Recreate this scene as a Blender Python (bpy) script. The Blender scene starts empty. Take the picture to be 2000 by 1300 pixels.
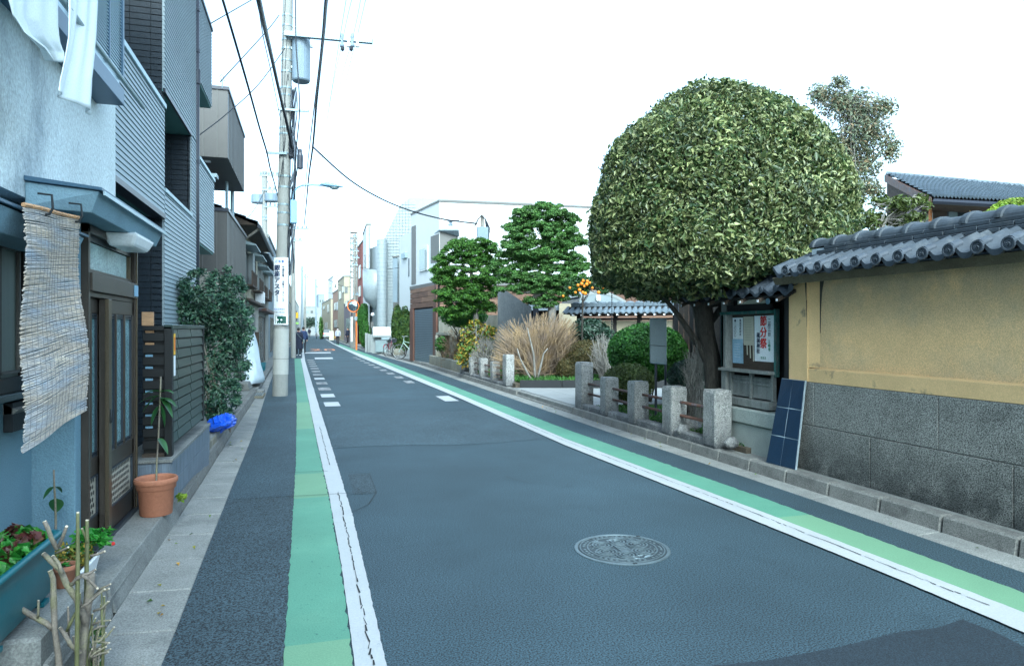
import bpy, bmesh, math, random
import numpy as np
from mathutils import Vector, Matrix
random.seed(7); RNG=np.random.default_rng(7)
S=bpy.context.scene; COL=S.collection
# ---------------- camera, sky, sun, exposure ----------------
F=1340.; H=642.; VX=605.; HC=1.6                 # focal length in photo pixels, horizon row, vanishing column, eye height
YAW=math.atan((1000-VX)/F); CC,SS=math.cos(YAW),math.sin(YAW)
cam=bpy.data.cameras.new('camera'); co=bpy.data.objects.new('camera',cam); COL.objects.link(co)
co.location=(0,0,HC); co.rotation_euler=(math.pi/2,0,-YAW)
cam.sensor_width=36; cam.lens=F/2000*36; cam.shift_y=-8/2000; cam.clip_start=.05; cam.clip_end=2000
S.camera=co
SUN_EL,SUN_AZ=42,188           # azimuth clockwise from +Y (veiled sun behind the camera, slightly left)
w=bpy.data.worlds.new("World"); S.world=w; w.use_nodes=True
nt=w.node_tree; nt.nodes.clear()
sk=nt.nodes.new('ShaderNodeTexSky'); sk.sky_type='NISHITA'; sk.sun_disc=False
sk.sun_elevation=math.radians(SUN_EL); sk.sun_rotation=math.radians(SUN_AZ)
sk.air_density=1.0; sk.dust_density=3.0; sk.ozone_density=1.0; sk.altitude=0
hs=nt.nodes.new('ShaderNodeHueSaturation'); hs.inputs['Saturation'].default_value=.52
bg=nt.nodes.new('ShaderNodeBackground'); bg.inputs['Strength'].default_value=.15
wo=nt.nodes.new('ShaderNodeOutputWorld')
nt.links.new(sk.outputs[0],hs.inputs['Color']); nt.links.new(hs.outputs[0],bg.inputs[0]); nt.links.new(bg.outputs[0],wo.inputs[0])
sl=bpy.data.lights.new('sun','SUN'); sl.energy=.85; sl.angle=math.radians(18); sl.color=(1,.95,.88)
so=bpy.data.objects.new('sun',sl); COL.objects.link(so)
a=math.radians(SUN_AZ); e=math.radians(SUN_EL)
sd=Vector((math.sin(a)*math.cos(e),math.cos(a)*math.cos(e),math.sin(e)))
so.rotation_euler=sd.to_track_quat('Z','Y').to_euler()
S.view_settings.view_transform='Standard'; S.view_settings.look='None'
S.view_settings.exposure=1.97; S.view_settings.gamma=1; S.view_settings.use_curve_mapping=False
S.view_settings.use_white_balance=True; S.view_settings.white_balance_temperature=5380; S.view_settings.white_balance_tint=-7
S.render.engine='CYCLES'; S.cycles.max_bounces=6; S.cycles.transparent_max_bounces=6

# ---------------- measuring: photo pixel -> place in the street ----------------
def ray(px,py):
    a=(px-1000)/F
    return Vector((a*CC+SS,-a*SS+CC,-(py-H)/F))
O=Vector((0,0,HC))
def ground(px,py,z=0.): d=ray(px,py); return O+d*((z-HC)/d.z)
def at_x(px,py,X): d=ray(px,py); return O+d*(X/d.x)
def at_y(px,py,Y): d=ray(px,py); return O+d*(Y/d.y)
def at_d(px,py,D): return O+ray(px,py)*D
def curve(*pts):
    ys=[p[1] for p in pts]; xs=[p[0] for p in pts]
    return lambda y: float(np.interp(y,ys,xs))

# ---------------- materials ----------------
def nd(t,ty,**k):
    n=t.nodes.new(ty)
    for a_,v in k.items(): setattr(n,a_,v)
    return n
def mat(name,col,rough=.8,var=.18,sc=1.5,det=.12,dsc=60,bump=.25,metal=0,spec=.4,col2=None,c2sc=2.,c2lo=.5,c2hi=.7,st=(1,1,1),bd=.01,emit=0,alpha=1,trans=0,c3=None,c3sc=6,c3lo=.6,c3hi=.7,zfade=None,obj=False,dk=.25):
    m=bpy.data.materials.new(name); m.use_nodes=True; t=m.node_tree; t.nodes.clear(); L=t.links.new
    out=nd(t,'ShaderNodeOutputMaterial'); p=nd(t,'ShaderNodeBsdfPrincipled'); L(p.outputs[0],out.inputs[0])
    p.inputs['Roughness'].default_value=rough; p.inputs['Metallic'].default_value=metal; p.inputs['Specular IOR Level'].default_value=spec
    if obj:
        g=nd(t,'ShaderNodeTexCoord'); src=g.outputs['Object']
    else:
        g=nd(t,'ShaderNodeNewGeometry'); src=g.outputs['Position']
    mp=nd(t,'ShaderNodeMapping'); mp.inputs['Scale'].default_value=st; L(src,mp.inputs[0])
    def noise(s,d=4):
        n=nd(t,'ShaderNodeTexNoise'); n.inputs['Scale'].default_value=s; n.inputs['Detail'].default_value=d; n.inputs['Roughness'].default_value=.65; L(mp.outputs[0],n.inputs['Vector']); return n.outputs['Fac']
    def rng(x,lo,hi,a_,b_):
        r=nd(t,'ShaderNodeMapRange'); L(x,r.inputs[0])
        for i,v in zip((1,2,3,4),(lo,hi,a_,b_)): r.inputs[i].default_value=v
        return r.outputs[0]
    def mix(f,a_,b_):
        x=nd(t,'ShaderNodeMix',data_type='RGBA'); L(f,x.inputs[0])
        for i,v in ((6,a_),(7,b_)):
            if isinstance(v,tuple): x.inputs[i].default_value=(*v,1)
            else: L(v,x.inputs[i])
        return x.outputs[2]
    c=nd(t,'ShaderNodeRGB'); c.outputs[0].default_value=(*col,1); c=c.outputs[0]
    if col2: c=mix(rng(noise(c2sc,6),c2lo,c2hi,0,1),c,col2)
    if c3: c=mix(rng(noise(c3sc,5),c3lo,c3hi,0,1),c,c3)
    if zfade:   # colour by height, grime near the ground, ochre greyer at the top: (colour, z0, z1, strength)
        sp=nd(t,'ShaderNodeSeparateXYZ'); L(g.outputs['Position' if not obj else 'Object'],sp.inputs[0])
        f1=rng(sp.outputs[2],zfade[1],zfade[2],1,0); f2=rng(noise(5,6),.22,.52,0,1)
        mm=nd(t,'ShaderNodeMath',operation='MULTIPLY'); L(f1,mm.inputs[0]); L(f2,mm.inputs[1])
        mm2=nd(t,'ShaderNodeMath',operation='MULTIPLY'); L(mm.outputs[0],mm2.inputs[0]); mm2.inputs[1].default_value=zfade[3]
        c=mix(mm2.outputs[0],c,zfade[0])
    fine=noise(dsc,3)
    v1=rng(noise(sc,3),.25,.75,1-var,1+var); v2=rng(fine,dk,1-dk,1-det,1+det)
    mu=nd(t,'ShaderNodeMath',operation='MULTIPLY'); L(v1,mu.inputs[0]); L(v2,mu.inputs[1])
    h=nd(t,'ShaderNodeHueSaturation'); L(c,h.inputs['Color']); L(mu.outputs[0],h.inputs['Value'])
    L(h.outputs[0],p.inputs['Base Color'])
    if bump:
        b=nd(t,'ShaderNodeBump'); b.inputs['Strength'].default_value=bump; b.inputs['Distance'].default_value=bd
        L(fine,b.inputs['Height']); L(b.outputs[0],p.inputs['Normal'])
    if emit:
        p.inputs['Emission Color'].default_value=(*col,1); p.inputs['Emission Strength'].default_value=emit
    if trans: p.inputs['Transmission Weight'].default_value=trans
    return m
def leafmat(name,cols,rough=.45,tr=.25,spec=.4):
    m=bpy.data.materials.new(name); m.use_nodes=True; t=m.node_tree; t.nodes.clear(); L=t.links.new
    out=nd(t,'ShaderNodeOutputMaterial'); g=nd(t,'ShaderNodeNewGeometry'); r=nd(t,'ShaderNodeValToRGB')
    L(g.outputs['Random Per Island'],r.inputs[0]); el=r.color_ramp.elements
    while len(el)<len(cols): el.new(.5)
    for i,c in enumerate(cols): el[i].position=i/(len(cols)-1); el[i].color=(*c,1)
    p=nd(t,'ShaderNodeBsdfPrincipled'); p.inputs['Roughness'].default_value=rough; p.inputs['Specular IOR Level'].default_value=spec
    ns=nd(t,'ShaderNodeTexNoise'); ns.inputs['Scale'].default_value=3.2; ns.inputs['Detail'].default_value=5; L(g.outputs['Position'],ns.inputs['Vector'])
    mr_=nd(t,'ShaderNodeMapRange'); L(ns.outputs['Fac'],mr_.inputs[0])
    for i_,v_ in zip((1,2,3,4),(.32,.68,.62,1.4)): mr_.inputs[i_].default_value=v_
    hv=nd(t,'ShaderNodeHueSaturation'); L(r.outputs[0],hv.inputs['Color']); L(mr_.outputs[0],hv.inputs['Value']); r=hv
    L(r.outputs[0],p.inputs['Base Color'])
    tl=nd(t,'ShaderNodeBsdfTranslucent'); L(r.outputs[0],tl.inputs[0])
    mx=nd(t,'ShaderNodeMixShader'); mx.inputs[0].default_value=tr; L(p.outputs[0],mx.inputs[1]); L(tl.outputs[0],mx.inputs[2]); L(mx.outputs[0],out.inputs[0])
    return m
M={}
def mm(k,*a,**b): M[k]=mat(k,*a,**b)
mm('asphalt',(.028,.048,.063),rough=.8,var=.25,sc=.5,det=.8,dk=.41,dsc=105,bump=.15,bd=.001,col2=(.035,.058,.076),c2sc=.35,c2lo=.42,c2hi=.65,c3=(.02,.036,.048),c3sc=1.1,c3lo=.6,c3hi=.75)
mm('asphalt_b',(.036,.057,.073),rough=.82,var=.22,sc=.6,det=.75,dk=.41,dsc=105,bump=.15,bd=.001)
mm('asphalt_dark',(.015,.024,.034),rough=.8,var=.2,sc=1,det=.5,dk=.4,dsc=150,bump=.4,bd=.004)
mm('asphalt_side',(.034,.051,.064),rough=.9,var=.2,sc=.8,det=.9,dk=.41,dsc=105,bump=.2,bd=.001)
mm('earth',(.09,.075,.055),var=.3,sc=4,det=.4,dsc=50,bump=.6,bd=.02)
mm('ground',(.12,.12,.115),var=.2)
mm('paving',(.24,.25,.25),var=.1,sc=2,det=.15,dsc=90,bump=.15)
mm('green_paint',(.1,.235,.165),rough=.7,var=.1,sc=1.5,det=.28,dsc=110,bump=.4,bd=.004,c3=(.035,.12,.095),c3sc=38,c3lo=.63,c3hi=.7,col2=(.12,.26,.18),c2sc=1.2)
mm('green_light',(.145,.265,.165),rough=.7,var=.08,sc=1.5,det=.2,dsc=110,bump=.3,bd=.004)
mm('white_paint',(.36,.375,.39),rough=.6,var=.06,sc=2,det=.12,dsc=110,bump=.3,bd=.003,c3=(.26,.28,.3),c3sc=30,c3lo=.66,c3hi=.72)
mm('worn_paint',(.24,.25,.26),rough=.8,var=.3,sc=8,det=.4,dsc=60,bump=.2,bd=.003,c3=(.08,.09,.1),c3sc=7,c3lo=.5,c3hi=.6)
mm('orange_paint',(.6,.24,.09),rough=.7,var=.15,c3=(.1,.09,.09),c3sc=6,c3lo=.5,c3hi=.6)
mm('crack',(.02,.022,.025),rough=.95,var=.1,bump=0)
mm('concrete',(.19,.195,.185),var=.25,sc=2.5,dk=.38,det=.25,dsc=90,bump=.35,bd=.004,col2=(.14,.145,.14),c2sc=3)
mm('kerb',(.16,.16,.15),var=.22,sc=4,dk=.38,det=.35,dsc=110,bump=.5,bd=.004,col2=(.1,.1,.095),c2sc=5)
mm('gutter',(.22,.225,.215),var=.16,sc=3,dk=.38,det=.3,dsc=110,bump=.4,bd=.003,col2=(.16,.165,.16),c2sc=2.5)
mm('iron',(.15,.19,.21),rough=.4,metal=.6,var=.2,sc=10,det=.15,dsc=90,bump=.2)
mm('iron_lid',(.05,.065,.075),rough=.5,metal=.4,var=.2,sc=10,bump=.2)
mm('iron_dark',(.022,.027,.032),rough=.6,metal=.3,var=.2)
mm('stucco',(.16,.255,.32),var=.12,sc=1.2,det=.2,dsc=110,bump=.9,bd=.006,zfade=((.1,.16,.2),0,.5,.4))
mm('stucco_up',(.66,.73,.74),var=.14,sc=1.5,dk=.35,det=.18,dsc=60,bump=1,bd=.01,col2=(.26,.32,.37),c2sc=1.6,c2lo=.5,c2hi=.68,st=(1,1,.6))
mm('canopy',(.2,.3,.37),var=.12,sc=3,det=.15,dsc=90,bump=.7,bd=.005)
mm('trim_blue',(.05,.1,.16),rough=.4,var=.1,bump=.05)
mm('bronze',(.06,.051,.042),rough=.38,metal=.35,var=.12,sc=3,det=.08,bump=.05)
mm('bronze_light',(.11,.09,.06),rough=.35,metal=.5,var=.1,bump=.03)
mm('bronze_blue',(.05,.06,.075),rough=.35,metal=.4,var=.1,bump=.03)
mm('frost',(.34,.46,.46),rough=.22,spec=.8,var=.2,sc=9,det=.3,dsc=60,bump=.9,bd=.01)
mm('frost_slat',(.17,.28,.3),rough=.2,spec=.8,var=.25,sc=12,det=.4,dsc=70,bump=1,bd=.012)
mm('glass',(.045,.06,.065),rough=.06,spec=.9,var=.2,sc=1,bump=.02)
mm('glass_pale',(.2,.25,.26),rough=.15,spec=.8,var=.2,sc=1,bump=.02)
mm('curtain',(.2,.24,.22),rough=.3,spec=.6,var=.15,sc=2,st=(1,12,.4),bump=.05)
mm('black_frame',(.012,.014,.017),rough=.35,var=.1,bump=.02)
mm('lattice',(.4,.37,.3),rough=.5,var=.08,bump=.1)
mm('bamboo',(.5,.43,.35),rough=.75,var=.2,sc=3,det=.35,dsc=25,st=(.6,.6,5),bump=.3,col2=(.36,.4,.46),c2sc=2.5,c2lo=.45,c2hi=.7,c3=(.62,.54,.42),c3sc=3)
mm('string',(.25,.25,.25),bump=0)
mm('tan_wood',(.45,.27,.14),rough=.6,var=.2,sc=4,det=.2,dsc=20,st=(1,1,6),bump=.2)
mm('cloth',(.72,.78,.8),rough=.9,var=.06,sc=2,det=.1,dsc=150,bump=.3,bd=.002)
mm('cladding',(.28,.335,.365),rough=.5,var=.06,sc=2,det=.08,dsc=40,bump=.1)
mm('cap_metal',(.35,.45,.5),rough=.35,metal=.3,var=.06,bump=.05)
mm('dark_tile',(.018,.026,.036),rough=.35,var=.2,sc=12,det=.25,dsc=50,bump=.2)
mm('dark_joint',(.012,.016,.02),rough=.9,var=.1)
mm('soffit',(.1,.2,.19),rough=.6,var=.05,bump=.03)
mm('pipe_dark',(.035,.04,.055),rough=.35,var=.1,bump=.03)
mm('fence_green',(.016,.036,.033),rough=.32,spec=.6,var=.08,sc=3,bump=.03)
mm('fence_black',(.007,.008,.009),rough=.5,var=.1,bump=.05)
mm('base_tile',(.14,.17,.21),rough=.6,var=.25,sc=9,det=.3,dsc=20,st=(8,8,.4),bump=.4,bd=.006)
mm('terracotta',(.33,.14,.08),rough=.75,var=.12,sc=5,det=.12,dsc=50,bump=.2,col2=(.38,.22,.15),c2sc=4,c2lo=.55,c2hi=.8)
mm('planter',(.02,.11,.135),rough=.4,var=.12,sc=3,det=.06,bump=.05)
mm('soil',(.04,.03,.022),var=.4,sc=20,det=.5,dsc=80,bump=1,bd=.02)
mm('bark_pale',(.2,.175,.145),rough=.85,var=.25,sc=14,det=.3,dsc=90,bump=.6,bd=.004,col2=(.2,.2,.1),c2sc=5)
mm('twig_green',(.13,.135,.06),rough=.6,var=.2,sc=14)
mm('wood_end',(.62,.55,.42),rough=.8)
mm('bark',(.04,.036,.03),rough=.9,var=.3,sc=8,det=.4,dsc=40,st=(1,1,.3),bump=1,bd=.02)
mm('bark_grey',(.2,.19,.17),rough=.9,var=.3,sc=8,det=.4,dsc=40,st=(1,1,.3),bump=1,bd=.02)
mm('straw',(.34,.24,.12),rough=.8,var=.35,sc=6,det=.2,col2=(.17,.13,.1),c2sc=3,c2lo=.35,c2hi=.6)
mm('white_plastic',(.78,.8,.82),rough=.35,var=.04,bump=0)
mm('blue_bag',(.025,.09,.6),rough=.35,var=.2,sc=9,det=.2,dsc=30,bump=.5,bd=.01)
mm('sheet',(.62,.7,.75),rough=.5,var=.1,sc=5,bump=.2)
mm('brown_metal',(.085,.083,.08),rough=.5,var=.08,sc=2,bump=.05)
mm('beige_wall',(.34,.32,.28),var=.12,sc=1.2,det=.1,dsc=60,bump=.3,zfade=((.15,.15,.14),0,1.2,.6))
mm('cream_wall',(.31,.28,.2),var=.1,sc=1.2,det=.1,bump=.2)
mm('old_wood',(.06,.045,.034),rough=.8,var=.25,sc=3,det=.3,dsc=30,st=(1,1,5),bump=.4)
mm('grey_wood',(.2,.21,.2),rough=.85,var=.3,sc=3,det=.35,dsc=40,st=(4,4,1),bump=.5)
mm('green_wood',(.03,.1,.09),rough=.7,var=.3,sc=5,det=.3,dsc=40,st=(4,4,1),bump=.4,col2=(.12,.13,.12),c2sc=4)
mm('black_wood',(.018,.017,.017),rough=.8,var=.3,sc=3)
mm('pole_concrete',(.25,.255,.24),rough=.85,var=.12,sc=3,det=.12,dsc=60,bump=.2,col2=(.22,.23,.22),c2sc=3,st=(1,1,.35))
mm('pole_sleeve',(.36,.37,.35),rough=.7,var=.1,sc=2,bump=.1)
mm('galv',(.28,.35,.38),rough=.45,metal=.5,var=.1,bump=.05)
mm('lamp_blue',(.25,.42,.58),rough=.4,var=.05,bump=0)
mm('transformer',(.17,.22,.27),rough=.45,var=.06,bump=.02)
mm('cable',(.012,.016,.024),rough=.5,var=.1,bump=0)
mm('cable_thin',(.12,.14,.17),rough=.5,var=.1,bump=0)
mm('sign_white',(.75,.79,.82),rough=.3,var=.03,bump=0)
mm('ink',(.02,.03,.07),rough=.4,var=0,bump=0)
mm('ink_blue',(.04,.1,.4),rough=.4,var=0,bump=0)
mm('ink_red',(.6,.03,.025),rough=.6,var=.1,bump=0)
mm('ink_green',(.02,.2,.1),rough=.6,var=0,bump=0)
mm('sign_green',(.01,.07,.05),rough=.3,var=0,bump=0)
mm('paper',(.82,.85,.88),rough=.8,var=.05,sc=6,bump=.05)
mm('paper_blue',(.33,.48,.62),rough=.8,var=.15,sc=12,bump=.05)
mm('paper_cream',(.55,.52,.42),rough=.8,var=.06,bump=.05)
mm('granite',(.2,.2,.185),rough=.8,var=.12,sc=2,det=.9,dsc=110,bump=.5,bd=.003,dk=.36,col2=(.13,.13,.12),c2sc=2.5,zfade=((.03,.034,.034),.1,.65,.95))
mm('granite_post',(.29,.29,.28),rough=.85,var=.2,sc=7,dk=.38,det=.45,dsc=90,bump=1,bd=.012,c3=(.18,.185,.185),c3sc=25,c3lo=.52,c3hi=.62,zfade=((.035,.04,.05),.1,.5,.9))
mm('granite_step',(.3,.33,.31),rough=.85,var=.15,sc=3,det=.5,dsc=150,bump=.4,bd=.003)
mm('ochre',(.74,.51,.25),rough=.9,var=.15,sc=1.3,dk=.36,det=.22,dsc=110,bump=.6,bd=.004,zfade=((.3,.27,.2),2.2,1.5,.7),col2=(.5,.4,.24),c2sc=1.1,c2lo=.42,c2hi=.7)  # panel turns greyer towards the top, broken up by noise
mm('ochre_trim',(.64,.45,.22),rough=.9,var=.12,sc=2,det=.2,dsc=120,bump=.5,bd=.004,c3=(.16,.14,.1),c3sc=3,c3lo=.6,c3hi=.7)
mm('stain',(.06,.055,.045),rough=.9,var=.3,sc=9)
mm('ochre_beam',(.13,.11,.07),rough=.9,var=.3,sc=3,det=.3,dsc=80,bump=.5,bd=.004)
mm('roof_tile',(.04,.05,.063),rough=.5,spec=.4,var=.28,sc=5,det=.2,dsc=60,bump=.3,bd=.004,col2=(.1,.11,.118),c2sc=4,c2lo=.55,c2hi=.75)
mm('roof_tile_dark',(.045,.055,.07),rough=.45,spec=.5,var=.3,sc=6,det=.25,dsc=60,bump=.4,bd=.004)
mm('roof_tile_far',(.12,.15,.18),rough=.45,spec=.6,var=.25,sc=4,det=.2,bump=.2)
mm('blue_tile',(.012,.028,.06),rough=.3,spec=.6,var=.15,sc=6,det=.2,dsc=50,bump=.3,bd=.004)
mm('grout',(.3,.36,.4),rough=.9)
mm('rust',(.11,.06,.045),rough=.55,metal=.3,var=.3,sc=10,det=.3,dsc=60,bump=.3,col2=(.1,.11,.14),c2sc=6)
mm('metal_sign',(.2,.24,.26),rough=.4,metal=.3,var=.08,sc=2,bump=.02)
mm('black_stone',(.014,.016,.018),rough=.65,var=.1,bump=.02)
mm('wood_clad_b',(.17,.1,.065),rough=.65,var=.3,sc=1.3,det=.3,dsc=14,st=(1,1,7),bump=.2,bd=.004)
mm('wood_clad',(.11,.062,.042),rough=.65,var=.4,sc=1.3,det=.3,dsc=14,st=(1,1,7),bump=.2,bd=.004)
mm('wood_trim',(.1,.05,.035),rough=.5,var=.15)
mm('shutter',(.16,.2,.23),rough=.4,metal=.3,var=.06,bump=.02)
mm('white_wall',(.5,.52,.52),rough=.6,var=.03,sc=1,bump=.03)
mm('white_tile',(.24,.275,.29),rough=.3,spec=.6,var=.05,sc=2,det=.1,dsc=8,bump=.05)
mm('grey_panel',(.12,.12,.115),rough=.6,var=.08,bump=.05)
mm('slab_grey',(.13,.145,.155),rough=.85,var=.25,sc=1.5,det=.25,dsc=30,st=(2,2,.5),bump=.3,col2=(.07,.08,.085),c2sc=2)
mm('old_conc',(.28,.27,.22),rough=.9,var=.22,sc=2,det=.25,dsc=50,bump=.4,st=(2,2,.6),zfade=((.12,.11,.08),0,.8,.8))
mm('red_brown',(.25,.08,.065),rough=.8,var=.12,bump=.1)
mm('lavender',(.18,.16,.185),rough=.8,var=.08,bump=.1)
mm('peach',(.28,.18,.13),rough=.8,var=.1,bump=.1)
mm('pale_blue',(.22,.27,.31),rough=.7,var=.1,bump=.1)
mm('pale_grey',(.23,.25,.25),rough=.7,var=.1,bump=.1)
mm('yellow',(.75,.45,.02),rough=.5,var=.1,bump=0)
mm('lime',(.35,.65,.15),rough=.5,var=.1,bump=0)
mm('orange',(.8,.2,.04),rough=.4,var=.05,bump=0)
mm('fruit',(.6,.2,.01),rough=.5,var=.15,sc=6,bump=.1)
mm('mirror',(.3,.36,.4),rough=.08,metal=.9,var=.05,bump=0)
mm('skin',(.5,.3,.22),rough=.6,var=.05,bump=0)
mm('hair',(.015,.012,.01),rough=.5,var=.1,bump=0)
mm('navy',(.012,.016,.035),rough=.85,var=.15,sc=5,bump=.1)
mm('navy_light',(.02,.035,.09),rough=.85,var=.15,sc=5,bump=.1)
mm('jacket_grey',(.33,.35,.4),rough=.85,var=.15,sc=5,bump=.1)
mm('salmon',(.5,.18,.13),rough=.85,var=.1,bump=.1)
mm('trouser',(.015,.016,.022),rough=.85,var=.1,bump=.1)
mm('bag_grey',(.12,.15,.16),rough=.7,var=.1,bump=.1)
mm('mustard',(.45,.3,.03),rough=.7,var=.1,bump=.1)
mm('car_silver',(.45,.48,.5),rough=.25,metal=.5,var=.03,bump=0)
mm('red_light',(.5,.02,.02),rough=.3,var=0,bump=0)
mm('rubber',(.02,.02,.02),rough=.8,var=.1,bump=.05)
mm('bike_silver',(.5,.52,.52),rough=.3,metal=.6,var=.05,bump=0)
mm('bike_mint',(.3,.42,.36),rough=.35,var=.05,bump=0)
mm('bike_red',(.14,.025,.04),rough=.35,var=.05,bump=0)
M['leaf_topiary']=leafmat('leaf_topiary',[(.016,.04,.012),(.055,.09,.026),(.15,.18,.06),(.32,.34,.15)],rough=.42,spec=.5,tr=.2)
M['leaf_pine']=leafmat('leaf_pine',[(.03,.085,.02),(.075,.17,.035),(.14,.25,.06)],rough=.55)
M['leaf_pine_b']=leafmat('leaf_pine_b',[(.025,.075,.015),(.06,.15,.02),(.11,.22,.025)],rough=.55)
M['leaf_dark']=leafmat('leaf_dark',[(.012,.035,.02),(.03,.065,.04),(.07,.12,.08)],rough=.35,spec=.6)
M['leaf_nandina']=leafmat('leaf_nandina',[(.015,.045,.03),(.03,.08,.05),(.06,.13,.07),(.09,.16,.09)],rough=.4,spec=.5)
M['leaf_citrus']=leafmat('leaf_citrus',[(.015,.04,.01),(.03,.08,.02),(.06,.11,.03)])
M['leaf_low']=leafmat('leaf_low',[(.04,.065,.015),(.075,.105,.025),(.12,.15,.04)])
M['leaf_round']=leafmat('leaf_round',[(.03,.09,.015),(.06,.17,.025),(.1,.24,.04)],rough=.45)
M['leaf_olive']=leafmat('leaf_olive',[(.04,.04,.014),(.075,.07,.022),(.12,.085,.03)],rough=.6)
M['leaf_mix']=leafmat('leaf_mix',[(.05,.13,.03),(.12,.2,.03),(.32,.27,.04),(.42,.22,.03)],rough=.5)
M['leaf_loose']=leafmat('leaf_loose',[(.09,.12,.08),(.14,.18,.11),(.22,.23,.15),(.25,.18,.1)],rough=.5)  # pale tones, haze put into the leaf colour
M['leaf_yellow']=leafmat('leaf_yellow',[(.1,.18,.02),(.2,.29,.03),(.28,.34,.05)],rough=.5)
M['leaf_lettuce']=leafmat('leaf_lettuce',[(.035,.15,.02),(.06,.24,.03),(.12,.32,.05)],rough=.4,tr=.35)
M['leaf_red']=leafmat('leaf_red',[(.035,.012,.012),(.07,.02,.018),(.08,.05,.02)],rough=.4)
M['leaf_big']=leafmat('leaf_big',[(.03,.09,.03),(.05,.15,.04)],rough=.3,spec=.6)
M['grass']=leafmat('grass',[(.03,.09,.02),(.06,.16,.025),(.1,.2,.05)],rough=.6)
M['juniper']=leafmat('juniper',[(.015,.045,.012),(.04,.09,.015),(.09,.13,.02)],rough=.6)

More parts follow.
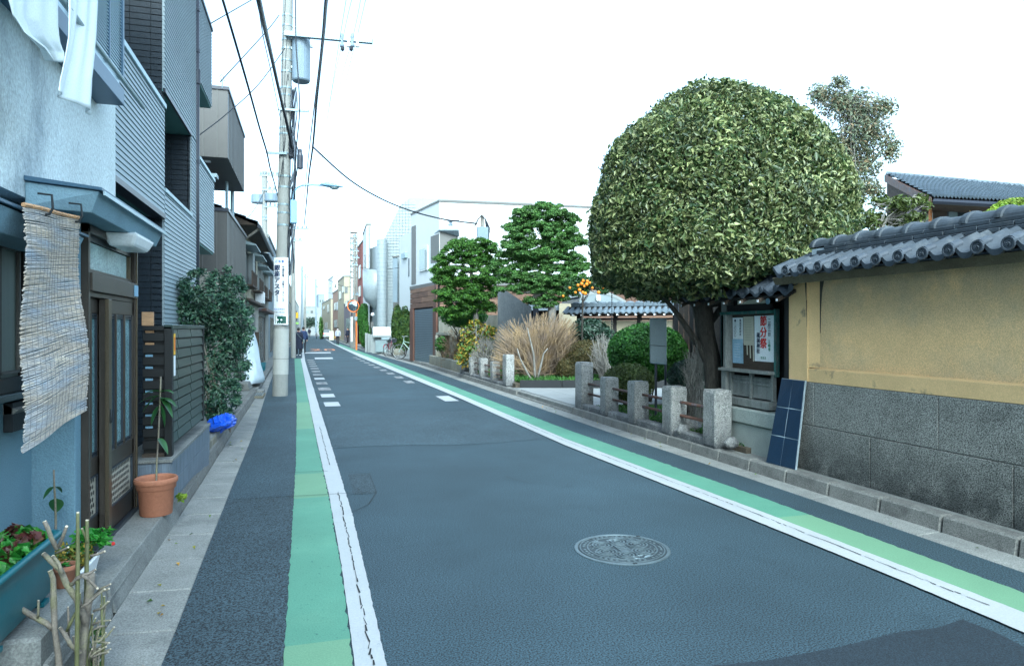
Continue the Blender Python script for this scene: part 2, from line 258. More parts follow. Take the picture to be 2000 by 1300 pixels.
# ---------------- geometry helpers ----------------
class MB:
    def __init__(s): s.v=[]; s.f=[]
    def add(s,vs,fs):
        n=len(s.v); s.v+= [tuple(p) for p in vs]; s.f+=[tuple(i+n for i in f) for f in fs]; return s
    def box(s,x0,y0,z0,x1,y1,z1):
        return s.add([(x0,y0,z0),(x1,y0,z0),(x1,y1,z0),(x0,y1,z0),(x0,y0,z1),(x1,y0,z1),(x1,y1,z1),(x0,y1,z1)],
                     [(0,3,2,1),(4,5,6,7),(0,1,5,4),(1,2,6,5),(2,3,7,6),(3,0,4,7)])
    def hexa(s,b,t):   # any 4 bottom points and 4 top points
        return s.add(list(b)+list(t),[(0,3,2,1),(4,5,6,7),(0,1,5,4),(1,2,6,5),(2,3,7,6),(3,0,4,7)])
    def foot(s,poly,z0,z1):
        n=len(poly); return s.add([(x,y,z0) for x,y in poly]+[(x,y,z1) for x,y in poly],
            [tuple(range(n))[::-1],tuple(range(n,2*n))]+[(i,(i+1)%n,(i+1)%n+n,i+n) for i in range(n)])
    def prism(s,pa,pb):   # two matching outlines joined
        n=len(pa); return s.add(list(pa)+list(pb),[tuple(range(n))[::-1],tuple(range(n,2*n))]+[(i,(i+1)%n,(i+1)%n+n,i+n) for i in range(n)])
    def tube(s,pts,r,n=6,cap=True):
        pts=[Vector(p) for p in pts]; k=len(pts); rs=r if hasattr(r,'__len__') else [r]*k
        vs=[]; up=None
        for i,p in enumerate(pts):
            d=(pts[min(i+1,k-1)]-pts[max(i-1,0)]).normalized()
            if up is None:
                up=Vector((0,0,1)) if abs(d.z)<.9 else Vector((1,0,0))
            a_=d.cross(up); 
            if a_.length<1e-4: a_=d.cross(Vector((1,0,0)))
            a_.normalize(); b_=a_.cross(d).normalized(); up=b_
            for j in range(n):
                t=2*math.pi*j/n; vs.append(p+(a_*math.cos(t)+b_*math.sin(t))*rs[i])
        fs=[(i*n+j,i*n+(j+1)%n,(i+1)*n+(j+1)%n,(i+1)*n+j) for i in range(k-1) for j in range(n)]
        if cap: fs+=[tuple(range(n))[::-1],tuple(range((k-1)*n,k*n))]
        return s.add(vs,fs)
    def lathe(s,prof,c=(0,0,0),n=16,cap=True,a0=0,a1=2*math.pi):
        full=abs(a1-a0-2*math.pi)<1e-6; m=n if full else n+1; vs=[]
        for r,z in prof:
            for j in range(m):
                t=a0+(a1-a0)*j/n; vs.append((c[0]+r*math.cos(t),c[1]+r*math.sin(t),c[2]+z))
        fs=[(i*m+j,i*m+(j+1)%m,(i+1)*m+(j+1)%m,(i+1)*m+j) for i in range(len(prof)-1) for j in range(n)]
        if cap and full: fs+=[tuple(range(m))[::-1],tuple(range((len(prof)-1)*m,len(prof)*m))]
        return s.add(vs,fs)
    def ell(s,c,r,n=10,m=7,rough=0):
        vs=[];c=Vector(c); r=r if hasattr(r,'__len__') else (r,r,r)
        for i in range(m+1):
            ph=math.pi*i/m
            for j in range(n):
                t=2*math.pi*j/n; k=1+random.uniform(-rough,rough)
                vs.append((c.x+r[0]*k*math.sin(ph)*math.cos(t),c.y+r[1]*k*math.sin(ph)*math.sin(t),c.z+r[2]*k*math.cos(ph)))
        return s.add(vs,[(i*n+j,(i+1)*n+j,(i+1)*n+(j+1)%n,i*n+(j+1)%n) for i in range(m) for j in range(n)])
    def sheet(s,rows):   # grid of points
        a_=len(rows); b_=len(rows[0]); 
        return s.add([p for r in rows for p in r],[(i*b_+j,i*b_+j+1,(i+1)*b_+j+1,(i+1)*b_+j) for i in range(a_-1) for j in range(b_-1)])
    def mesh(s,name,m,smooth=False,bevel=0,org=(0,0,0),seg=1):
        o=Vector(org); me=bpy.data.meshes.new(name); me.from_pydata([tuple(Vector(p)-o) for p in s.v],[],s.f)
        if bevel or True:
            bm=bmesh.new(); bm.from_mesh(me)
            if bevel:
                bmesh.ops.remove_doubles(bm,verts=bm.verts,dist=1e-5)
                bmesh.ops.bevel(bm,geom=list(bm.edges),offset=bevel,segments=seg,affect='EDGES',profile=.5,clamp_overlap=True)
            bmesh.ops.recalc_face_normals(bm,faces=bm.faces); bm.to_mesh(me); bm.free()
        me.materials.append(M[m] if isinstance(m,str) else m)
        if smooth: me.polygons.foreach_set('use_smooth',[True]*len(me.polygons))
        me.update(); return me
    def build(s,name,m,parent=None,smooth=False,bevel=0,kind=None,label=None,seg=1):
        if parent is None:
            a_=np.array([tuple(p) for p in s.v]); lo,hi=a_.min(0),a_.max(0); org=((lo[0]+hi[0])/2,(lo[1]+hi[1])/2,lo[2])
        else: org=root_of(parent)
        me=s.mesh(name,m,smooth,bevel,org,seg); o=bpy.data.objects.new(name,me); COL.objects.link(o)
        if parent is None: o.location=org
        else: o.parent=parent
        if kind: o['kind']=kind
        if label: o['label']=label
        return o
def root_of(o):
    v=Vector((0,0,0))
    while o is not None: v+=o.location; o=o.parent
    return v
def thing(name,label,cat,loc=(0,0,0),group=None,rotz=0):
    o=bpy.data.objects.new(name,None); o.empty_display_size=.1; COL.objects.link(o); o.location=loc; o.rotation_euler.z=rotz
    return tag(o,label,cat,group)
def tag(o,label,cat,group=None):
    o['label']=label; o['category']=cat
    if group: o['group']=group
    return o
def smooth(pts,n=6):
    pts=[Vector(p) for p in pts]; q=[]
    for i in range(len(pts)-1):
        a,b,c,d=pts[max(i-1,0)],pts[i],pts[i+1],pts[min(i+2,len(pts)-1)]
        for j in range(n):
            t=j/n; q.append(.5*((2*b)+(c-a)*t+(2*a-5*b+4*c-d)*t*t+(3*b-a-3*c+d)*t*t*t))
    return q+[pts[-1]]
def piece(name,me,loc,parent,rot=None,scale=None):
    o=bpy.data.objects.new(name,me); COL.objects.link(o)
    if parent: o.parent=parent; o.location=Vector(loc)-root_of(parent)
    else: o.location=loc
    if rot: o.rotation_euler=rot
    if scale: o.scale=scale
    return o
def copy_tree(o,parent=None):
    c=o.copy(); COL.objects.link(c); c.parent=parent
    for ch in list(o.children): copy_tree(ch,c)
    return c
def leaves(name,m,P,N,L,W,parent=None,droop=.25,jit=.6,kind=None,bend=.25,lvar=.35,up=None):
    P=np.asarray(P,float); N=np.asarray(N,float); n=len(P)
    N=N+RNG.normal(0,jit,(n,3)); N/=np.linalg.norm(N,axis=1,keepdims=True)+1e-9
    T=RNG.normal(0,1,(n,3)); T[:,2]-=droop
    if up is not None: T=np.asarray(up)+RNG.normal(0,.5,(n,3))
    T-=N*(T*N).sum(1,keepdims=True); T/=np.linalg.norm(T,axis=1,keepdims=True)+1e-9
    B=np.cross(N,T); s=(1+RNG.uniform(-lvar,lvar,(n,1)))
    a_=P-T*L*.5*s; b_=P+T*L*.5*s-N*bend*W*s; l_=P-B*W*.5*s+N*bend*W*s-T*L*.05*s; r_=P+B*W*.5*s+N*bend*W*s-T*L*.05*s
    V=np.stack([a_,l_,b_,r_],1).reshape(-1,3)
    org=Vector((0,0,0))
    if parent is None:
        lo,hi=V.min(0),V.max(0); org=Vector(((lo[0]+hi[0])/2,(lo[1]+hi[1])/2,lo[2]))
    else: org=root_of(parent)
    V=V-np.array(org)
    i=np.arange(n)*4; Fc=np.stack([i,i+1,i+2,i,i+2,i+3],1).reshape(-1)
    me=bpy.data.meshes.new(name); me.vertices.add(4*n); me.vertices.foreach_set('co',V.ravel())
    me.loops.add(6*n); me.loops.foreach_set('vertex_index',Fc.astype(np.int32))
    me.polygons.add(2*n); me.polygons.foreach_set('loop_start',np.arange(0,6*n,3,dtype=np.int32))
    me.update(calc_edges=True); me.materials.append(M[m])
    o=bpy.data.objects.new(name,me); COL.objects.link(o)
    if parent: o.parent=parent
    else: o.location=org
    if kind: o['kind']=kind
    return o
def shell(c,r,n,thick=.25,zmin=-1.,lump=.0,power=1.0):
    c=np.array(c,float); r=np.array(r if hasattr(r,'__len__') else (r,)*3,float)
    U=RNG.normal(0,1,(int(n*1.0),3)); U/=np.linalg.norm(U,axis=1,keepdims=True)
    U=U[U[:,2]>=zmin]; k=1-thick*RNG.random((len(U),1))**power
    if lump:
        k*=1+lump*(np.sin(U[:,:1]*7+c[0]*9)*np.sin(U[:,1:2]*6+c[1]*5)*np.cos(U[:,2:]*8+c[2]*3))
    N=U/r; N/=np.linalg.norm(N,axis=1,keepdims=True)
    return c+U*r*k,N
def multi(lst,**k):
    Ps,Ns=[],[]
    for c,r,n in lst:
        p,q=shell(c,r,n,**k); Ps.append(p); Ns.append(q)
    return np.concatenate(Ps),np.concatenate(Ns)
FONT=None
def text(name,s,loc,size,m,parent=None,rz=0.,flat=False,vertical=False,ext=.001,sx=1,sy=1,rx=math.pi/2,align='CENTER',bold=.0):
    cu=bpy.data.curves.new(name,'FONT'); cu.body='\n'.join(s) if vertical else s; cu.size=size; cu.align_x=align; cu.align_y='TOP' if vertical else 'CENTER'
    cu.extrude=ext; cu.space_line=1.03 if vertical else 1; cu.resolution_u=2
    t=bpy.data.objects.new(name,cu); COL.objects.link(t)
    dg=bpy.context.evaluated_depsgraph_get(); me=bpy.data.meshes.new_from_object(t.evaluated_get(dg)); me.name=name
    if bold:
        base_=me.copy(); bm=bmesh.new(); bm.from_mesh(me); zt_=0
        for dx_,dy_ in ((bold,0),(0,bold),(bold,bold),(-bold*.6,0)):
            zt_+=.0002; t2=base_.copy(); t2.transform(Matrix.Translation((dx_*size,dy_*size,zt_))); bm.from_mesh(t2)
        bm.to_mesh(me); bm.free()
    bpy.data.objects.remove(t); me.materials.clear(); me.materials.append(M[m])
    o=bpy.data.objects.new(name,me); COL.objects.link(o)
    if parent: o.parent=parent; o.location=Vector(loc)-root_of(parent)
    else: o.location=loc
    o.rotation_euler=(0 if flat else rx,0,rz); o.scale=(sx,sy,1)
    return o
# ================= GROUND AND ROAD =================
def ribbon(fl,fr,ys,z,name,m,parent=None,kind='structure',nx=1,label=None):
    b=MB(); b.sheet([[(fl(y)+(fr(y)-fl(y))*j/nx,y,z) for j in range(nx+1)] for y in ys])
    return b.build(name,m,parent,kind=kind,label=label)
YS=[-6,0,2,3,4,5,6,7,8,9,10,12,14,16,18,21,25,30,36,42,50,60,75,95,120,160]
asL=curve((-.67,3.6),(-.7,4.7),(-.74,6.7),(-.83,11.5),(-1.0,17.),(-1.2,24),(-1.5,40),(-1.7,60),(-1.8,160))
kbL=curve((-1.03,3.),(-1.05,5.3),(-1.07,7.6),(-1.13,11.1),(-1.19,16.5),(-1.35,24),(-1.65,40),(-1.9,60),(-2.0,160))
asR=curve((4.5,3),(4.52,6),(4.45,10),(4.45,29),(3.85,50),(3.5,80),(3.4,160))
kbR=curve((4.74,3),(4.7,6),(4.68,10),(4.7,29),(4.15,50),(3.8,80),(3.7,160))
wl_n=curve((3.59,3.5),(3.52,5.5),(3.35,8.8),(3.3,15.5),(3.13,22.6),(2.72,39.9),(2.33,73.8),(2.3,160))
wl_f=curve((3.84,3),(3.77,5.2),(3.55,9.3),(3.49,16.7),(3.29,31.9),(2.9,52),(2.5,75),(2.45,160))
gr_f=curve((4.14,3.1),(4.1,5.5),(3.9,10.3),(3.83,18.3),(3.62,35),(3.3,57),(2.9,80),(2.8,160))
gl_l=curve((-.12,3.4),(-.13,5.1),(-.16,8.7),(-.28,16.3),(-.5,25.5),(-.79,38.8))
gl_r=curve((.2,3.4),(.2,4.8),(.17,6.9),(.1,9.8),(-.06,17.5),(-.36,33),(-.48,38.8))
wn_r=curve((.35,3.3),(.35,6),(.29,9.3),(.1,18.9),(-.22,35.5),(-.5,60))
wn_l=lambda y: gl_r(y)+.005 if y<39 else wn_r(y)-.13
MB().box(-400,-60,-.3,400,900,-.03).build('ground','ground',kind='structure')
road=ribbon(asL,asR,YS,0,'road','asphalt')
ribbon(asL,lambda y:gl_l(y)-.0,[y for y in YS if y<40],.004,'road_margin','asphalt_side')
# darker resurfacing at the bottom right and small old repairs
pp=[ground(*p,.004) for p in ((1380,1300),(1500,1288),(1640,1262),(1760,1232),(1830,1225),(1880,1208),(1960,1240),(2050,1290),(2400,1500),(1400,1500),(1000,1500),(1150,1330))]
b=MB(); b.add(pp,[tuple(range(len(pp)))]); b.build('asphalt_patch','asphalt_dark',kind='structure')
for q in (((680,925),(722,925),(738,962),(690,965)),((1240,1325),(500,1325),(500,1300),(1250,1300))):
    if q[0][1]>1300: continue
    b=MB(); b.add([ground(*p,.003) for p in q],[(0,1,2,3)]); b.build('asphalt_patch','asphalt_side',kind='structure')
seam=lambda x: .12*math.sin(x*2.1)
for (ya_,yb2) in ((9.4,13.2),(24,31)):
    b=MB(); xs=[wn_r(ya_)+.0+(wl_n(ya_)-wn_r(ya_))*i/8 for i in range(9)]; b.sheet([[(x,ya_+seam(x),.0035) for x in xs],[(x,yb2-seam(x+1),.0035) for x in xs]]); b.build('asphalt_patch','asphalt_b',kind='structure')
ribbon(asL,gl_l,[6.9,7.5,8,9,10,12,14,16,18,21,25,30,36],.0065,'asphalt_patch','asphalt_b')
# thin cracks in the asphalt
for q in (((660,1010),(690,1000),(720,985),(735,962),(722,925),(680,922)),((985,930),(1010,938),(1040,945)),((800,748),(815,740),(830,752))):
    pts=[ground(*p,.0) for p in q]; b=MB()
    for i in range(len(pts)-1):
        a_,c_=pts[i],pts[i+1]; d=(c_-a_); n_=Vector((-d.y,d.x,0)).normalized()*random.uniform(.002,.005)
        b.add([(a_-n_)+Vector((0,0,.006)),(a_+n_)+Vector((0,0,.006)),(c_+n_)+Vector((0,0,.006)),(c_-n_)+Vector((0,0,.006))],[(0,1,2,3)])
    b.build('road_crack','crack',road)
# green verge stripes in fresh and worn lengths, white lines
def seg(fl,fr,y0,y1,z,name,m):
    ys=[y0]; 
    while ys[-1]<y1: ys.append(min(y1,ys[-1]+(.05 if ys[-1]<14 else .6)))
    jl,jr=random.Random(1),random.Random(2); am=.0013 if 'white' in m else .003; k=1 if y0<14 else 0
    return ribbon(lambda y:fl(y)+jl.gauss(0,am)*k,lambda y:fr(y)+jr.gauss(0,am)*k,ys,z,name,m)
ycut=[-4,ground(620,1257).y,ground(620,972).y,ground(620,925).y,ground(600,838).y,ground(600,786).y,ground(590,735).y,38.6]
for i in range(7): seg(gl_l,gl_r,ycut[i],ycut[i+1],.009,'green_stripe',['green_light','green_paint'][i%2] if i<6 else 'green_paint')
seg(wl_f,gr_f,-4,ground(1540,1010).y,.009,'green_stripe','green_light'); seg(wl_f,gr_f,ground(1540,1010).y,75,.009,'green_stripe','green_paint')
seg(wn_l,wn_r,-4,60,.013,'white_line','white_paint'); seg(wl_n,wl_f,-4,110,.013,'white_line','white_paint')
rr=random.Random(3)
def crackline(f,y0,y1,name='line_crack'):
    b=MB(); y=y0
    while y<y1:
        l=rr.uniform(.03,.16); x=f(y)+rr.uniform(-.008,.008); x2=f(y+l)+rr.uniform(-.008,.008); wd=rr.uniform(.002,.006)
        b.add([(x-wd,y,.0175),(x+wd,y,.0175),(x2+wd*.6,y+l,.0175),(x2-wd*.6,y+l,.0175)],[(0,1,2,3)]); y+=l*rr.choice((1,1,1.3))
    b.build(name,'crack',kind='stuff',parent=road)
crackline(lambda y:(gl_r(y)+wn_r(y))/2+.01,2,ground(655,965).y); crackline(lambda y:(gl_r(y)+wn_r(y))/2+.0,ground(640,910).y,ground(620,835).y)
crackline(lambda y:wl_n(y)*.42+wl_f(y)*.58,3,12)
for q in ((560,972,690,965),(562,925,640,922)):
    a_,c_=ground(q[0],q[1]),ground(q[2],q[3]); b=MB(); b.add([(a_.x,a_.y-.006,.0172),(c_.x,c_.y-.006,.0172),(c_.x,c_.y+.004,.0172),(a_.x,a_.y+.004,.0172)],[(0,1,2,3)]); b.build('line_crack','crack',road)
def quadmark(x0,y0,x1,y1,z=.0135,sk=0,m='white_paint',name='road_marking'):
    b=MB(); b.add([(x0,y0,z),(x1,y0,z),(x1+sk,y1,z),(x0+sk,y1,z)],[(0,1,2,3)]); return b.build(name,m,kind='structure')
y=14.6
while y<37: quadmark(wn_r(y)+.12,y,wn_r(y)+.43,y+.85,.0085,-.02,m='white_paint' if y<17 or 21<y<24 else 'worn_paint'); y+=1.95
y=20.2
quadmark(2.86,14.9,3.17,16.1,.0085)
while y<40: quadmark(wl_n(y)-.45,y,wl_n(y)-.2,y+.9,.0085,m='worn_paint'); y+=2.05
quadmark(.26,37.6,1.2,39.6,.0085); quadmark(-.3,46.5,1.35,48.7,.0085)
text('speed_marking','20',(.95,54,.009),2.0,'orange_paint',flat=True,sy=3.2,ext=.0005)['kind']='structure'
# manhole
mh=ground(1215,1072); t=thing('manhole_cover','round cast iron manhole cover with raised relief set in the asphalt','manhole cover',mh)
MB().lathe([(.345,.001),(.345,.006),(.338,.009),(.322,.009),(.318,.004)],mh,48,False).build('outer_ring','iron',t,smooth=False)
MB().lathe([(.318,0.002),(.314,.007),(0.001,.007)],mh,48,False).build('lid','iron_lid',t)
b=MB()
for r0,r1 in ((.30,.308),(.245,.255)): b.lathe([(r0,.007),(r0,.0115),(r1,.0115),(r1,.007)],mh,40,False)
for k in range(44):
    if k%5==0: continue
    t0=2*math.pi*k/44; c=mh+Vector((math.cos(t0)*.278,math.sin(t0)*.278,.007)); b.box(c.x-.009,c.y-.009,c.z,c.x+.009,c.y+.009,c.z+.005)
rr=random.Random(5)
for k in range(6):                                   # petal relief
    t0=2*math.pi*k/6+.3; c=mh+Vector((math.cos(t0)*.15,math.sin(t0)*.15,.0))
    for r in (.075,.05,.025): b.lathe([(r-.006,.007),(r-.006,.0125),(r+.004,.0125),(r+.004,.007)],c,14,False)
    for j in range(7):
        a0=t0+rr.uniform(-.5,.5); r=rr.uniform(.19,.238); c2=mh+Vector((math.cos(a0)*r,math.sin(a0)*r,.007)); d=Vector((math.cos(a0+1.2),math.sin(a0+1.2),0))*.02
        b.tube([c2-d,c2+d],.005,4)
for j in range(5): b.box(mh.x-.03,mh.y-.1+j*.035,.007,mh.x+.03,mh.y-.085+j*.035,.0125)
b.box(mh.x-.04,mh.y-.11,.007,mh.x-.032,mh.y+.09,.013); b.box(mh.x+.032,mh.y-.11,.007,mh.x+.04,mh.y+.09,.013)
b.build('relief','iron',t,kind='stuff')
b=MB()
for a0,r in ((-1.75,.33),(.75,.33),(.5,.12)):
    c=mh+Vector((math.cos(a0)*r,math.sin(a0)*r,.0095)); b.box(c.x-.014,c.y-.007,c.z-.003,c.x+.014,c.y+.007,c.z+.0035)
b.build('key_holes','iron_dark',t,kind='stuff')
# gutters and kerbs: real stones with open joints
gb=MB(); gb.sheet([[(asL(y)-.02,y,-.02),(kbL(y)-.3,y,-.02)] for y in YS]); gutL=gb.build('gutter','kerb',kind='structure')
def run_pieces(y0,y1,step,fn,name,m,parent,bevel=.006,gap=.008):
    y=y0; 
    while y<y1:
        b=fn(y+gap/2,y+step-gap/2); b.build(name,m,parent,bevel=bevel); y+=step
def gutL_f(a_,b_):
    z=random.uniform(.003,.008); return MB().hexa([(kbL(a_),a_,-.03),(asL(a_),a_,-.03),(asL(b_),b_,-.03),(kbL(b_),b_,-.03)],[(kbL(a_),a_,z+.012),(asL(a_),a_,z),(asL(b_),b_,z),(kbL(b_),b_,z+.012)])
run_pieces(2.2,17,.6,gutL_f,'gutter_slab','gutter',gutL)
def gutL_far(a_,b_): return MB().hexa([(kbL(a_),a_,-.03),(asL(a_),a_,-.03),(asL(b_),b_,-.03),(kbL(b_),b_,-.03)],[(kbL(a_),a_,.02),(asL(a_),a_,.008),(asL(b_),b_,.008),(kbL(b_),b_,.02)])
run_pieces(17,65,3,gutL_far,'gutter_slab','gutter',gutL)
kL=MB().foot([(kbL(y)-.02,y) for y in YS]+[(-9,160),(-9,-6)],-.05,.10).build('left_verge','concrete',kind='structure')
def kerbL(a_,b_): 
    x,x2=kbL(a_),kbL(b_); h=.165; return MB().hexa([(x-.14,a_,-.02),(x,a_,-.02),(x2,b_,-.02),(x2-.14,b_,-.02)],[(x-.14,a_,h),(x-.035,a_,h-.005),(x2-.035,b_,h-.005),(x2-.14,b_,h)])
run_pieces(6.32,17,.6,kerbL,'kerb_stone','kerb',kL,.012)
# doorstep slabs
for (y0,y1) in ((4.33,6.31),(3.4,4.29)):
    b=MB(); b.hexa([(-1.62,y0,0),(-1.04,y0,0),(-1.045,y1,0),(-1.62,y1,0)],[(-1.62,y0,.16),(-1.085,y0,.16),(-1.09,y1,.16),(-1.62,y1,.16)]); b.build('doorstep_slab','concrete',kL,bevel=.006)
MB().box(-1.6,4.288,.02,-1.1,4.332,.1).build('drain_slot','iron_dark',kL)
# right hand side
gb=MB(); gb.sheet([[(asR(y)-.02,y,-.02),(kbR(y)+.3,y,-.02)] for y in YS]); gutR=gb.build('gutter','kerb',kind='structure')
def gutR_f(a_,b_):
    z=random.uniform(.003,.008); return MB().hexa([(asR(a_),a_,-.03),(kbR(a_)+.01,a_,-.03),(kbR(b_)+.01,b_,-.03),(asR(b_),b_,-.03)],[(asR(a_),a_,z),(kbR(a_)+.01,a_,z+.01),(kbR(b_)+.01,b_,z+.01),(asR(b_),b_,z)])
run_pieces(1.8,29,1.2,gutR_f,'gutter_slab','gutter',gutR)
run_pieces(29,77,4,gutR_f,'gutter_slab','gutter',gutR)
kR=MB().foot([(kbR(y)+.05,y) for y in YS][::-1]+[(60,-6),(60,160)],-.05,.125).build('right_verge','concrete',kind='structure')
def kerbR(a_,b_):
    x,x2=kbR(a_),kbR(b_); h=.14 if not 11.6<a_<15.4 else .05
    if a_>30: h=.1
    return MB().hexa([(x,a_,-.02),(x+.15,a_,-.02),(x2+.15,b_,-.02),(x2,b_,-.02)],[(x+.02,a_,h),(x+.15,a_,h+.005),(x2+.15,b_,h+.005),(x2+.02,b_,h)])
run_pieces(1.8,30,.6,kerbR,'kerb_stone','kerb',kR,.014,.01)
run_pieces(30,70,2,kerbR,'kerb_stone','kerb',kR,.0,.02)
# forecourt paving between the post fences
fc=MB().foot([(4.86,11.65),(4.86,16.4),(13,14),(13,11)],.1,.137).build('forecourt','paving',kind='structure')
for i in range(9):
    for j in range(5):
        x0=4.88+i*.6; y0=11.7+j*.9
        if y0<15.8-.29*(x0-4.9): MB().box(x0,y0,.13,x0+.59,y0+.89,.142+random.uniform(0,.003)).build('paving_slab','paving',fc,bevel=.004)
MB().foot([(4.95,7.0),(9.5,7.0),(10,11.5),(4.95,11.6)],.1,.19).build('garden_soil','earth',kind='structure')
MB().foot([(4.9,16.3),(4.9,28.4),(14,28.4),(14,13.9)],.1,.24).build('garden_soil','earth',kind='structure')

# ================= BLUE HOUSE (left foreground) =================
hs=thing('corner_house','light blue stucco house with bronze sliding door and small door canopy, nearest on the left','house',(-2.5,3,0))
WX=-1.5
# upper wall and lower walls
MB().box(-6,-7,2.32,WX,6.2,8.2).build('upper_wall','stucco_up',hs)
MB().box(-6,-7,0,-1.6,4.76,2.319).build('lower_wall','stucco',hs)
MB().box(-3,4.76,0,-1.37,4.87,2.318).build('pilaster','stucco',hs,bevel=.004)
MB().box(-3,6.12,0,-1.36,6.2,2.318).build('end_wall','stucco',hs)
MB().box(-1.9,4.87,2.22,-1.4,6.12,2.318).build('lintel','stucco',hs)
MB().box(-3,4.87,.0,-1.6,6.12,2.22).build('porch_back','black_wood',hs)
# door canopy
c0=MB(); x0,x1=WX,-1.14; y0,y1=4.37,6.12
c0.hexa([(x0,y0,2.27),(x1-.05,y0+.05,2.26),(x1-.05,y1,2.26),(x0,y1,2.27)],[(x0,y0,2.41),(x1,y0,2.375),(x1,y1,2.375),(x0,y1,2.41)])
c0.build('door_canopy','canopy',hs,bevel=.004)
MB().hexa([(x0,y0-.02,2.412),(x1+.02,y0-.02,2.377),(x1+.02,y1+.02,2.377),(x0,y1+.02,2.412)],[(x0,y0-.02,2.44),(x1+.02,y0-.02,2.395),(x1+.02,y1+.02,2.395),(x0,y1+.02,2.44)]).build('canopy_flashing','trim_blue',hs,bevel=.003)
MB().box(x1+.021,y0,2.355,x1+.03,y1+.02,2.377).build('canopy_drip','cap_metal',hs)
# window canopy
MB().hexa([(-1.6,2.6,2.04),(-1.36,2.6,2.04),(-1.36,4.72,2.04),(-1.6,4.72,2.04)],[(-1.6,2.6,2.2),(-1.31,2.6,2.15),(-1.31,4.72,2.15),(-1.6,4.72,2.2)]).build('window_canopy','canopy',hs,bevel=.004)
MB().hexa([(-1.6,2.58,2.205),(-1.29,2.58,2.155),(-1.29,4.74,2.155),(-1.6,4.74,2.205)],[(-1.6,2.58,2.23),(-1.29,2.58,2.17),(-1.29,4.74,2.17),(-1.6,4.74,2.23)]).build('canopy_flashing','trim_blue',hs,bevel=.002)
# side window, left of the screen
wz0,wz1=at_x(20,735,-1.6).z,at_x(20,478,-1.6).z
fr=MB(); fr.box(-1.62,2.2,wz0-.08,-1.56,4.62,wz0); fr.box(-1.62,2.2,wz1,-1.56,4.62,wz1+.06); fr.box(-1.62,4.53,wz0,-1.56,4.62,wz1); fr.box(-1.61,4.2,wz0,-1.57,4.25,wz1); wf=fr.build('window_frame','black_frame',hs)
MB().box(-1.615,2.2,wz0,-1.59,4.53,wz1).build('window_pane','curtain',wf)
f2=MB(); 
for yy in (4.25,4.50): f2.box(-1.588,yy,wz0+.02,-1.57,yy+.016,wz1-.02)
f2.box(-1.588,4.25,wz0+.02,-1.57,4.516,wz0+.035); f2.box(-1.588,4.25,wz1-.035,-1.57,4.516,wz1-.02); f2.build('window_sash','grey_panel',wf)
MB().box(-1.63,2.2,wz0-.12,-1.53,4.64,wz0-.085).build('window_sill','iron',wf,bevel=.003)
v=MB(); v.box(-1.6,4.36,wz0-.3,-1.555,4.7,wz0-.14); v.build('wall_vent','iron_dark',hs,bevel=.003); MB().hexa([(-1.6,4.36,wz0-.2),(-1.55,4.36,wz0-.2),(-1.55,4.7,wz0-.2),(-1.6,4.7,wz0-.2)],[(-1.6,4.36,wz0-.145),(-1.53,4.36,wz0-.18),(-1.53,4.7,wz0-.18),(-1.6,4.7,wz0-.145)]).build('vent_hood','concrete',hs)
# ---- sliding door set
DX=-1.33; dy0,dy1=4.875,6.115
def zz(px,py,X=DX): return at_x(px,py,X).z
ztop=zz(159,424)-.02; ztr=zz(161,528); zh=zz(161,556)
df=MB(); df.box(DX-.1,dy0,.16,DX,dy0+.04,ztop); df.box(DX-.1,dy1-.045,.16,DX,dy1,ztop); df.box(DX-.1,dy0,ztop-.05,DX,dy1,ztop); dfr=df.build('door_frame','bronze',hs,bevel=.003)
MB().box(DX+.001,dy1-.03,.16,DX+.012,dy1-.012,ztop).build('frame_edge','bronze_light',dfr)
MB().box(DX-.09,dy0+.041,ztop-.09,DX-.03,dy1-.046,ztop-.052).build('shutter_slot','black_frame',dfr)
tr=MB(); tr.box(DX-.08,dy0+.041,ztr,DX+.012,dy1-.03,ztr-.115); tr.box(DX-.08,dy0+.041,ztr-.115,DX-.015,dy1-.03,ztr-.15); tr.box(DX-.07,dy0+.041,ztr,DX-.02,dy1-.05,ztr+.03); tr.build('transom_rail','bronze',dfr,bevel=.003)
MB().box(DX+.0125,dy1-.13,ztr-.1,DX+.02,dy1-.032,ztr-.015).build('rail_cap','lamp_blue',dfr)
MB().box(DX-.06,dy0+.05,ztr+.03,DX-.045,dy1-.11,ztop-.095).build('transom_glass','frost',dfr)
MB().box(DX-.07,dy1-.12,ztr+.03,DX-.02,dy1-.1,ztop-.095).build('transom_mullion','bronze_light',dfr)
MB().box(DX-.1,dy0,.16,DX+.02,dy1,.185).build('door_track','bronze_blue',dfr)
zd=ztr-.152
ym=at_x(222,900,DX).y
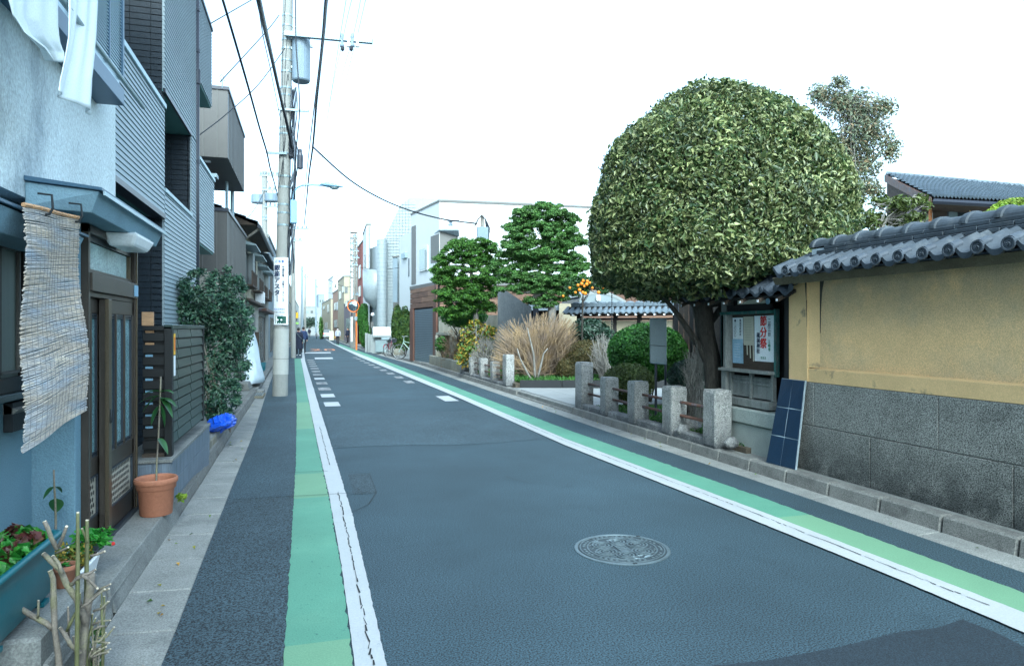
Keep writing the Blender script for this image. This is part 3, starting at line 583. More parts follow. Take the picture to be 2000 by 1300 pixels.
def leaf(y0,y1,X,nb,name):
    st=MB(); f=.045
    st.box(X-.035,y0,.19,X,y0+f,zd); st.box(X-.035,y1-f,.19,X,y1,zd)
    st.box(X-.035,y0,zd-.1,X,y1,zd); zmid=.62; st.box(X-.035,y0,zmid,X,y1,zmid+.12); st.box(X-.035,y0,.19,X,y1,.34)
    ww=(y1-y0-2*f)/nb
    for i in range(1,nb): st.box(X-.03,y0+f+ww*i-.014,zmid+.12,X+.004,y0+f+ww*i+.014,zd-.1)
    lf=st.build('door_leaf','bronze' ,hs,bevel=.003)
    for i in range(nb):
        a_,b_=y0+f+ww*i,y0+f+ww*(i+1); a2,b2=a_+(.014 if i else 0),b_-(.014 if i<nb-1 else 0)
        MB().box(X-.028,a2,zmid+.12,X-.02,b2,zd-.1).build('glass_slat','frost_slat',lf)
        g=MB()
        for (u0,u1,v0,v1) in ((a2,b2,zmid+.12,zmid+.135),(a2,b2,zmid+.142,zmid+.15),(a2,b2,zd-.115,zd-.1),(a2,b2,zd-.13,zd-.122),(a2,a2+.006,zmid+.12,zd-.1),(b2-.006,b2,zmid+.12,zd-.1)): g.box(X-.02,u0,v0,X-.005,u1,v1)
        g.build('glazing_bead','bronze_blue',lf)
    MB().box(X-.025,y0+f,.34,X-.012,y1-f,zmid).build('lattice_panel','lattice',lf)
    h=MB(); n=int((y1-y0-2*f-.04)/.042)
    for i in range(n):
        for j in range(6):
            yy=y0+f+.03+i*.042+(j%2)*.021; z_=.375+j*.042; 
            if yy>y1-f-.02: continue
            h.add([(X-.0105,yy+.014*math.cos(t),z_+.016*math.sin(t)) for t in [k*math.pi/3 for k in range(6)]],[tuple(range(6))])
    h.build('lattice_holes','black_frame',lf,kind='stuff')
    g=MB()
    for (u0,u1,v0,v1) in ((y0+f,y1-f,.34,.352),(y0+f,y1-f,zmid-.012,zmid),(y0+f,y0+f+.012,.34,zmid),(y1-f-.012,y1-f,.34,zmid)): g.box(X-.012,u0,v0,X+.004,u1,v1)
    g.build('glazing_bead','bronze_blue',lf)
    return lf
ys=at_x(208,900,DX).y
leaf(dy0+.042,ys+.06,DX-.055,2,'l'); rl=leaf(ys,dy1-.047,DX-.01,3,'r')
MB().box(DX-.012,ys,.19,DX+.015,ys+.075,zd).build('meeting_stile','bronze_light',rl,bevel=.004)
MB().ell((DX+.018,ys+.035,1.0),(.012,.012,.05),8,6).build('door_handle','iron_dark',rl)
# louvred shutter window upstairs
LX=-1.32
ya,yb=at_x(150,100,LX).y,at_x(243,205,LX).y; zb=at_x(241,205,LX).z; zt=zb+1.9
MB().box(WX-.02,ya-.9,zb,LX-.0,yb,zb+.12).build('window_ledge','trim_blue',hs,bevel=.004)
MB().box(WX-.02,ya-.9,zb+.121,LX-.03,yb-.01,zb+.19).build('window_ledge','cap_metal',hs,bevel=.004)
sh=MB(); sh.box(LX-.05,yb-.035,zb+.19,LX,yb,zt); sh.box(LX-.05,ya-.02,zb+.19,LX,ya+.02,zt)
y3=at_x(187,60,LX).y; ymid=(y3+yb)/2; sh.box(LX-.05,y3-.02,zb+.19,LX,y3+.02,zt); sh.box(LX-.045,ymid-.012,zb+.19,LX-.005,ymid+.012,zt)
shf=sh.build('shutter_frame','trim_blue',hs)
b=MB(); z_=zb+.21
while z_<zt: b.hexa([(LX-.045,y3,z_),(LX-.012,y3,z_-.012),(LX-.012,yb-.036,z_-.012),(LX-.045,yb-.036,z_)],[(LX-.045,y3,z_+.006),(LX-.012,y3,z_-.006),(LX-.012,yb-.036,z_-.006),(LX-.045,yb-.036,z_+.006)]); z_+=.024
b.build('shutter_louvres','cap_metal',shf,kind='stuff')
MB().box(WX,ya-.9,zb+.19,WX+.02,y3,zt).build('upper_window','glass',hs)
bb=MB()
for yy in (y3-.25,y3-.45): bb.box(LX-.1,yy,zb+.19,LX-.07,yy+.03,zt)
bb.build('window_mullion','iron',hs)
# porch lamp
lp=at_x(247,462,-1.24); l=MB(); l.hexa([(-1.33,lp.y-.1,2.17),(-1.17,lp.y-.1,2.17),(-1.17,lp.y+.34,2.17),(-1.33,lp.y+.34,2.17)],[(-1.36,lp.y-.16,2.262),(-1.13,lp.y-.16,2.262),(-1.13,lp.y+.4,2.262),(-1.36,lp.y+.4,2.262)])
pl=thing('porch_lamp','white plastic box lamp fixed under the canopy above the sliding door','lamp',(-1.24,lp.y,2.26))
l.build('lamp_shade','white_plastic',pl,bevel=.025,seg=2); MB().box(-1.34,lp.y-.12,2.2625,-1.16,lp.y+.36,2.272).build('lamp_base','cap_metal',pl)

# bamboo screen
sc=thing('bamboo_screen','weathered pale reed screen hanging from two black hooks beside the door','screen',at_x(105,800,-1.3))
def sp(u,v,off=0):   # u 0..1 across, v 0..1 down
    l=(45+3*math.sin(v*3)-4*v,405+(885-405)*v); r=(148+22*max(0,min(v*1.2,1))**1.2,430+(802-430)*v)
    a_=at_x(l[0],l[1],-1.265); c_=at_x(r[0],r[1],-1.265); 
    p=a_.lerp(c_,u); p.x+=.012*math.sin(v*9+u*2)+.01*math.sin(u*7)+off; return p
b=MB(); n=175
rr=random.Random(11)
for i in range(n):
    v=(i+.5)/n+rr.uniform(-.002,.002); o0,o1=rr.uniform(-.014,.012),rr.uniform(-.012,.016); ph=rr.random()*6
    pts=[sp(o0+(1+o1-o0)*k/6,v+.0016*math.sin(k*1.3+ph),rr.uniform(-.002,.002)) for k in range(7)]
    b.tube(pts,rr.uniform(.003,.005),4)
b.build('reeds','bamboo',sc,kind='stuff')
b=MB()
for k in range(14):
    u=(k+.6)/14.2; b.tube([sp(u+.004*math.sin(j*.8+k),j/12,.006) for j in range(13)],.0011,3)
b.build('binding_cords','string',sc,kind='stuff')
for k in range(9): 
    a_,c_=sp(k/9+.008,-.012,.0),sp((k+1)/9-.008,-.012,.0); MB().tube([a_,c_],.011,5).build('header_rod','tan_wood',sc)
for u in (.3,.92):
    p=sp(u,0); MB().tube([p+Vector((-.03,0,.09)),p+Vector((.03,0,.085)),p+Vector((.035,0,.02)),p+Vector((.02,0,-.01)),p+Vector((-.01,0,-.015))],.006,6).build('hook','iron_dark',sc)
# laundry
def cloth(name,L,R,X,label,amp=.02,n=26,mm_=30):
    def edge(E,v):
        t=[i/(len(E)-1) for i in range(len(E))]; return np.interp(v,t,[e_[0] for e_ in E]),np.interp(v,t,[e_[1] for e_ in E])
    rows=[]
    for i in range(mm_+1):
        v=i/mm_; l=edge(L,v); r=edge(R,v); row=[]
        for j in range(n+1):
            u=j/n; p=at_x(l[0]+(r[0]-l[0])*u,l[1]+(r[1]-l[1])*u,X); p.x+=amp*math.sin(u*9+v*2)*(.3+v)+.4*amp*math.sin(u*21+v*5); row.append(p)
        rows.append(row)
    o=MB().sheet(rows).build(name,'cloth',smooth=True)
    s_=o.modifiers.new('thick','SOLIDIFY'); s_.thickness=.004
    return tag(o,label,'laundry')
cloth('hanging_cloth',[(2,-160),(12,0),(16,28),(38,62),(80,92),(98,118)],[(108,-160),(113,0),(117,50),(122,85),(124,105),(122,123)],-1.12,'white cloth hanging on the washing pole, the shorter one cut by the left picture edge')
cloth('hanging_cloth',[(130,-160),(130,0),(127,70),(118,120),(110,160),(108,178)],[(193,-160),(190,0),(189,60),(188,110),(187,150),(186,226)],-1.10,'long white cloth hanging in front of the louvred shutter window')
p0,p1=at_x(0,-162,-1.11),at_x(215,-162,-1.11); 
tag(MB().tube([(-1.11,2.2,p0.z),(-1.11,5.3,p0.z)],.014,8).build('washing_pole','galv'),'thin metal washing pole carrying the white cloths upstairs','pole')

# ---- things on the doorstep
cb=MB().box(-1.6,3.36,0,-1.1,4.2,.29).build('concrete_block','concrete',bevel=.015); tag(cb,'rough concrete block under the teal planter at the house foot','concrete block')
PZ=.3; t=thing('planter_box','long teal plastic planter full of green and red lettuce','planter',(-1.33,3.45,PZ))
def rrect(x0,x1,y0,y1,r,z,n=5):
    out=[]
    for cx,cy,a0 in ((x1-r,y1-r,0),(x0+r,y1-r,90),(x0+r,y0+r,180),(x1-r,y0+r,270)):
        for k in range(n+1): a_=math.radians(a0+90*k/n); out.append(Vector((cx+r*math.cos(a_),cy+r*math.sin(a_),z)))
    return out
pr=[(.035,.03,0),(.03,.03,.0),(.012,.05,.02),(0,.055,.14),(-.004,.055,.2),(-.006,.055,.275),(-.028,.06,.278),(-.028,.06,.3),(-.004,.055,.302),(.008,.05,.29),(.012,.05,.25)]
b=MB(); rings=[rrect(-1.47+d,-1.19-d,3.08+d,3.86-d,r,PZ+.012+z) for d,r,z in pr]
n=len(rings[0]); b.add([p for R in rings for p in R],[(i*n+j,i*n+(j+1)%n,(i+1)*n+(j+1)%n,(i+1)*n+j) for i in range(len(rings)-1) for j in range(n)]+[tuple(range(n))])
b.build('tub','planter',t,smooth=True)
for yy in (3.2,3.72): MB().box(-1.45,yy,PZ-.008,-1.2,yy+.07,PZ+.012).build('foot','planter',t)
MB().add(rrect(-1.46,-1.2,3.09,3.85,.05,PZ+.25),[tuple(range(n))]).build('soil','soil',t)
def lettuce(m,cnt,name,s):
    P=[];N=[];U=[]
    rr=random.Random(s)
    for k in range(cnt):
        x,y=rr.uniform(-1.44,-1.21),rr.uniform(3.12,3.84); h=rr.uniform(.0,.06)
        for j in range(9):
            a_=rr.random()*6.28; P.append((x+.018*math.cos(a_),y+.018*math.sin(a_),PZ+.27+h+rr.uniform(0,.025))); U.append((math.cos(a_)*.6,math.sin(a_)*.6,1)); N.append((math.cos(a_),math.sin(a_),.6))
    return leaves(name,m,P,N,.062,.04,t,jit=.25,bend=.3,up=U,kind='stuff')
lettuce('leaf_lettuce',46,'lettuce',1); lettuce('leaf_red',44,'red_lettuce',2)
# fig seedling stalk behind planter
def stalk(pts,r0,r1,m='bark_pale',parent=None,name='stem',n=6):
    k=len(pts); return MB().tube(pts,[r0+(r1-r0)*i/(k-1) for i in range(k)],n).build(name,m,parent,smooth=True)
def bigleaf(parent,base,direc,L,W,m='leaf_big',droop=.5,name='leaf',roll=0):
    d=Vector(direc).normalized(); s_=d.cross(Vector((0,0,1))); s_=s_.normalized() if s_.length>.01 else Vector((1,0,0)); up=s_.cross(d); base=Vector(base)
    s_=s_*math.cos(roll)+up*math.sin(roll); up=s_.cross(d)
    rows=[]
    for i in range(8):
        t_=i/7; wv=abs(math.sin(math.pi*min(1,t_**.8*.97+.03)))**.8*W/2+.0015; c=base+d*L*t_+Vector((0,0,-droop*L*t_*t_))
        rows.append([c-s_*wv+up*wv*.3,c-s_*wv*.5+up*wv*.08,c,c+s_*wv*.5+up*wv*.08,c+s_*wv+up*wv*.3])
    return MB().sheet(rows).build(name,m,parent,smooth=True)
t=thing('seedling','bare seedling stalk with three leaves behind the teal planter','plant',at_x(108,1060,-1.4))
q=[at_x(*p,-1.42) for p in ((107,1075),(109,1020),(108,980),(106,950),(105,917))]; stalk(q,.007,.005,parent=t)
bigleaf(t,q[2]+Vector((0,0,.02)),(0,.15,-1),.085,.075,droop=0); bigleaf(t,q[3],(-.6,-.9,-.35),.07,.035); bigleaf(t,q[3],(.4,.9,-.3),.06,.032)
# small pots
wp=at_x(150,1150,-1.3); 
def pot(name,label,c,r0,r1,h,m,n=20,square=False):
    t=thing(name,label,'plant pot',c); b=MB()
    b.lathe([(r0*.9,0),(r0,.003),(r1*.93,h*.78),(r1,h*.79),(r1*1.03,h*.82),(r1*1.03,h*.97),(r1,h),(r1*.93,h),(r1*.9,h*.9),(r1*.88,h*.82)],c,n,False,)
    b.build('pot_wall',m,t,smooth=True); MB().lathe([(.001,h*.84),(r1*.9,h*.84)],c,n,False).build('soil','soil',t); return t
wb=thing('white_pot','small square white plastic pot with reddish green succulents beside the planter','plant pot',(-1.28,4.32,.16))
MB().hexa([(-1.37,4.22,.162),(-1.2,4.22,.162),(-1.2,4.5,.162),(-1.37,4.5,.162)],[(-1.4,4.19,.3),(-1.17,4.19,.3),(-1.17,4.53,.3),(-1.4,4.53,.3)]).build('pot_wall','white_plastic',wb,bevel=.008)
MB().box(-1.385,4.2,.301,-1.185,4.515,.304).build('soil','soil',wb)
P=[(-1.38+random.random()*.2,4.22+random.random()*.3,.31+random.random()*.06) for _ in range(260)]
leaves('succulent','leaf_mix',P,[(0,0,1)]*260,.035,.018,wb,jit=.8,kind='stuff')
P=[(-1.3+random.random()*.18,4.42+random.random()*.2,.34+random.random()*.09) for _ in range(160)]
leaves('geranium_leaves','leaf_lettuce',P,[(0,0,1)]*160,.05,.03,wb,jit=.5,kind='stuff')
for p in ((195,1052),(221,1061)): c=at_x(*p,-1.2); MB().ell(c,.012,6,5).build('red_flower','ink_red',wb)
t=pot('clay_pot','little clay pot wedged between the teal planter and the bare shrub',Vector((-1.2,4.0,.291)),.045,.06,.11,'terracotta')
leaves('sprouts','leaf_lettuce',[(-1.2+random.uniform(-.03,.03),4.0+random.uniform(-.03,.03),.4) for _ in range(14)],[(0,0,1)]*14,.025,.015,t,kind='stuff')
# big terracotta pot and young tree
pc=Vector((ground(305,1003,.16).x,ground(305,1003,.16).y,.162)); t=thing('terracotta_pot','big terracotta pot with a lone slender loquat stem at the door end','plant pot',pc)
b=MB(); b.lathe([(.112,0),(.115,.004),(.128,.19),(.136,.2),(.141,.205),(.143,.235),(.147,.24),(.155,.25),(.155,.275),(.149,.285),(.137,.283),(.131,.265),(.128,.22)],pc,32,False); b.build('pot_wall','terracotta',t,smooth=True)
MB().lathe([(.001,.225),(.13,.225)],pc,24,False).build('soil','soil',t)
q=[pc+Vector((0,0,.22))]+[at_d(*p,5.55) for p in ((306,905),(309,860),(311,820),(313,770),(314,735))]; stalk(q,.007,.006,parent=t)
rr=random.Random(4)
for (px,py,dx,dz,L) in ((313,775,-1.3,.2,.16),(313,778,1.3,.1,.17),(313,770,-.9,-.5,.15),(313,775,.8,-.6,.17),(314,765,-1.2,.35,.14),(314,765,1,.4,.13),(313,790,.2,-.9,.13),(312,792,-.5,-.7,.13),(313,780,.5,.1,.1),(309,855,.7,-.5,.13)):
    bigleaf(t,at_d(px,py,5.55),(dx*.96,-dx*.28+rr.uniform(-.6,.3),dz),L,.055,droop=.45)
wd=at_x(345,975,-1.02); t=tag(leaves('weed','leaf_yellow',[(-1.02+random.uniform(-.03,.03),6.25+random.uniform(-.06,.06),.18+random.random()*.05) for _ in range(40)],[(0,0,1)]*40,.045,.03,jit=.6),'tiny green weed growing out of the kerb behind the clay pot','plant')
# bare pruned shrub in the very foreground
t=thing('pruned_shrub','leafless hard pruned shrub with cut grey branches at bottom left','shrub',ground(165,1400))
def br(pts,r,m='bark_pale',D=3.0,parent=t,cut=True,name='branch'):
    D0=D; q=[at_d(x,y,D0+(.02*math.sin(x*.3+i*1.7))) for i,(x,y) in enumerate(pts)]; k=len(q)
    rs=[r[0]+(r[1]-r[0])*i/(k-1) for i in range(k)]; 
    rs=[v_*random.uniform(.75,1.0) for v_ in rs]; o=MB().tube(q,rs,8).build(name,m,parent,smooth=True)
    if cut:
        d=(q[-1]-q[-2]).normalized(); MB().tube([q[-1],q[-1]+d*.003],[rs[-1]*.92,rs[-1]*.92],8).build('cut_end','wood_end',o)
    return o
br([(152,1420),(155,1350),(158,1290),(163,1240),(170,1190),(176,1150),(178,1120)],(.026,.017))
br([(120,1420),(118,1340),(114,1280),(107,1230),(105,1180),(104,1130),(98,1114)],(.019,.011))
br([(107,1230),(90,1216),(60,1200),(40,1187)],(.014,.011)); br([(74,1206),(75,1190),(75,1173)],(.006,.006))
br([(168,1215),(150,1170),(130,1140),(118,1112),(100,1095),(86,1082)],(.017,.011),D=2.97)
br([(121,1120),(115,1100),(104,1086)],(.011,.009),D=2.96)
br([(112,1072),(100,1050),(93,1030),(87,1018)],(.012,.009),D=2.98); br([(112,1072),(122,1050),(130,1028)],(.008,.007),D=2.98); br([(108,1080),(125,1072),(133,1068)],(.006,.005),D=2.98)
br([(150,1420),(150,1300),(151,1200),(152,1100),(152,1050),(152,1001)],(.010,.0085),'twig_green',D=2.93)
br([(160,1420),(166,1300),(168,1200),(169,1120),(170,1060),(170,1016)],(.012,.0085),'twig_green',D=3.04)
br([(170,1060),(166,1045),(160,1032)],(.006,.006),'twig_green',D=3.04)
br([(158,1275),(140,1260),(128,1240),(118,1226)],(.013,.008),D=2.96); br([(158,1185),(172,1178),(190,1160),(204,1150)],(.009,.006),D=2.95)
br([(130,1145),(143,1138),(151,1128),(165,1122),(176,1118),(186,1112)],(.010,.006),D=2.94); br([(160,1122),(172,1130),(184,1142),(190,1148)],(.009,.007),D=2.93)
br([(176,1085),(190,1082),(204,1076)],(.007,.006),'bark_pale',D=3.03)
br([(134,1260),(134,1220),(133,1185)],(.006,.005),D=3.05); br([(148,1195),(138,1215),(130,1232)],(.008,.007),'twig_green',D=3.03)
for i in range(26):
    x0=rr.uniform(138,205); y0=rr.uniform(1290,1420); y1=rr.uniform(1150,1270); br([(x0,y0),(x0+rr.uniform(-6,10),(y0+y1)/2),(x0+rr.uniform(-4,16),y1)],(rr.uniform(.004,.008),rr.uniform(.003,.006)),rr.choice(['bark_pale','twig_green']),D=rr.uniform(3.0,3.2))
for i in range(16):
    x0=rr.uniform(172,190); y0=rr.uniform(1160,1290); br([(x0,y0),(x0+rr.uniform(8,18),y0-rr.uniform(2,12)),(x0+rr.uniform(20,34),y0-rr.uniform(2,22))],(.006,.004),D=rr.uniform(2.95,3.1))
leaves('regrowth','grass',[at_d(rr.uniform(150,200),rr.uniform(1220,1310),3.15) for _ in range(60)],[(0,-1,.3)]*60,.03,.018,t,kind='stuff')
# ================= APARTMENT BUILDING WITH LAPPED CLADDING =================
AX=-1.7
ap=thing('apartment_building','grey clad apartment building with dark tiled recesses and balconies behind the fence','building',(AX,10,0))
def clad(y0,y1,z0,z1,x=AX,parent=ap,name='cladding',pitch=.056,poly=None):
    """lapped horizontal boards; poly gives z0/z1 as functions of y if wanted"""
    MB().box(x-.12,y0,z0,x-.02,y1,z1).build('wall','cladding',parent)
    b=MB(); z=z0
    while z<z1-.01:
        h=min(pitch,z1-z); b.add([(x-.02,y0,z),(x+.002,y0,z+.002),(x-.006,y0,z+h-.005),(x-.02,y0,z+h-.004),(x-.02,y1,z),(x+.002,y1,z+.002),(x-.006,y1,z+h-.005),(x-.02,y1,z+h-.004)],[(0,1,2,3),(7,6,5,4),(0,4,5,1),(1,5,6,2),(2,6,7,3)]); z+=pitch
    yy=y0+1.1
    while yy<y1-.3: b.box(x-.02,yy,z0,x-.016,yy+.006,z1); yy+=1.35
    return b.build(name,'cladding',parent,kind='stuff')
def tiles(axis,c,a0,a1,z0,z1,parent=ap,w=.23,h=.075,name='wall_tiles'):
    """dark tiles standing on a backing; axis 'y' = wall faces the camera at Y=c, 'x' = faces the street at X=c"""
    b=MB(); bk=MB()
    if axis=='y': bk.box(a0,c,z0,a1,c+.15,z1)
    else: bk.box(c-.15,a0,z0,c,a1,z1)
    bk.build('wall','dark_joint',parent)
    z=z0
    while z<z1-.02:
        a_=a0
        while a_<a1-.02:
            e_=min(a_+w-.008,a1); f_=min(z+h-.01,z1); d=random.uniform(.006,.009)
            if axis=='y': b.box(a_,c-d,z,e_,c-.0005,f_)
            else: b.box(c+.0005,a_,z,c+d,e_,f_)
            a_+=w
        z+=h
    b.build(name,'dark_tile',parent,kind='stuff')
ZT=at_x(414,62,AX).z
Y0=6.25; Yc=at_x(322,300,AX).y
zb1=3.0; zp1=at_x(322,204,AX).z
# first floor balcony front, its floor and cap
clad(Y0,Yc,zb1,zp1-.06); MB().box(AX-.14,Y0,zp1-.06,AX+.02,Yc,zp1).build('parapet_cap','cap_metal',ap,bevel=.004)
MB().box(-3.2,Y0,zb1-.03,AX-.025,Yc,zb1-.001).build('balcony_soffit','soffit',ap)
MB().box(AX-.13,Y0,zb1-.06,AX+.01,Yc,zb1-.002).build('drip_edge','pipe_dark',ap)
MB().box(-3.2,Y0,zb1,AX-.13,Yc,zb1+.1).build('balcony_floor','concrete',ap)
# tiled cross wall, facing the camera, over the whole height
tiles('y',Yc,-3.0,AX-.03,0,zb1-.04); tiles('y',Yc,-3.0,AX-.03,zb1+.1,ZT)
tiles('x',-3.0,Y0,Yc,zb1+.1,ZT); tiles('x',-3.0,Y0,Yc,0,zb1-.04)
# street wall right of it
Y1=at_x(384,300,AX).y-.02; zo0=at_x(377,420,AX).z; zo1=at_x(374,260,AX).z; yo0=Yc+.15; yo1=at_x(374.5,300,AX).y
clad(Yc+.0,Y1,0,zo0-.05); MB().box(AX-.14,Yc,zo0-.05,AX+.015,yo1,zo0).build('parapet_cap','cap_metal',ap,bevel=.004)
clad(Yc,Y1,zo1,ZT); clad(yo1,Y1,zo0-.05,zo1)
MB().box(-2.9,Yc,zo1-.03,AX-.02,Y1,zo1-.001).build('balcony_soffit','soffit',ap)
MB().box(AX-.02,Yc,zo1-.04,AX+.008,yo1,zo1+.01).build('drip_edge','pipe_dark',ap)
tiles('y',yo1,-2.9,AX-.025,zo0-.4,zo1-.03); tiles('x',-2.6,Yc,yo1,zo0-.4,zo1-.03)
MB().box(-3,Yc,zo0-.5,AX-.125,yo1,zo0-.4).build('balcony_floor','concrete',ap)
# bays beyond the downpipe
Y2=at_x(389,200,AX).y; Y3=at_x(414,209,AX).y; zc=at_x(414,209,AX).z
clad(Y2,Y3,zc,ZT); MB().box(-3.4,Y2,zc-.03,AX-.02,Y3,zc-.002).build('balcony_soffit','soffit',ap); MB().box(-3.4,Y2,zc,AX-.12,Y3,ZT).build('bay_body','cladding',ap)
MB().box(AX-.14,Y2-.01,ZT,AX+.02,Y3+.02,ZT+.05).build('parapet_cap','pipe_dark',ap)
Y4=at_x(418.5,400,AX).y; z40=at_x(419,495,AX).z; z41=at_x(418,350,AX).z
clad(Y2,Y4,z40,z41-.05); MB().box(AX-.14,Y2,z41-.05,AX+.02,Y4,z41).build('parapet_cap','cap_metal',ap); MB().box(-3.4,Y2,z40-.03,AX-.02,Y4,z40-.002).build('balcony_soffit','soffit',ap)
MB().box(-3.4,Y2,z40,-2.3,Y4,z41-.3).build('bay_body','cladding',ap)
MB().box(-9,Y0,0,-3.16,Y3,ZT).build('main_body','cladding',ap)
MB().box(-2.9,Y1,0,AX-.13,Y1+.05,ZT).build('end_wall','cladding',ap)
# downpipe
dp=MB(); yp=Y1+.09; dp.tube([(AX-.01,yp,.3),(AX-.01,yp,ZT+.3)],.042,10); dpo=dp.build('downpipe','pipe_dark',ap,smooth=True)
for z in (1.2,2.2,3.2,4.2,zc-.15,5.95,6.6): MB().lathe([(.05,0),(.05,.05)],(AX-.01,yp,z),10).build('pipe_bracket','pipe_dark',dpo)
MB().lathe([(.06,-.12),(.06,.12)],(AX-.01,yp,zc-.05),10).build('pipe_socket','pipe_dark',dpo,bevel=.01)

# ================= FENCE WITH DARK GREEN BOARDS =================
ft=thing('slat_fence','dark green boarded fence with black slatted front on a grey tiled base wall','fence',(-1.12,7,0))
fy0,fy1=6.36,8.15; FX=-1.11
MB().foot([(-1.5,6.22),(-1.1,6.22),(-1.1,8.45),(-1.5,8.45)],.0,.5).build('base_wall','base_tile',ft)
MB().box(-1.5,6.2,.501,-1.085,8.47,.53).build('coping','concrete',ft,bevel=.004)
for k in range(12): # ribbed tiles of the base wall
    y=6.24+k*.185
    for z in (.17,.335): MB().box(-1.1,y,z,-1.092,y+.178,z+.16).build('base_tile','base_tile',ft,bevel=.002)
for k in range(3):
    for j in (0,1): MB().box(-1.49+k*.132,6.213,.17+j*.165,-1.365+k*.132,6.2195,.33+j*.165).build('base_tile','base_tile',ft,bevel=.002)
MB().box(FX-.06,fy0-.03,.53,FX,fy0+.05,1.62).build('post','fence_black',ft,bevel=.003); MB().box(FX-.055,fy1-.03,.6,FX,fy1+.02,1.62).build('post','fence_black',ft,bevel=.003)
MB().box(FX-.06,fy0-.03,1.6,FX+.005,fy1+.02,1.635).build('top_rail','fence_green',ft,bevel=.003)
MB().box(FX-.05,fy0+.05,.6,FX-.03,fy1-.03,1.6).build('backing','fence_black',ft)
ycols=[fy0+.055,at_x(357,800,FX).y,at_x(379,800,FX).y,fy1-.035]; ycols=[fy0+.055,fy0+.3,fy0+1.0,fy1-.035]
bh=(1.6-.62)/11
for i in range(11):
    for c in range(3):
        z=.62+i*bh; y0,y1=ycols[c]+.008,ycols[c+1]-.008
        MB().hexa([(FX-.03,y0,z+.012),(FX-.004,y0,z+.012),(FX-.004,y1,z+.012),(FX-.03,y1,z+.012)],[(FX-.03,y0,z+bh-.004),(FX-.016,y0,z+bh-.004),(FX-.016,y1,z+bh-.004),(FX-.03,y1,z+bh-.004)]).build('fence_board','fence_green',ft)
# slatted front
x0,x1=at_y(279,800,fy0).x,FX-.062
MB().box(x0,fy0+.03,.53,x1,fy0+.05,1.62).build('backing','fence_black',ft)
MB().box(x0,fy0-.02,1.59,x1,fy0+.05,1.625).build('top_rail','fence_black',ft)
zrow=[1.62-.1-.1*i for i in range(11)]
for i in range(10):
    z=1.585-.1*i; MB().box(x0,fy0-.012,z-.088,x1,fy0+.03,z-.018).build('front_slat','fence_black',ft,bevel=.002)
    m,l=(('tan_wood',.4) if i<2 else ('lamp_blue',.34)) ; 
    if i<9: MB().box(x0+.015,fy0+.018,z-.018,x0+.015+(x1-x0)*l,fy0+.029,z).build('bolt_strip',m,ft)
MB().box(x0+.0,fy0-.03,.531,x0+.18,fy0+.02,.56).build('sill_board','old_wood',ft)
for (z0,z1,m) in ((1.38,1.56,'yellow'),(1.2,1.37,'paper')): MB().box(FX-.002,fy0+.062,z0,FX+.001,fy0+.13,z1).build('sticker',m,ft)
MB().box(FX+.0011,fy0+.08,1.41,FX+.0016,fy0+.115,1.53).build('sticker_mark','ink_red',ft)
bd=MB().box(at_y(277,630,fy0).x,fy0-.01,1.626,at_y(300,630,fy0).x,fy0+.02,1.74).build('wood_board','tan_wood',bevel=.002); tag(bd,'small light wooden board standing on the slatted fence front','board')
# low parapet beyond the fence with stone blocks, blue bag on it
lw=thing('low_kerb_wall','low concrete parapet running on behind the fence','wall',(-1.15,9.4,0))
MB().box(-1.42,8.48,.0,-1.16,10.6,.26).build('parapet','concrete',lw,bevel=.01)
for k in range(3): MB().box(-1.16,8.55+k*.34,.15,-1.145,8.85+k*.34,.25).build('stone_block','old_conc',lw,bevel=.006)
bg_=MB(); c=at_d(433,826,9.25); rr=random.Random(2)
bm_pts=[]; n=18; m_=12
for i in range(m_+1):
    ph=math.pi*i/m_
    row=[]
    for j in range(n):
        t_=2*math.pi*j/n; k=1+.14*math.sin(t_*3+ph*4)+.08*math.sin(t_*7+ph*9)+rr.uniform(-.03,.03)
        row.append((c.x+.17*k*math.sin(ph)*math.cos(t_)+.04*math.cos(ph),c.y+.46*k*math.sin(ph)*math.sin(t_),c.z+.0+.1*k*math.cos(ph)*(1+.3*math.sin(t_*2))))
    row.append(row[0]); bm_pts.append(row)
bg_.sheet(bm_pts); tag(bg_.build('plastic_bag','blue_bag',smooth=False),'bright blue crumpled plastic bag lying on the kerb beneath the leafy shrub','bag')

# ================= NANDINA SHRUB =================
t=thing('leafy_shrub','tall loose dark green shrub spilling over the end of the boarded fence','shrub',(-1.5,9.6,0))
rr=random.Random(9); P=[];N=[]
blobs=[((400,590),50,58,9.6),((430,640),55,60,9.8),((455,600),30,50,10.1),((375,610),40,40,9.4),((440,560),28,34,10.),((430,710),48,55,9.8),((425,770),36,38,9.6),((465,660),24,60,10.1),((420,800),14,14,9.7),((360,585),24,28,9.4)]
for (c,rx,ry,D) in blobs:
    cc=at_d(*c,D); r=(rx/F*D,.3,ry/F*D); p,q=shell(cc,r,int(rx*ry*.55),thick=1,power=1.2); P.append(p);N.append(q)
for i in range(150):
    c_=rr.choice(blobs); a_=rr.random()*6.28; q=at_d(c_[0][0]+c_[1]*1.05*math.cos(a_),c_[0][1]+c_[2]*1.05*math.sin(a_),c_[3]+rr.uniform(-.3,.3)); p,nn=shell(q,(.085,.085,.06),75,thick=1); P.append(p);N.append(nn)
P=np.concatenate(P);N=np.concatenate(N); leaves('foliage','leaf_nandina',P,N+[0,-.3,.8],.062,.024,t,jit=.5,droop=.8,kind='stuff')
for i in range(16):
    a_=at_d(rr.uniform(405,450),rr.uniform(820,850),9.7); c=rr.choice(blobs); e_=at_d(c[0][0]+rr.uniform(-20,20),c[0][1]-rr.uniform(0,30),c[3]); mth=a_.lerp(e_,.5)+Vector((rr.uniform(-.1,.1),0,.05))
    MB().tube([a_,mth,e_],[.012,.009,.004],5).build('stem','bark_pale',t)

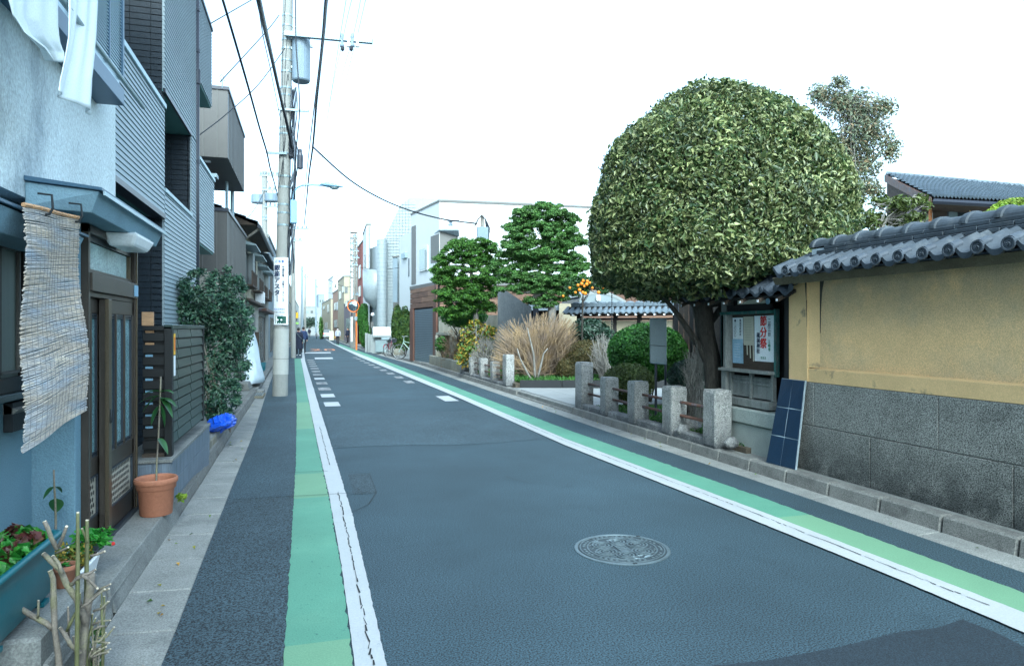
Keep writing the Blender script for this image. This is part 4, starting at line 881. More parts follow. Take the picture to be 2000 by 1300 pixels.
# ================= BROWN METAL CLAD BUILDING =================
bb=thing('metal_clad_building','brown standing seam clad building with a box bay high over the street','building',(-2,17,0))
def seamed(x0,x1,y0,y1,z0,z1,m='brown_metal',pitch=.28,parent=bb,cap=True):
    MB().box(x0,y0,z0,x1,y1,z1).build('bay_body',m,parent)
    b=MB(); y=y0+pitch
    while y<y1: b.box(x1,y,z0,x1+.012,y+.018,z1); y+=pitch
    x=x0+pitch
    while x<x1: b.box(x,y0-.012,z0,x+.018,y0,z1); x+=pitch
    b.build('wall_seam','grey_panel',parent,kind='stuff')
    if cap: MB().box(x0,y0-.03,z1,x1+.03,y1+.03,z1+.07).build('coping','pipe_dark',parent)
ya=at_x(445,200,-1.7).y; yb_=at_x(477,240,-1.7).y
seamed(-5,-1.7,ya,yb_,at_x(440,298,-1.7).z,at_x(445,170,-1.7).z-.07)
MB().box(-2.3,ya+.35,at_x(440,298,-1.7).z-.02,-2.1,ya+.5,at_x(440,298,-1.7).z-.001).build('soffit_lamp','white_plastic',bb)
yd=at_x(480,447,-1.7).y
seamed(-5,-1.7,ya-.1,yd,at_x(480,556,-1.7).z,at_x(445,408,-1.7).z-.07)
seamed(-5,-2.3,ya-2.1,ya-.13,0,at_x(445,408,-1.7).z-.5,cap=False)
MB().box(-5,ya-.1,0,-1.85,yd,at_x(480,556,-1.7).z-.001).build('ground_floor_wall','beige_wall',bb)
zr=at_x(445,408,-1.7).z
for (px,r) in ((428,.035),(441,.05)):
    p=at_x(px,330,-2.0); MB().tube([(-2.0,p.y+1.5,zr-.02),(-2.0,p.y+1.5,at_x(440,298,-1.7).z)],r,8).build('bay_post','galv',bb)
MB().box(-2.25,16.2,zr+.72,-1.95,16.5,zr+.8).build('meter_box','galv',bb)
tag(MB().tube([at_d(434,158,13.5),at_d(429,150,13.5),at_d(432,146,13.5),at_d(436,149,13.5),at_d(438,158,13.5)],.012,6).tube([at_d(434,158,13.5),at_d(434,172,13.5)],.012,6).build('roof_antenna','galv'),'small hooked antenna on the roof edge of the brown clad building','antenna')

# ================= OLD WOODEN HOUSES =================
def tiled_roof(t,quad,rows,cols,m='roof_tile_far',amp=.035,name='roof_tiles',kind='stuff'):
    """quad: eave a, eave b, ridge b, ridge a; wavy stepped tile courses as real relief"""
    a_,b_,c_,d_=[Vector(p) for p in quad]; nrm=(b_-a_).cross(d_-a_).normalized(); 
    if nrm.z<0: nrm=-nrm
    m_=MB()
    for i in range(rows):
        g=[]
        for (v,off) in ((i/rows,amp*1.1),((i+1)/rows,0.)):
            l=a_.lerp(d_,v); r=b_.lerp(c_,v); n=cols*5; row=[]
            for j in range(n+1):
                u=j/n; ph=u*cols*2*math.pi; row.append(l.lerp(r,u)+nrm*(off+amp*.5*math.sin(ph)+amp*.2*math.sin(2*ph)))
            g.append(row)
        m_.sheet(g)
        lip=[p-nrm*amp*1.2 for p in g[0]]; m_.sheet([lip,g[0]])
    return m_.build(name,m,t,kind=kind)
def window(t,X,y0,y1,z0,z1,frame='grey_panel',pane='glass',side='x',n=2,name='window',out=.03):
    b=MB(); w=.035
    if side=='x': bx=lambda a0,a1,c0,c1,d0,d1: b.box(X+d0,a0,c0,X+d1,a1,c1)
    else: bx=lambda a0,a1,c0,c1,d0,d1: b.box(a0,X-d1,c0,a1,X-d0,c1)
    bx(y0,y1,z0,z0+w,.001,out); bx(y0,y1,z1-w,z1,.001,out); bx(y0,y0+w,z0+w,z1-w,.001,out); bx(y1-w,y1,z0+w,z1-w,.001,out)
    for i in range(1,n): yy=y0+(y1-y0)*i/n; bx(yy-w/2,yy+w/2,z0+w,z1-w,.001,out)
    f=b.build(name,frame,t); b=MB()
    if side=='x': b.box(X+.0005,y0+w,z0+w,X+out*.4,y1-w,z1-w)
    else: b.box(y0+w,X-out*.4,z0+w,y1-w,X-.0005,z1-w)
    b.build('pane',pane,f); return f
OX=-1.85
oh=thing('wooden_house','old two storey wooden house with pale wall and clay tile roof, behind the concrete pole','house',(-3,24,0))
oy0=20.6; oy1=27.5
MB().box(-6,oy0,0,OX,oy1,2.45).build('lower_wall','beige_wall',oh); MB().box(-6,oy0,2.45,OX-.04,oy1,4.6).build('upper_wall','cream_wall',oh)
tiled_roof(oh,[(OX+.45,oy0-.3,4.55),(OX+.45,oy1+.2,4.55),(-4.2,oy1+.2,5.7),(-4.2,oy0-.3,5.7)],9,26,'roof_tile')
MB().prism([(OX+.42,oy0-.2,4.5),(-4.2,oy0-.2,5.62),(-6.6,oy0-.2,4.5)],[(OX+.42,oy1+.1,4.5),(-4.2,oy1+.1,5.62),(-6.6,oy1+.1,4.5)]).build('roof_body','old_wood',oh)
for k in range(14): MB().ell((-4.2,oy0-.2+k*.5,5.75),(.14,.27,.12),8,5).build('ridge_tile','roof_tile',oh)
MB().tube([(OX+.5,oy0-.3,4.45),(OX+.5,oy1+.2,4.4)],.055,8).build('roof_gutter','pipe_dark',oh)
MB().tube([(OX+.5,oy0-.1,4.42),(OX+.08,oy0+.05,4.1),(OX+.06,oy0+.05,.2)],.04,8).build('downpipe','bark_grey',oh)
def upwin(t,y0,y1,X=OX):
    w_=window(t,X-.04,y0,y1,2.95,4.0,'grey_panel','glass',n=2); MB().hexa([(X-.04,y0-.1,4.05),(X+.35,y0-.1,4.02),(X+.35,y1+.1,4.02),(X-.04,y1+.1,4.05)],[(X-.04,y0-.1,4.2),(X+.35,y0-.1,4.06),(X+.35,y1+.1,4.06),(X-.04,y1+.1,4.2)]).build('window_awning','galv',w_)
    b=MB(); b.box(X+.0,y0,2.85,X+.26,y1,2.9); b.box(X+.22,y0,3.25,X+.26,y1,3.3)
    k=y0
    while k<y1: b.box(X+.225,k,2.9,X+.255,k+.03,3.25); k+=.12
    b.build('window_rail','old_wood',w_)
upwin(oh,oy0+.7,oy0+2.6); upwin(oh,oy0+3.9,oy0+5.8)
MB().box(OX-.04,oy0+2.62,2.9,OX+.12,oy0+3.4,4.0).build('shutter_case','pale_grey',oh)
MB().box(OX,oy0+.05,2.4,OX+.25,oy1,2.47).build('belt_eave','old_wood',oh)
MB().box(OX,oy0+3.3,.1,OX+.03,oy0+4.9,2.1).build('sliding_door','grey_panel',oh)
MB().box(OX,oy0+2.6,.2,OX+.05,oy0+3.1,2.3).build('corner_board','white_wall',oh)
MB().box(OX+.01,oy0+5.1,2.5,OX+.3,oy0+5.7,2.9).build('air_conditioner','white_plastic',oh,bevel=.01)
oh2=thing('wooden_house','weathered old timber house with rusty awnings, second behind the concrete pole','house',(-3,32,0))
MB().box(-6,27.8,0,-1.95,36,4.4).build('wall','grey_wood',oh2); tiled_roof(oh2,[(-1.5,27.6,4.4),(-1.5,36.2,4.4),(-4,36.2,5.4),(-4,27.6,5.4)],8,26,'roof_tile')
upwin(oh2,28.6,30.4,-1.93); upwin(oh2,31.5,33.6,-1.93); MB().box(-1.95,28.1,2.3,-1.6,35.5,2.4).build('shop_eave','rust',oh2)
window(oh2,-1.95,29,31.5,.2,2.1,'old_wood','glass_pale',n=3); window(oh2,-1.95,32.5,34.5,.2,2.1,'old_wood','glass',n=2)
# covered bicycle under a pale sheet, posts and bits in front of the old house
c=at_d(488,712,19); b=MB(); rows=[]
for i in range(15):
    v=i/14; row=[]
    for j in range(13):
        u=j/12-.5; z=.2+1.35*(1-v)**.9; wd=.12+.3*v; row.append((-1.55+wd*math.cos(u*math.pi*1.2)*.9+.03*math.sin(u*30+v*5),19.5+wd*2.2*math.sin(u*math.pi*1.2)+.05*math.sin(v*9+j),z))
    rows.append(row)
o=b.sheet(rows).build('dust_sheet','sheet',smooth=True); s_=o.modifiers.new('thick','SOLIDIFY'); s_.thickness=.006; tag(o,'pale blue dust sheet draped over a parked bike before the old house','cover')
t=thing('parked_scooter','wheel and mudguard of a scooter showing under the pale sheet','scooter',(-1.5,19.2,.1))
MB().tube([(-1.54,19.1,.33),(-1.46,19.1,.33)],.22,18).build('wheel','rubber',t)
MB().box(-1.62,19.1,.3,-1.42,19.9,.6).build('body','iron',t,bevel=.06)
tag(MB().box(-1.72,23.2,.1,-1.55,23.35,1.5).build('wooden_post','old_wood',bevel=.006),'brown square wooden post standing before the old wooden house','post')
tag(MB().hexa([(-1.95,17.8,.1),(-1.4,17.8,.1),(-1.4,19.0,.1),(-1.95,19.0,.1)],[(-1.95,17.8,.28),(-1.45,17.8,.28),(-1.45,19.0,.28),(-1.95,19.0,.28)]).build('concrete_block','concrete',bevel=.01),'long concrete edging block at the foot of the metal clad building','concrete block')
t=thing('drain_cover','pale concrete drain lid with a slotted grate at the pole foot','drain cover',(-1.2,17.2,.03))
MB().box(-1.42,17.7,.03,-1.08,18.3,.1).build('lid','gutter',t,bevel=.01); MB().box(-1.38,16.6,.02,-1.02,17.5,.07).build('grate','old_conc',t)
for k in range(7): MB().box(-1.34+k*.045,16.65,.071,-1.32+k*.045,17.45,.085).build('grate_bar','iron',t)
t=thing('bucket','blue green bucket beside the old house door','bucket',(-1.7,26,.1)); MB().lathe([(.16,0),(.2,.3),(.21,.3),(.17,.02)],(-1.7,26,.1),14,False).build('bucket_wall','planter',t,smooth=True)

# far left side of the street beyond the poles
def block(name,label,x0,x1,y0,y1,h,m,wins=(),cat='building',roof=None,facade=1):
    t=thing(name,label,cat,((x0+x1)/2,(y0+y1)/2,0)); MB().box(x0,y0,0,x1,y1,h).build('wall',m,t)
    MB().box(x0-.05,y0-.05,h+.001,x1+.05,y1+.05,h+.15).build('parapet' if not roof else 'roof',roof or 'concrete',t)
    for wn in wins:
        side,a0,a1,z0,z1=wn
        if side=='x': 
            if facade>0: window(t,x0,a0,a1,z0,z1,out=-.05)
            else: window(t,x1,a0,a1,z0,z1,out=.05)
        else: window(t,y0,a0,a1,z0,z1,side='y',out=.05)
    return t
block('narrow_house','narrow pale blue house far down the left side',-7,-2.0,36.5,48,6.2,'pale_blue',[('x',38,40,3.4,4.6),('x',42,44,3.4,4.6),('x',38,41,.4,2.2)],'house',facade=-1)
block('grey_house','low dark grey shop house far down the left side',-7,-2.1,48.5,66,5.0,'pale_grey',[('x',50,53,3,4.2),('x',56,60,3,4.2),('x',51,56,.3,2.3)],'house',facade=-1)
block('shop_house','cream shop house with a yellow sign at the far left of the street',-7,-2.2,66.5,95,6.5,'cream_wall',[('x',70,76,3,4.6),('x',80,86,3,4.6),('x',70,80,.3,2.4)],'house',facade=-1)
block('distant_house','most distant pale house on the left side where the street bends',-7,-2.2,96,150,6.0,'white_tile',[('x',100,110,3,4.6),('x',118,128,3,4.6)],'house',facade=-1)
def board(px0,py0,px1,py1,D,m,label,cat='sign',name='shop_sign'):
    a_,c_=at_d(px0,py0,D),at_d(px1,py1,D); t=thing(name,label,cat,(a_.x,a_.y,c_.z))
    MB().box(a_.x,a_.y-.06,c_.z,a_.x+(px1-px0)/F*D/CC*.95,a_.y+.06,a_.z).build('panel',m,t,bevel=.01); MB().box(a_.x-1.2,a_.y-.02,a_.z-.3,a_.x-.001,a_.y+.02,a_.z-.25).build('bracket','iron',t); return t
board(571,610,582,621,78,'yellow','yellow shop sign hanging far down on the left'); board(574,629,583,633,90,'lime','small lime green shop sign below the yellow one')

# ================= UTILITY POLES =================
PX0,PY0=ground(547,773).x,ground(547,773).y
DP=PX0*SS+PY0*CC
def pz(py): return HC+(H-py)/F*DP
tip=Vector((PX0+.2,PY0,10.6)); base=Vector((PX0,PY0,0))
def pole_at(z): return base.lerp(tip,z/10.6)
up=thing('utility_pole','large concrete utility pole with a vertical advertising panel and a grey transformer','utility pole',base)
MB().tube([base,pole_at(10.6)],[.178,.105],20).build('pole_shaft','pole_concrete',up,smooth=False)
MB().tube([pole_at(.52),pole_at(.88)],[.181,.179],20).build('pole_band','pole_sleeve',up); MB().tube([pole_at(.9),pole_at(1.6)],[.181,.177],20).build('pole_sleeve','pole_sleeve',up)
for py in (30,50,78,95,118,140,172,186,250,262,300,345,366,400,416,440):
    z=pz(py); c=pole_at(z); r=.178-.073*z/10.6; MB().lathe([(r+.004,-.02),(r+.008,-.02),(r+.008,.02),(r+.004,.02)],c,16,False).build('steel_band','galv',up); 
    MB().box(c.x+r,c.y-.03,c.z-.03,c.x+r+.06,c.y+.0,c.z+.03).build('band_clip','galv',up)
# advertising panel, wrapped a little round the pole, facing the camera
zs0,zs1=pz(634),pz(504); yawn=-YAW; sg=thing('pole_sign','tall white restaurant advertisement panel strapped to the concrete pole','sign',pole_at(zs0))
cx,cy=pole_at((zs0+zs1)/2).x+.02,PY0
def rot(u,v): return Vector((cx+u*CC+v*SS,cy-u*SS+v*CC,0))     # u right, v away from the camera
W2=.168; pts=[]; fr_=[]; bk=[]
for k in range(13):
    u=-W2+2*W2*k/12; v=-.2+.055*(u/W2)**2
    fr_.append(rot(u,v)); bk.append(rot(u,v+.014))
MB().prism([p+Vector((0,0,zs0)) for p in fr_+bk[::-1]],[p+Vector((0,0,zs1)) for p in fr_+bk[::-1]]).build('panel','sign_white',sg)
MB().prism([rot(-.13,-.2+.032)+Vector((0,0,zs0+.03)),rot(-.06,-.2+.005)+Vector((0,0,zs0+.03)),rot(0,-.204)+Vector((0,0,zs0+.03)),rot(.06,-.195)+Vector((0,0,zs0+.03)),rot(.13,-.17)+Vector((0,0,zs0+.03)),rot(.13,-.16)+Vector((0,0,zs0+.03)),rot(-.13,-.16)+Vector((0,0,zs0+.03))],[p for p in [rot(-.13,-.168)+Vector((0,0,zs0+.2)),rot(-.06,-.195)+Vector((0,0,zs0+.2)),rot(0,-.204)+Vector((0,0,zs0+.2)),rot(.06,-.195)+Vector((0,0,zs0+.2)),rot(.13,-.17)+Vector((0,0,zs0+.2)),rot(.13,-.16)+Vector((0,0,zs0+.2)),rot(-.13,-.16)+Vector((0,0,zs0+.2))]]).build('green_plate','sign_green',sg)
def stext(s,px,py,size,m,vertical=False,v=-.21,**k):
    u=(px-552)/F*DP; p=rot(u,v+.05*(u/W2)**2); return text('lettering',s,(p.x,p.y,pz(py)),size,m,sg,rz=yawn,vertical=vertical,**k)
stext('ご 法 要',551,512,.06,'ink_blue',bold=.04); stext('銀座アスタ｜',546,519,.142,'ink',vertical=True,bold=.045)
stext('中国名菜',558,520,.066,'ink',vertical=True,bold=.02); stext('浅草ケ｜タリング',558,549,.062,'ink',vertical=True,bold=.02)
stext('東武浅草駅前',551,604,.045,'ink_blue'); stext('松屋三階/正面',551,610,.04,'ink'); stext('03-3843-6621',551,616,.036,'ink')
stext('●  ●',551,625,.06,'sign_white',v=-.214); stext('4-7',551,631,.05,'sign_white',v=-.214)
for z in (zs0+.12,zs1-.12): MB().lathe([(.178,-.01),(.183,-.01),(.183,.01),(.178,.01)],pole_at(z),16,False).build('strap','galv',sg)
# transformer
tc=at_d(588,160,DP+.1); MB().lathe([(.0,0),(.19,.0),(.21,.03),(.21,.98),(.19,1.02),(.205,1.03),(.205,1.06),(.12,1.1),(0,1.1)],tc,20,False).build('transformer','transformer',up,smooth=False)
for a_ in (0,2.6): MB().box(tc.x+.17*math.cos(a_),tc.y+.17*math.sin(a_)-.03,tc.z+.85,tc.x+.27*math.cos(a_),tc.y+.17*math.sin(a_)+.03,tc.z+.93).build('bushing','galv',up)
for dz in (.3,.75): MB().box(pole_at(8).x+.1,tc.y-.04,tc.z+dz,tc.x-.18,tc.y+.04,tc.z+dz+.05).build('hanger','galv',up)
a_=at_d(556,66,DP-.15); c_=at_d(727,81,DP-.15)
def arm(p,q,w=.04,m='galv',par=up,name='crossarm'):
    d=(q-p); s_=Vector((-d.y,d.x,0)).normalized()*w; u_=Vector((0,0,w)); return MB().prism([p-s_-u_,p+s_-u_,p+s_+u_,p-s_+u_],[q-s_-u_,q+s_-u_,q+s_+u_,q-s_+u_]).build(name,m,par)
arm(a_,c_,.055); arm(at_d(543,213,DP-.1),at_d(603,217,DP-.1),.025); arm(at_d(520,298,DP-.15),at_d(560,300,DP-.15),.025)
for px in (668,688,681,698):
    p=at_d(px,76,DP-.2); MB().lathe([(.02,-.2),(.05,-.19),(.05,-.14),(.03,-.12),(.035,-.02),(.03,0),(.045,.05),(.02,.12)],p,10).build('insulator','white_plastic' if px in (681,698) else 'transformer',up,smooth=True)
for px in (669,686): p=at_d(px,92,DP-.2); MB().lathe([(.045,0),(.045,-.06),(.02,-.1)],p,8).build('insulator_cap','cable',up)
# tangle of cables running down the pole's side
for k in range(9):
    rr=random.Random(40+k); pts=[]
    for j in range(16):
        py=170+j*24+k; d_=.13+.05*math.sin(j*.7+k)+(.07 if 4<j<8 else 0)+rr.uniform(-.02,.02); c=pole_at(pz(py)); pts.append(c+Vector((d_*CC,-d_*SS,0))+Vector((-.03*k%.1,-.12+.02*k,0)))
    MB().tube(pts,.009+.005*(k%3),5).build('pole_cable',['cable','cable_thin'][k%2],up)
for k in range(3): MB().tube(smooth([pole_at(9.5-k)+Vector((-.05+.05*k,-.13,0)),pole_at(7.6)+Vector((.06*k-.09,-.145,0)),pole_at(6.5)+Vector((.03-.04*k,-.15,0)),pole_at(5.0)+Vector((.05*k-.1,-.165,0))],5),.005,4).build('pole_cable','cable',up)
for i in range(7): rr=random.Random(i); c=pole_at(pz(280+i*4)); MB().ell(c+Vector((.14,-.12,0)),(.06,.06,.09),7,5,.2).build('splice_box','cable',up)
lb=at_d(573,414,DP-.1); MB().box(lb.x-.07,lb.y-.08,lb.z-.28,lb.x+.08,lb.y+.08,lb.z+.28).build('lamp_control_box','lamp_blue',up,bevel=.02)
bx=at_d(586,312,DP+4); sb=thing('hanging_box','small dark cable junction box hung from wires right of the concrete pole','junction box',bx); MB().lathe([(.05,-.28),(.09,-.26),(.09,.12),(.06,.2),(.06,.3),(.02,.32)],bx,10).build('box_body','pipe_dark',sb)
# street lamp
sl_=thing('street_lamp','pale blue street lamp arm reaching over the road from the concrete pole','street lamp',at_d(573,440,DP-.1))
q=[at_d(573,395,DP-.1),at_d(573,383,DP-.1),at_d(575,373,DP-.1),at_d(581,366,DP-.1),at_d(590,362,DP-.1),at_d(610,361,DP-.1),at_d(632,362,DP-.1)]
MB().tube(q,.022,8).build('lamp_arm','lamp_blue',sl_,smooth=True)
a_=at_d(627,361,DP-.1); c_=at_d(669,365,DP-.1); d=c_-a_
rows=[]; b=MB()
for i in range(9):
    t_=i/8; w_=.02+.10*abs(math.sin(math.pi*min(1,.12+t_*.86)))**.8; c=a_+d*t_; side=Vector((SS,CC,0))
    rows.append([c+side*w_*math.cos(p_)+Vector((0,0,.062 if math.sin(p_)>0 else .035))*math.sin(p_)*(.4+math.sin(math.pi*min(1,t_+.1))*.8) for p_ in [2*math.pi*j/12 for j in range(13)]])
b.sheet(rows).build('lamp_head','lamp_blue',sl_,smooth=True)
MB().ell(a_+d*.62+Vector((0,0,-.035)),(.11,.08,.05),12,6).build('lamp_lens','glass_pale',sl_,smooth=True)

def small_pole(px,pyb,pytop,D,r,label,arms=(),trs=(),m='pole_concrete',group=None,name='utility_pole',zb=0):
    b_=at_d(px,pyb,D); b_.z=zb; top=at_d(px,pytop,D); t=thing(name,label,'utility pole',b_,group); MB().tube([b_,Vector((b_.x,b_.y,top.z))],[r,r*.7],12).build('pole_shaft',m,t)
    for (py,x0,x1) in arms: 
        o=arm(at_d(px+x0,py,D-.1),at_d(px+x1,py,D-.1),.035,'galv',t)
        n=max(2,int(abs(x1-x0)/8))
        for k in range(n): p=at_d(px+x0+(x1-x0)*(k+.5)/n,py,D-.1); MB().lathe([(.03,0),(.05,.04),(.05,.12),(.02,.2)],p,6).build('insulator','transformer',t)
    for (dx,py0,py1,w_) in trs:
        p=at_d(px+dx,py1,D); MB().lathe([(w_*.94,0),(w_,.04),(w_,at_d(px,py0,D).z-p.z-.05),(w_*.9,at_d(px,py0,D).z-p.z)],p,14).build('transformer','transformer',t)
    return t
small_pole(517,700,335,31,.16,'grey utility pole with two transformers above the old house roofs',[(343,-12,28),(371,-6,24),(404,-2,24),(428,-5,5)],[(-13,380,397,.3),(13,378,394,.3)])
small_pole(573,676,440,38,.14,'slim distant utility pole just right of the concrete pole',[(447,-4,30),(470,-2,18)],m='pole_concrete')
small_pole(590,665,520,75,.16,'pale round utility pole down the street near the yellow sign',[(528,-6,10)],m='pale_blue')
small_pole(596,664,535,90,.14,'thin brown utility pole farthest down the street',[(541,-5,9)])
small_pole(693,672,458,54,.17,'old brownish utility pole behind the convex mirror',[(462,-4,4),(476,-8,8),(490,-9,8),(503,-8,9),(517,-8,6),(575,-5,8)],m='bark_grey')
sp_=small_pole(942,650,420,24.5,.09,'short service pole with a grey meter box standing behind the garden pines',[],m='bark_grey',name='service_pole')
p=at_d(942,452,24.4); MB().box(p.x-.2,p.y-.1,p.z-.35,p.x+.2,p.y+.02,p.z+.15).build('meter_box','transformer',sp_,bevel=.01)
for k in range(4): MB().tube([at_d(930-k,436+k*2,24.4),at_d(934,428,24.4),at_d(940,421,24.4),at_d(948,428,24.4),at_d(950+k*2,445,24.4),at_d(954,470,24.4)],.02,5).build('service_cable','cable',sp_)

# ================= WIRES =================
def wire(pts,r,label,m='cable',sag=0,n=14,group='overhead wires'):
    q=[]
    for i in range(len(pts)-1):
        a_,c_=pts[i],pts[i+1]
        for j in range(n): t_=j/n; q.append(a_.lerp(c_,t_)-Vector((0,0,sag*4*t_*(1-t_))))
    q.append(pts[-1]); q=smooth(pts,6) if len(pts)>2 and not sag else q; return tag(MB().tube(q,r,5).build('overhead_cable',m,smooth=True),label,'cable',group)
A=lambda px,py,D: at_d(px,py,D)
wire([at_x(372,-200,-1.25),at_x(435,0,-1.25),A(482,160,12),A(507,250,14.5),A(521,297,16),A(528,330,18),A(538,365,22),A(549,410,30)],.02,'thick black cable sweeping from top left down to the short arm of the concrete pole',n=3)
wire([at_x(480,-130,-.62),A(505,0,8.0),A(530,110,11.5),A(549,195,14.2),A(560,240,15.4),A(570,290,16.2)],.032,'heavy black cable bundle running into the right side of the concrete pole',n=3)
wire([A(496,-60,8),A(512,60,10.5),A(527,130,12.5),A(541,200,14.5),A(548,235,16)],.008,'thin twisted wire beside the heavy cable bundle left of the pole','cable_thin',n=3)
wire([A(652,-100,7.6),A(637,0,9.5),A(632,60,10.8),A(624,140,13),A(618,200,15.2),A(611,285,19),A(603,345,24),A(598,400,31),A(594,440,38)],.028,'heavy black cable bundle passing to the right of the concrete pole',n=3)
wire([A(640,-60,8.2),A(631,60,10.6),A(621,150,13),A(613,215,15.4),A(603,300,19.5),A(596,370,27),A(590,430,38)],.014,'thinner black cable close beside the right hand bundle',n=3)
wire([A(611,287,19),A(680,349,20),A(740,386,21),A(800,411,22),A(860,427,23),A(900,433,23.8),A(932,437,24.4)],.024,'long sagging service cable crossing the sky to the pole behind the pines',n=3)
wire([A(577,-30,15.9),A(578,80,15.9),A(583,160,15.9),A(585,220,15.9),A(578,300,16.1),A(574,390,16.2)],.014,'black cable hanging down in front of the transformer',n=3)
wire([A(545,30,16),A(520,62,14.5),A(430,160,12)],.010,'beaded service wire slanting to the brown clad building roof',sag=.0,n=4)
wire([A(556,95,16),A(505,165,14.5),A(440,225,13),A(388,265,12)],.010,'lower service wire slanting across to the grey apartment',n=3)
wire([A(492,0,15),A(410,47,12)],.010,'short wire entering at the top edge left of the pole',n=3)
for (x0,y0,x1,y1,x2,y2,l) in ((676,0,652,150,630,300,'nearest to the pole'),(692,-20,670,75,640,235,'second from the pole'),(706,-10,690,70,655,215,'third from the pole'),(714,0,698,70,668,200,'outermost on the right')):
    wire([A(x0,y0,12),A(x1,y1,16),A(x2,y2,25),A((x2+605)/2,(y2+560)/2,50)],.005,'faint high voltage wire over the road, '+l,'cable_thin',n=3,group='high voltage wires')
for (a1,c1,sg_,l) in ((A(600,446,39),A(693,470,50),.2,'thin wire strung from the far left pole to the pole with the mirror'),(A(596,500,45),A(690,560,52),.6,'low slack wire crossing the far end of the street'),(A(583,520,75),A(660,575,95),.8,'short faint wire over the distant houses'),(A(693,520,50),A(800,518,44),.25,'slack wire from the brown pole to the white tiled building'),(A(573,447,38),A(517,343,31),.1,'wire joining the two left hand distant poles'),(A(517,372,31),A(480,430,22),.1,'service wire down to the old house eaves')):
    wire([a1,c1],.015,l,sag=sg_,n=10)
p=at_d(880,436,24); tt=thing('hanging_spool','small dark wire spool hanging under the sagging service cable','cable fitting',p); MB().lathe([(.03,-.08),(.1,-.08),(.1,-.06),(.05,-.04),(.05,.04),(.1,.06),(.1,.08),(.03,.08)],p,12).build('spool','transformer',tt); MB().tube([p+Vector((0,0,.08)),p+Vector((.3,0,.1))],.03,5).build('spool_arm','cable',tt)
# ================= OCHRE WALL WITH TILE ROOF =================
RX=4.98
wl=thing('plaster_wall','ochre plastered garden wall on granite slabs, topped with dark clay tiles','wall',(5.1,2,0))
yE=6.27; yS=-4.2
MB().box(RX+.012,yS,.0,5.3,yE,1.045).build('wall_core','granite',wl)
zj=.6
def slab(y0,y1,z0,z1): MB().box(RX,y0+.003,z0+.003,RX+.1,y1-.003,z1-.003).build('granite_slab','granite',wl,bevel=.005)
for a_,c_ in ((yS,-2.4),(-2.4,-.4),(-.4,1.6),(1.6,2.9),(2.9,4.44),(4.44,5.9),(5.9,yE)): slab(a_,c_,zj,1.05)
for a_,c_ in ((yS,-1.5),(-1.5,.4),(.4,2.3),(2.3,3.81),(3.81,5.16),(5.16,yE)): slab(a_,c_,.12,zj)
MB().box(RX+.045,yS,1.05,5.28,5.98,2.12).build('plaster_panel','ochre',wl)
MB().box(RX-.012,5.98,1.05,5.29,yE,2.12).build('plaster_pier','ochre_trim',wl,bevel=.004)
MB().hexa([(RX+.0,yS,1.05),(RX+.05,yS,1.05),(RX+.05,5.979,1.05),(RX+.0,5.979,1.05)],[(RX+.0,yS,1.185),(RX+.05,yS,1.2),(RX+.05,5.979,1.2),(RX+.0,5.979,1.185)]).build('bottom_rail','ochre_trim',wl,bevel=.003)
MB().hexa([(RX+.045,5.86,1.2),(RX+.0,5.979,1.2),(RX+.05,5.979,1.2),(RX+.05,5.87,1.2)],[(RX+.045,5.86,2.12),(RX+.0,5.979,2.12),(RX+.05,5.979,2.12),(RX+.05,5.87,2.12)]).build('panel_reveal','ochre_trim',wl)
b=MB(); 
pts=[(5.868,2.1),(5.90,1.9),(5.878,1.75),(5.86,1.55),(5.852,1.56),(5.845,1.8),(5.83,1.98),(5.80,2.1)]
b.add([(RX+.0435,y,z) for y,z in pts],[tuple(range(len(pts)))]); b.add([(RX-.0135,y,z) for y,z in ((5.99,2.1),(5.995,1.7),(6.0,1.9),(6.02,2.1))],[(0,1,2,3)]); b.add([(RX-.0135,y,z) for y,z in ((5.985,1.62),(5.985,1.9),(5.992,1.9),(5.99,1.62))],[(0,1,2,3)]); b.build('water_stain','stain',wl)
MB().hexa([(4.84,yS,2.07),(5.3,yS,2.12),(5.3,yE+.06,2.12),(4.84,yE+.06,2.07)],[(4.8,yS,2.15),(5.3,yS,2.19),(5.3,yE+.06,2.19),(4.8,yE+.06,2.15)]).build('eave_beam','ochre_beam',wl,bevel=.004)
# tiles: eave tile with round end, ridge courses, cap tiles; shared meshes
TP=.2315; EX=4.64; EZ=2.195; SL=.4                       # pitch, eave x, eave z, slope
def eave_tile():
    b=MB(); nseg=14
    def prof(t): return .046*max(0,abs(math.cos(math.pi*t))-.3)**2/.49-.034*math.sin(math.pi*t)
    for (u0,u1,dz) in ((0,.25,.0),(.24,.56,-.022)):
        g0=[];g1=[]
        for j in range(nseg+1):
            t=j/nseg; y=TP*(t-.5); g0.append((u0,y,prof(t)+u0*SL+dz)); g1.append((u1,y,prof(t)+u1*SL+dz-.0))
        b.sheet([g0,g1]); lip=[(p[0],p[1],p[2]-.032-.012*math.sin(math.pi*k/nseg)) for k,p in enumerate(g0)]; b.sheet([lip,g0]); b.sheet([[(p[0]+.03,p[1],p[2]+.005) for p in lip],lip])
    return b.mesh('eave_pan_tile','roof_tile',smooth=False)
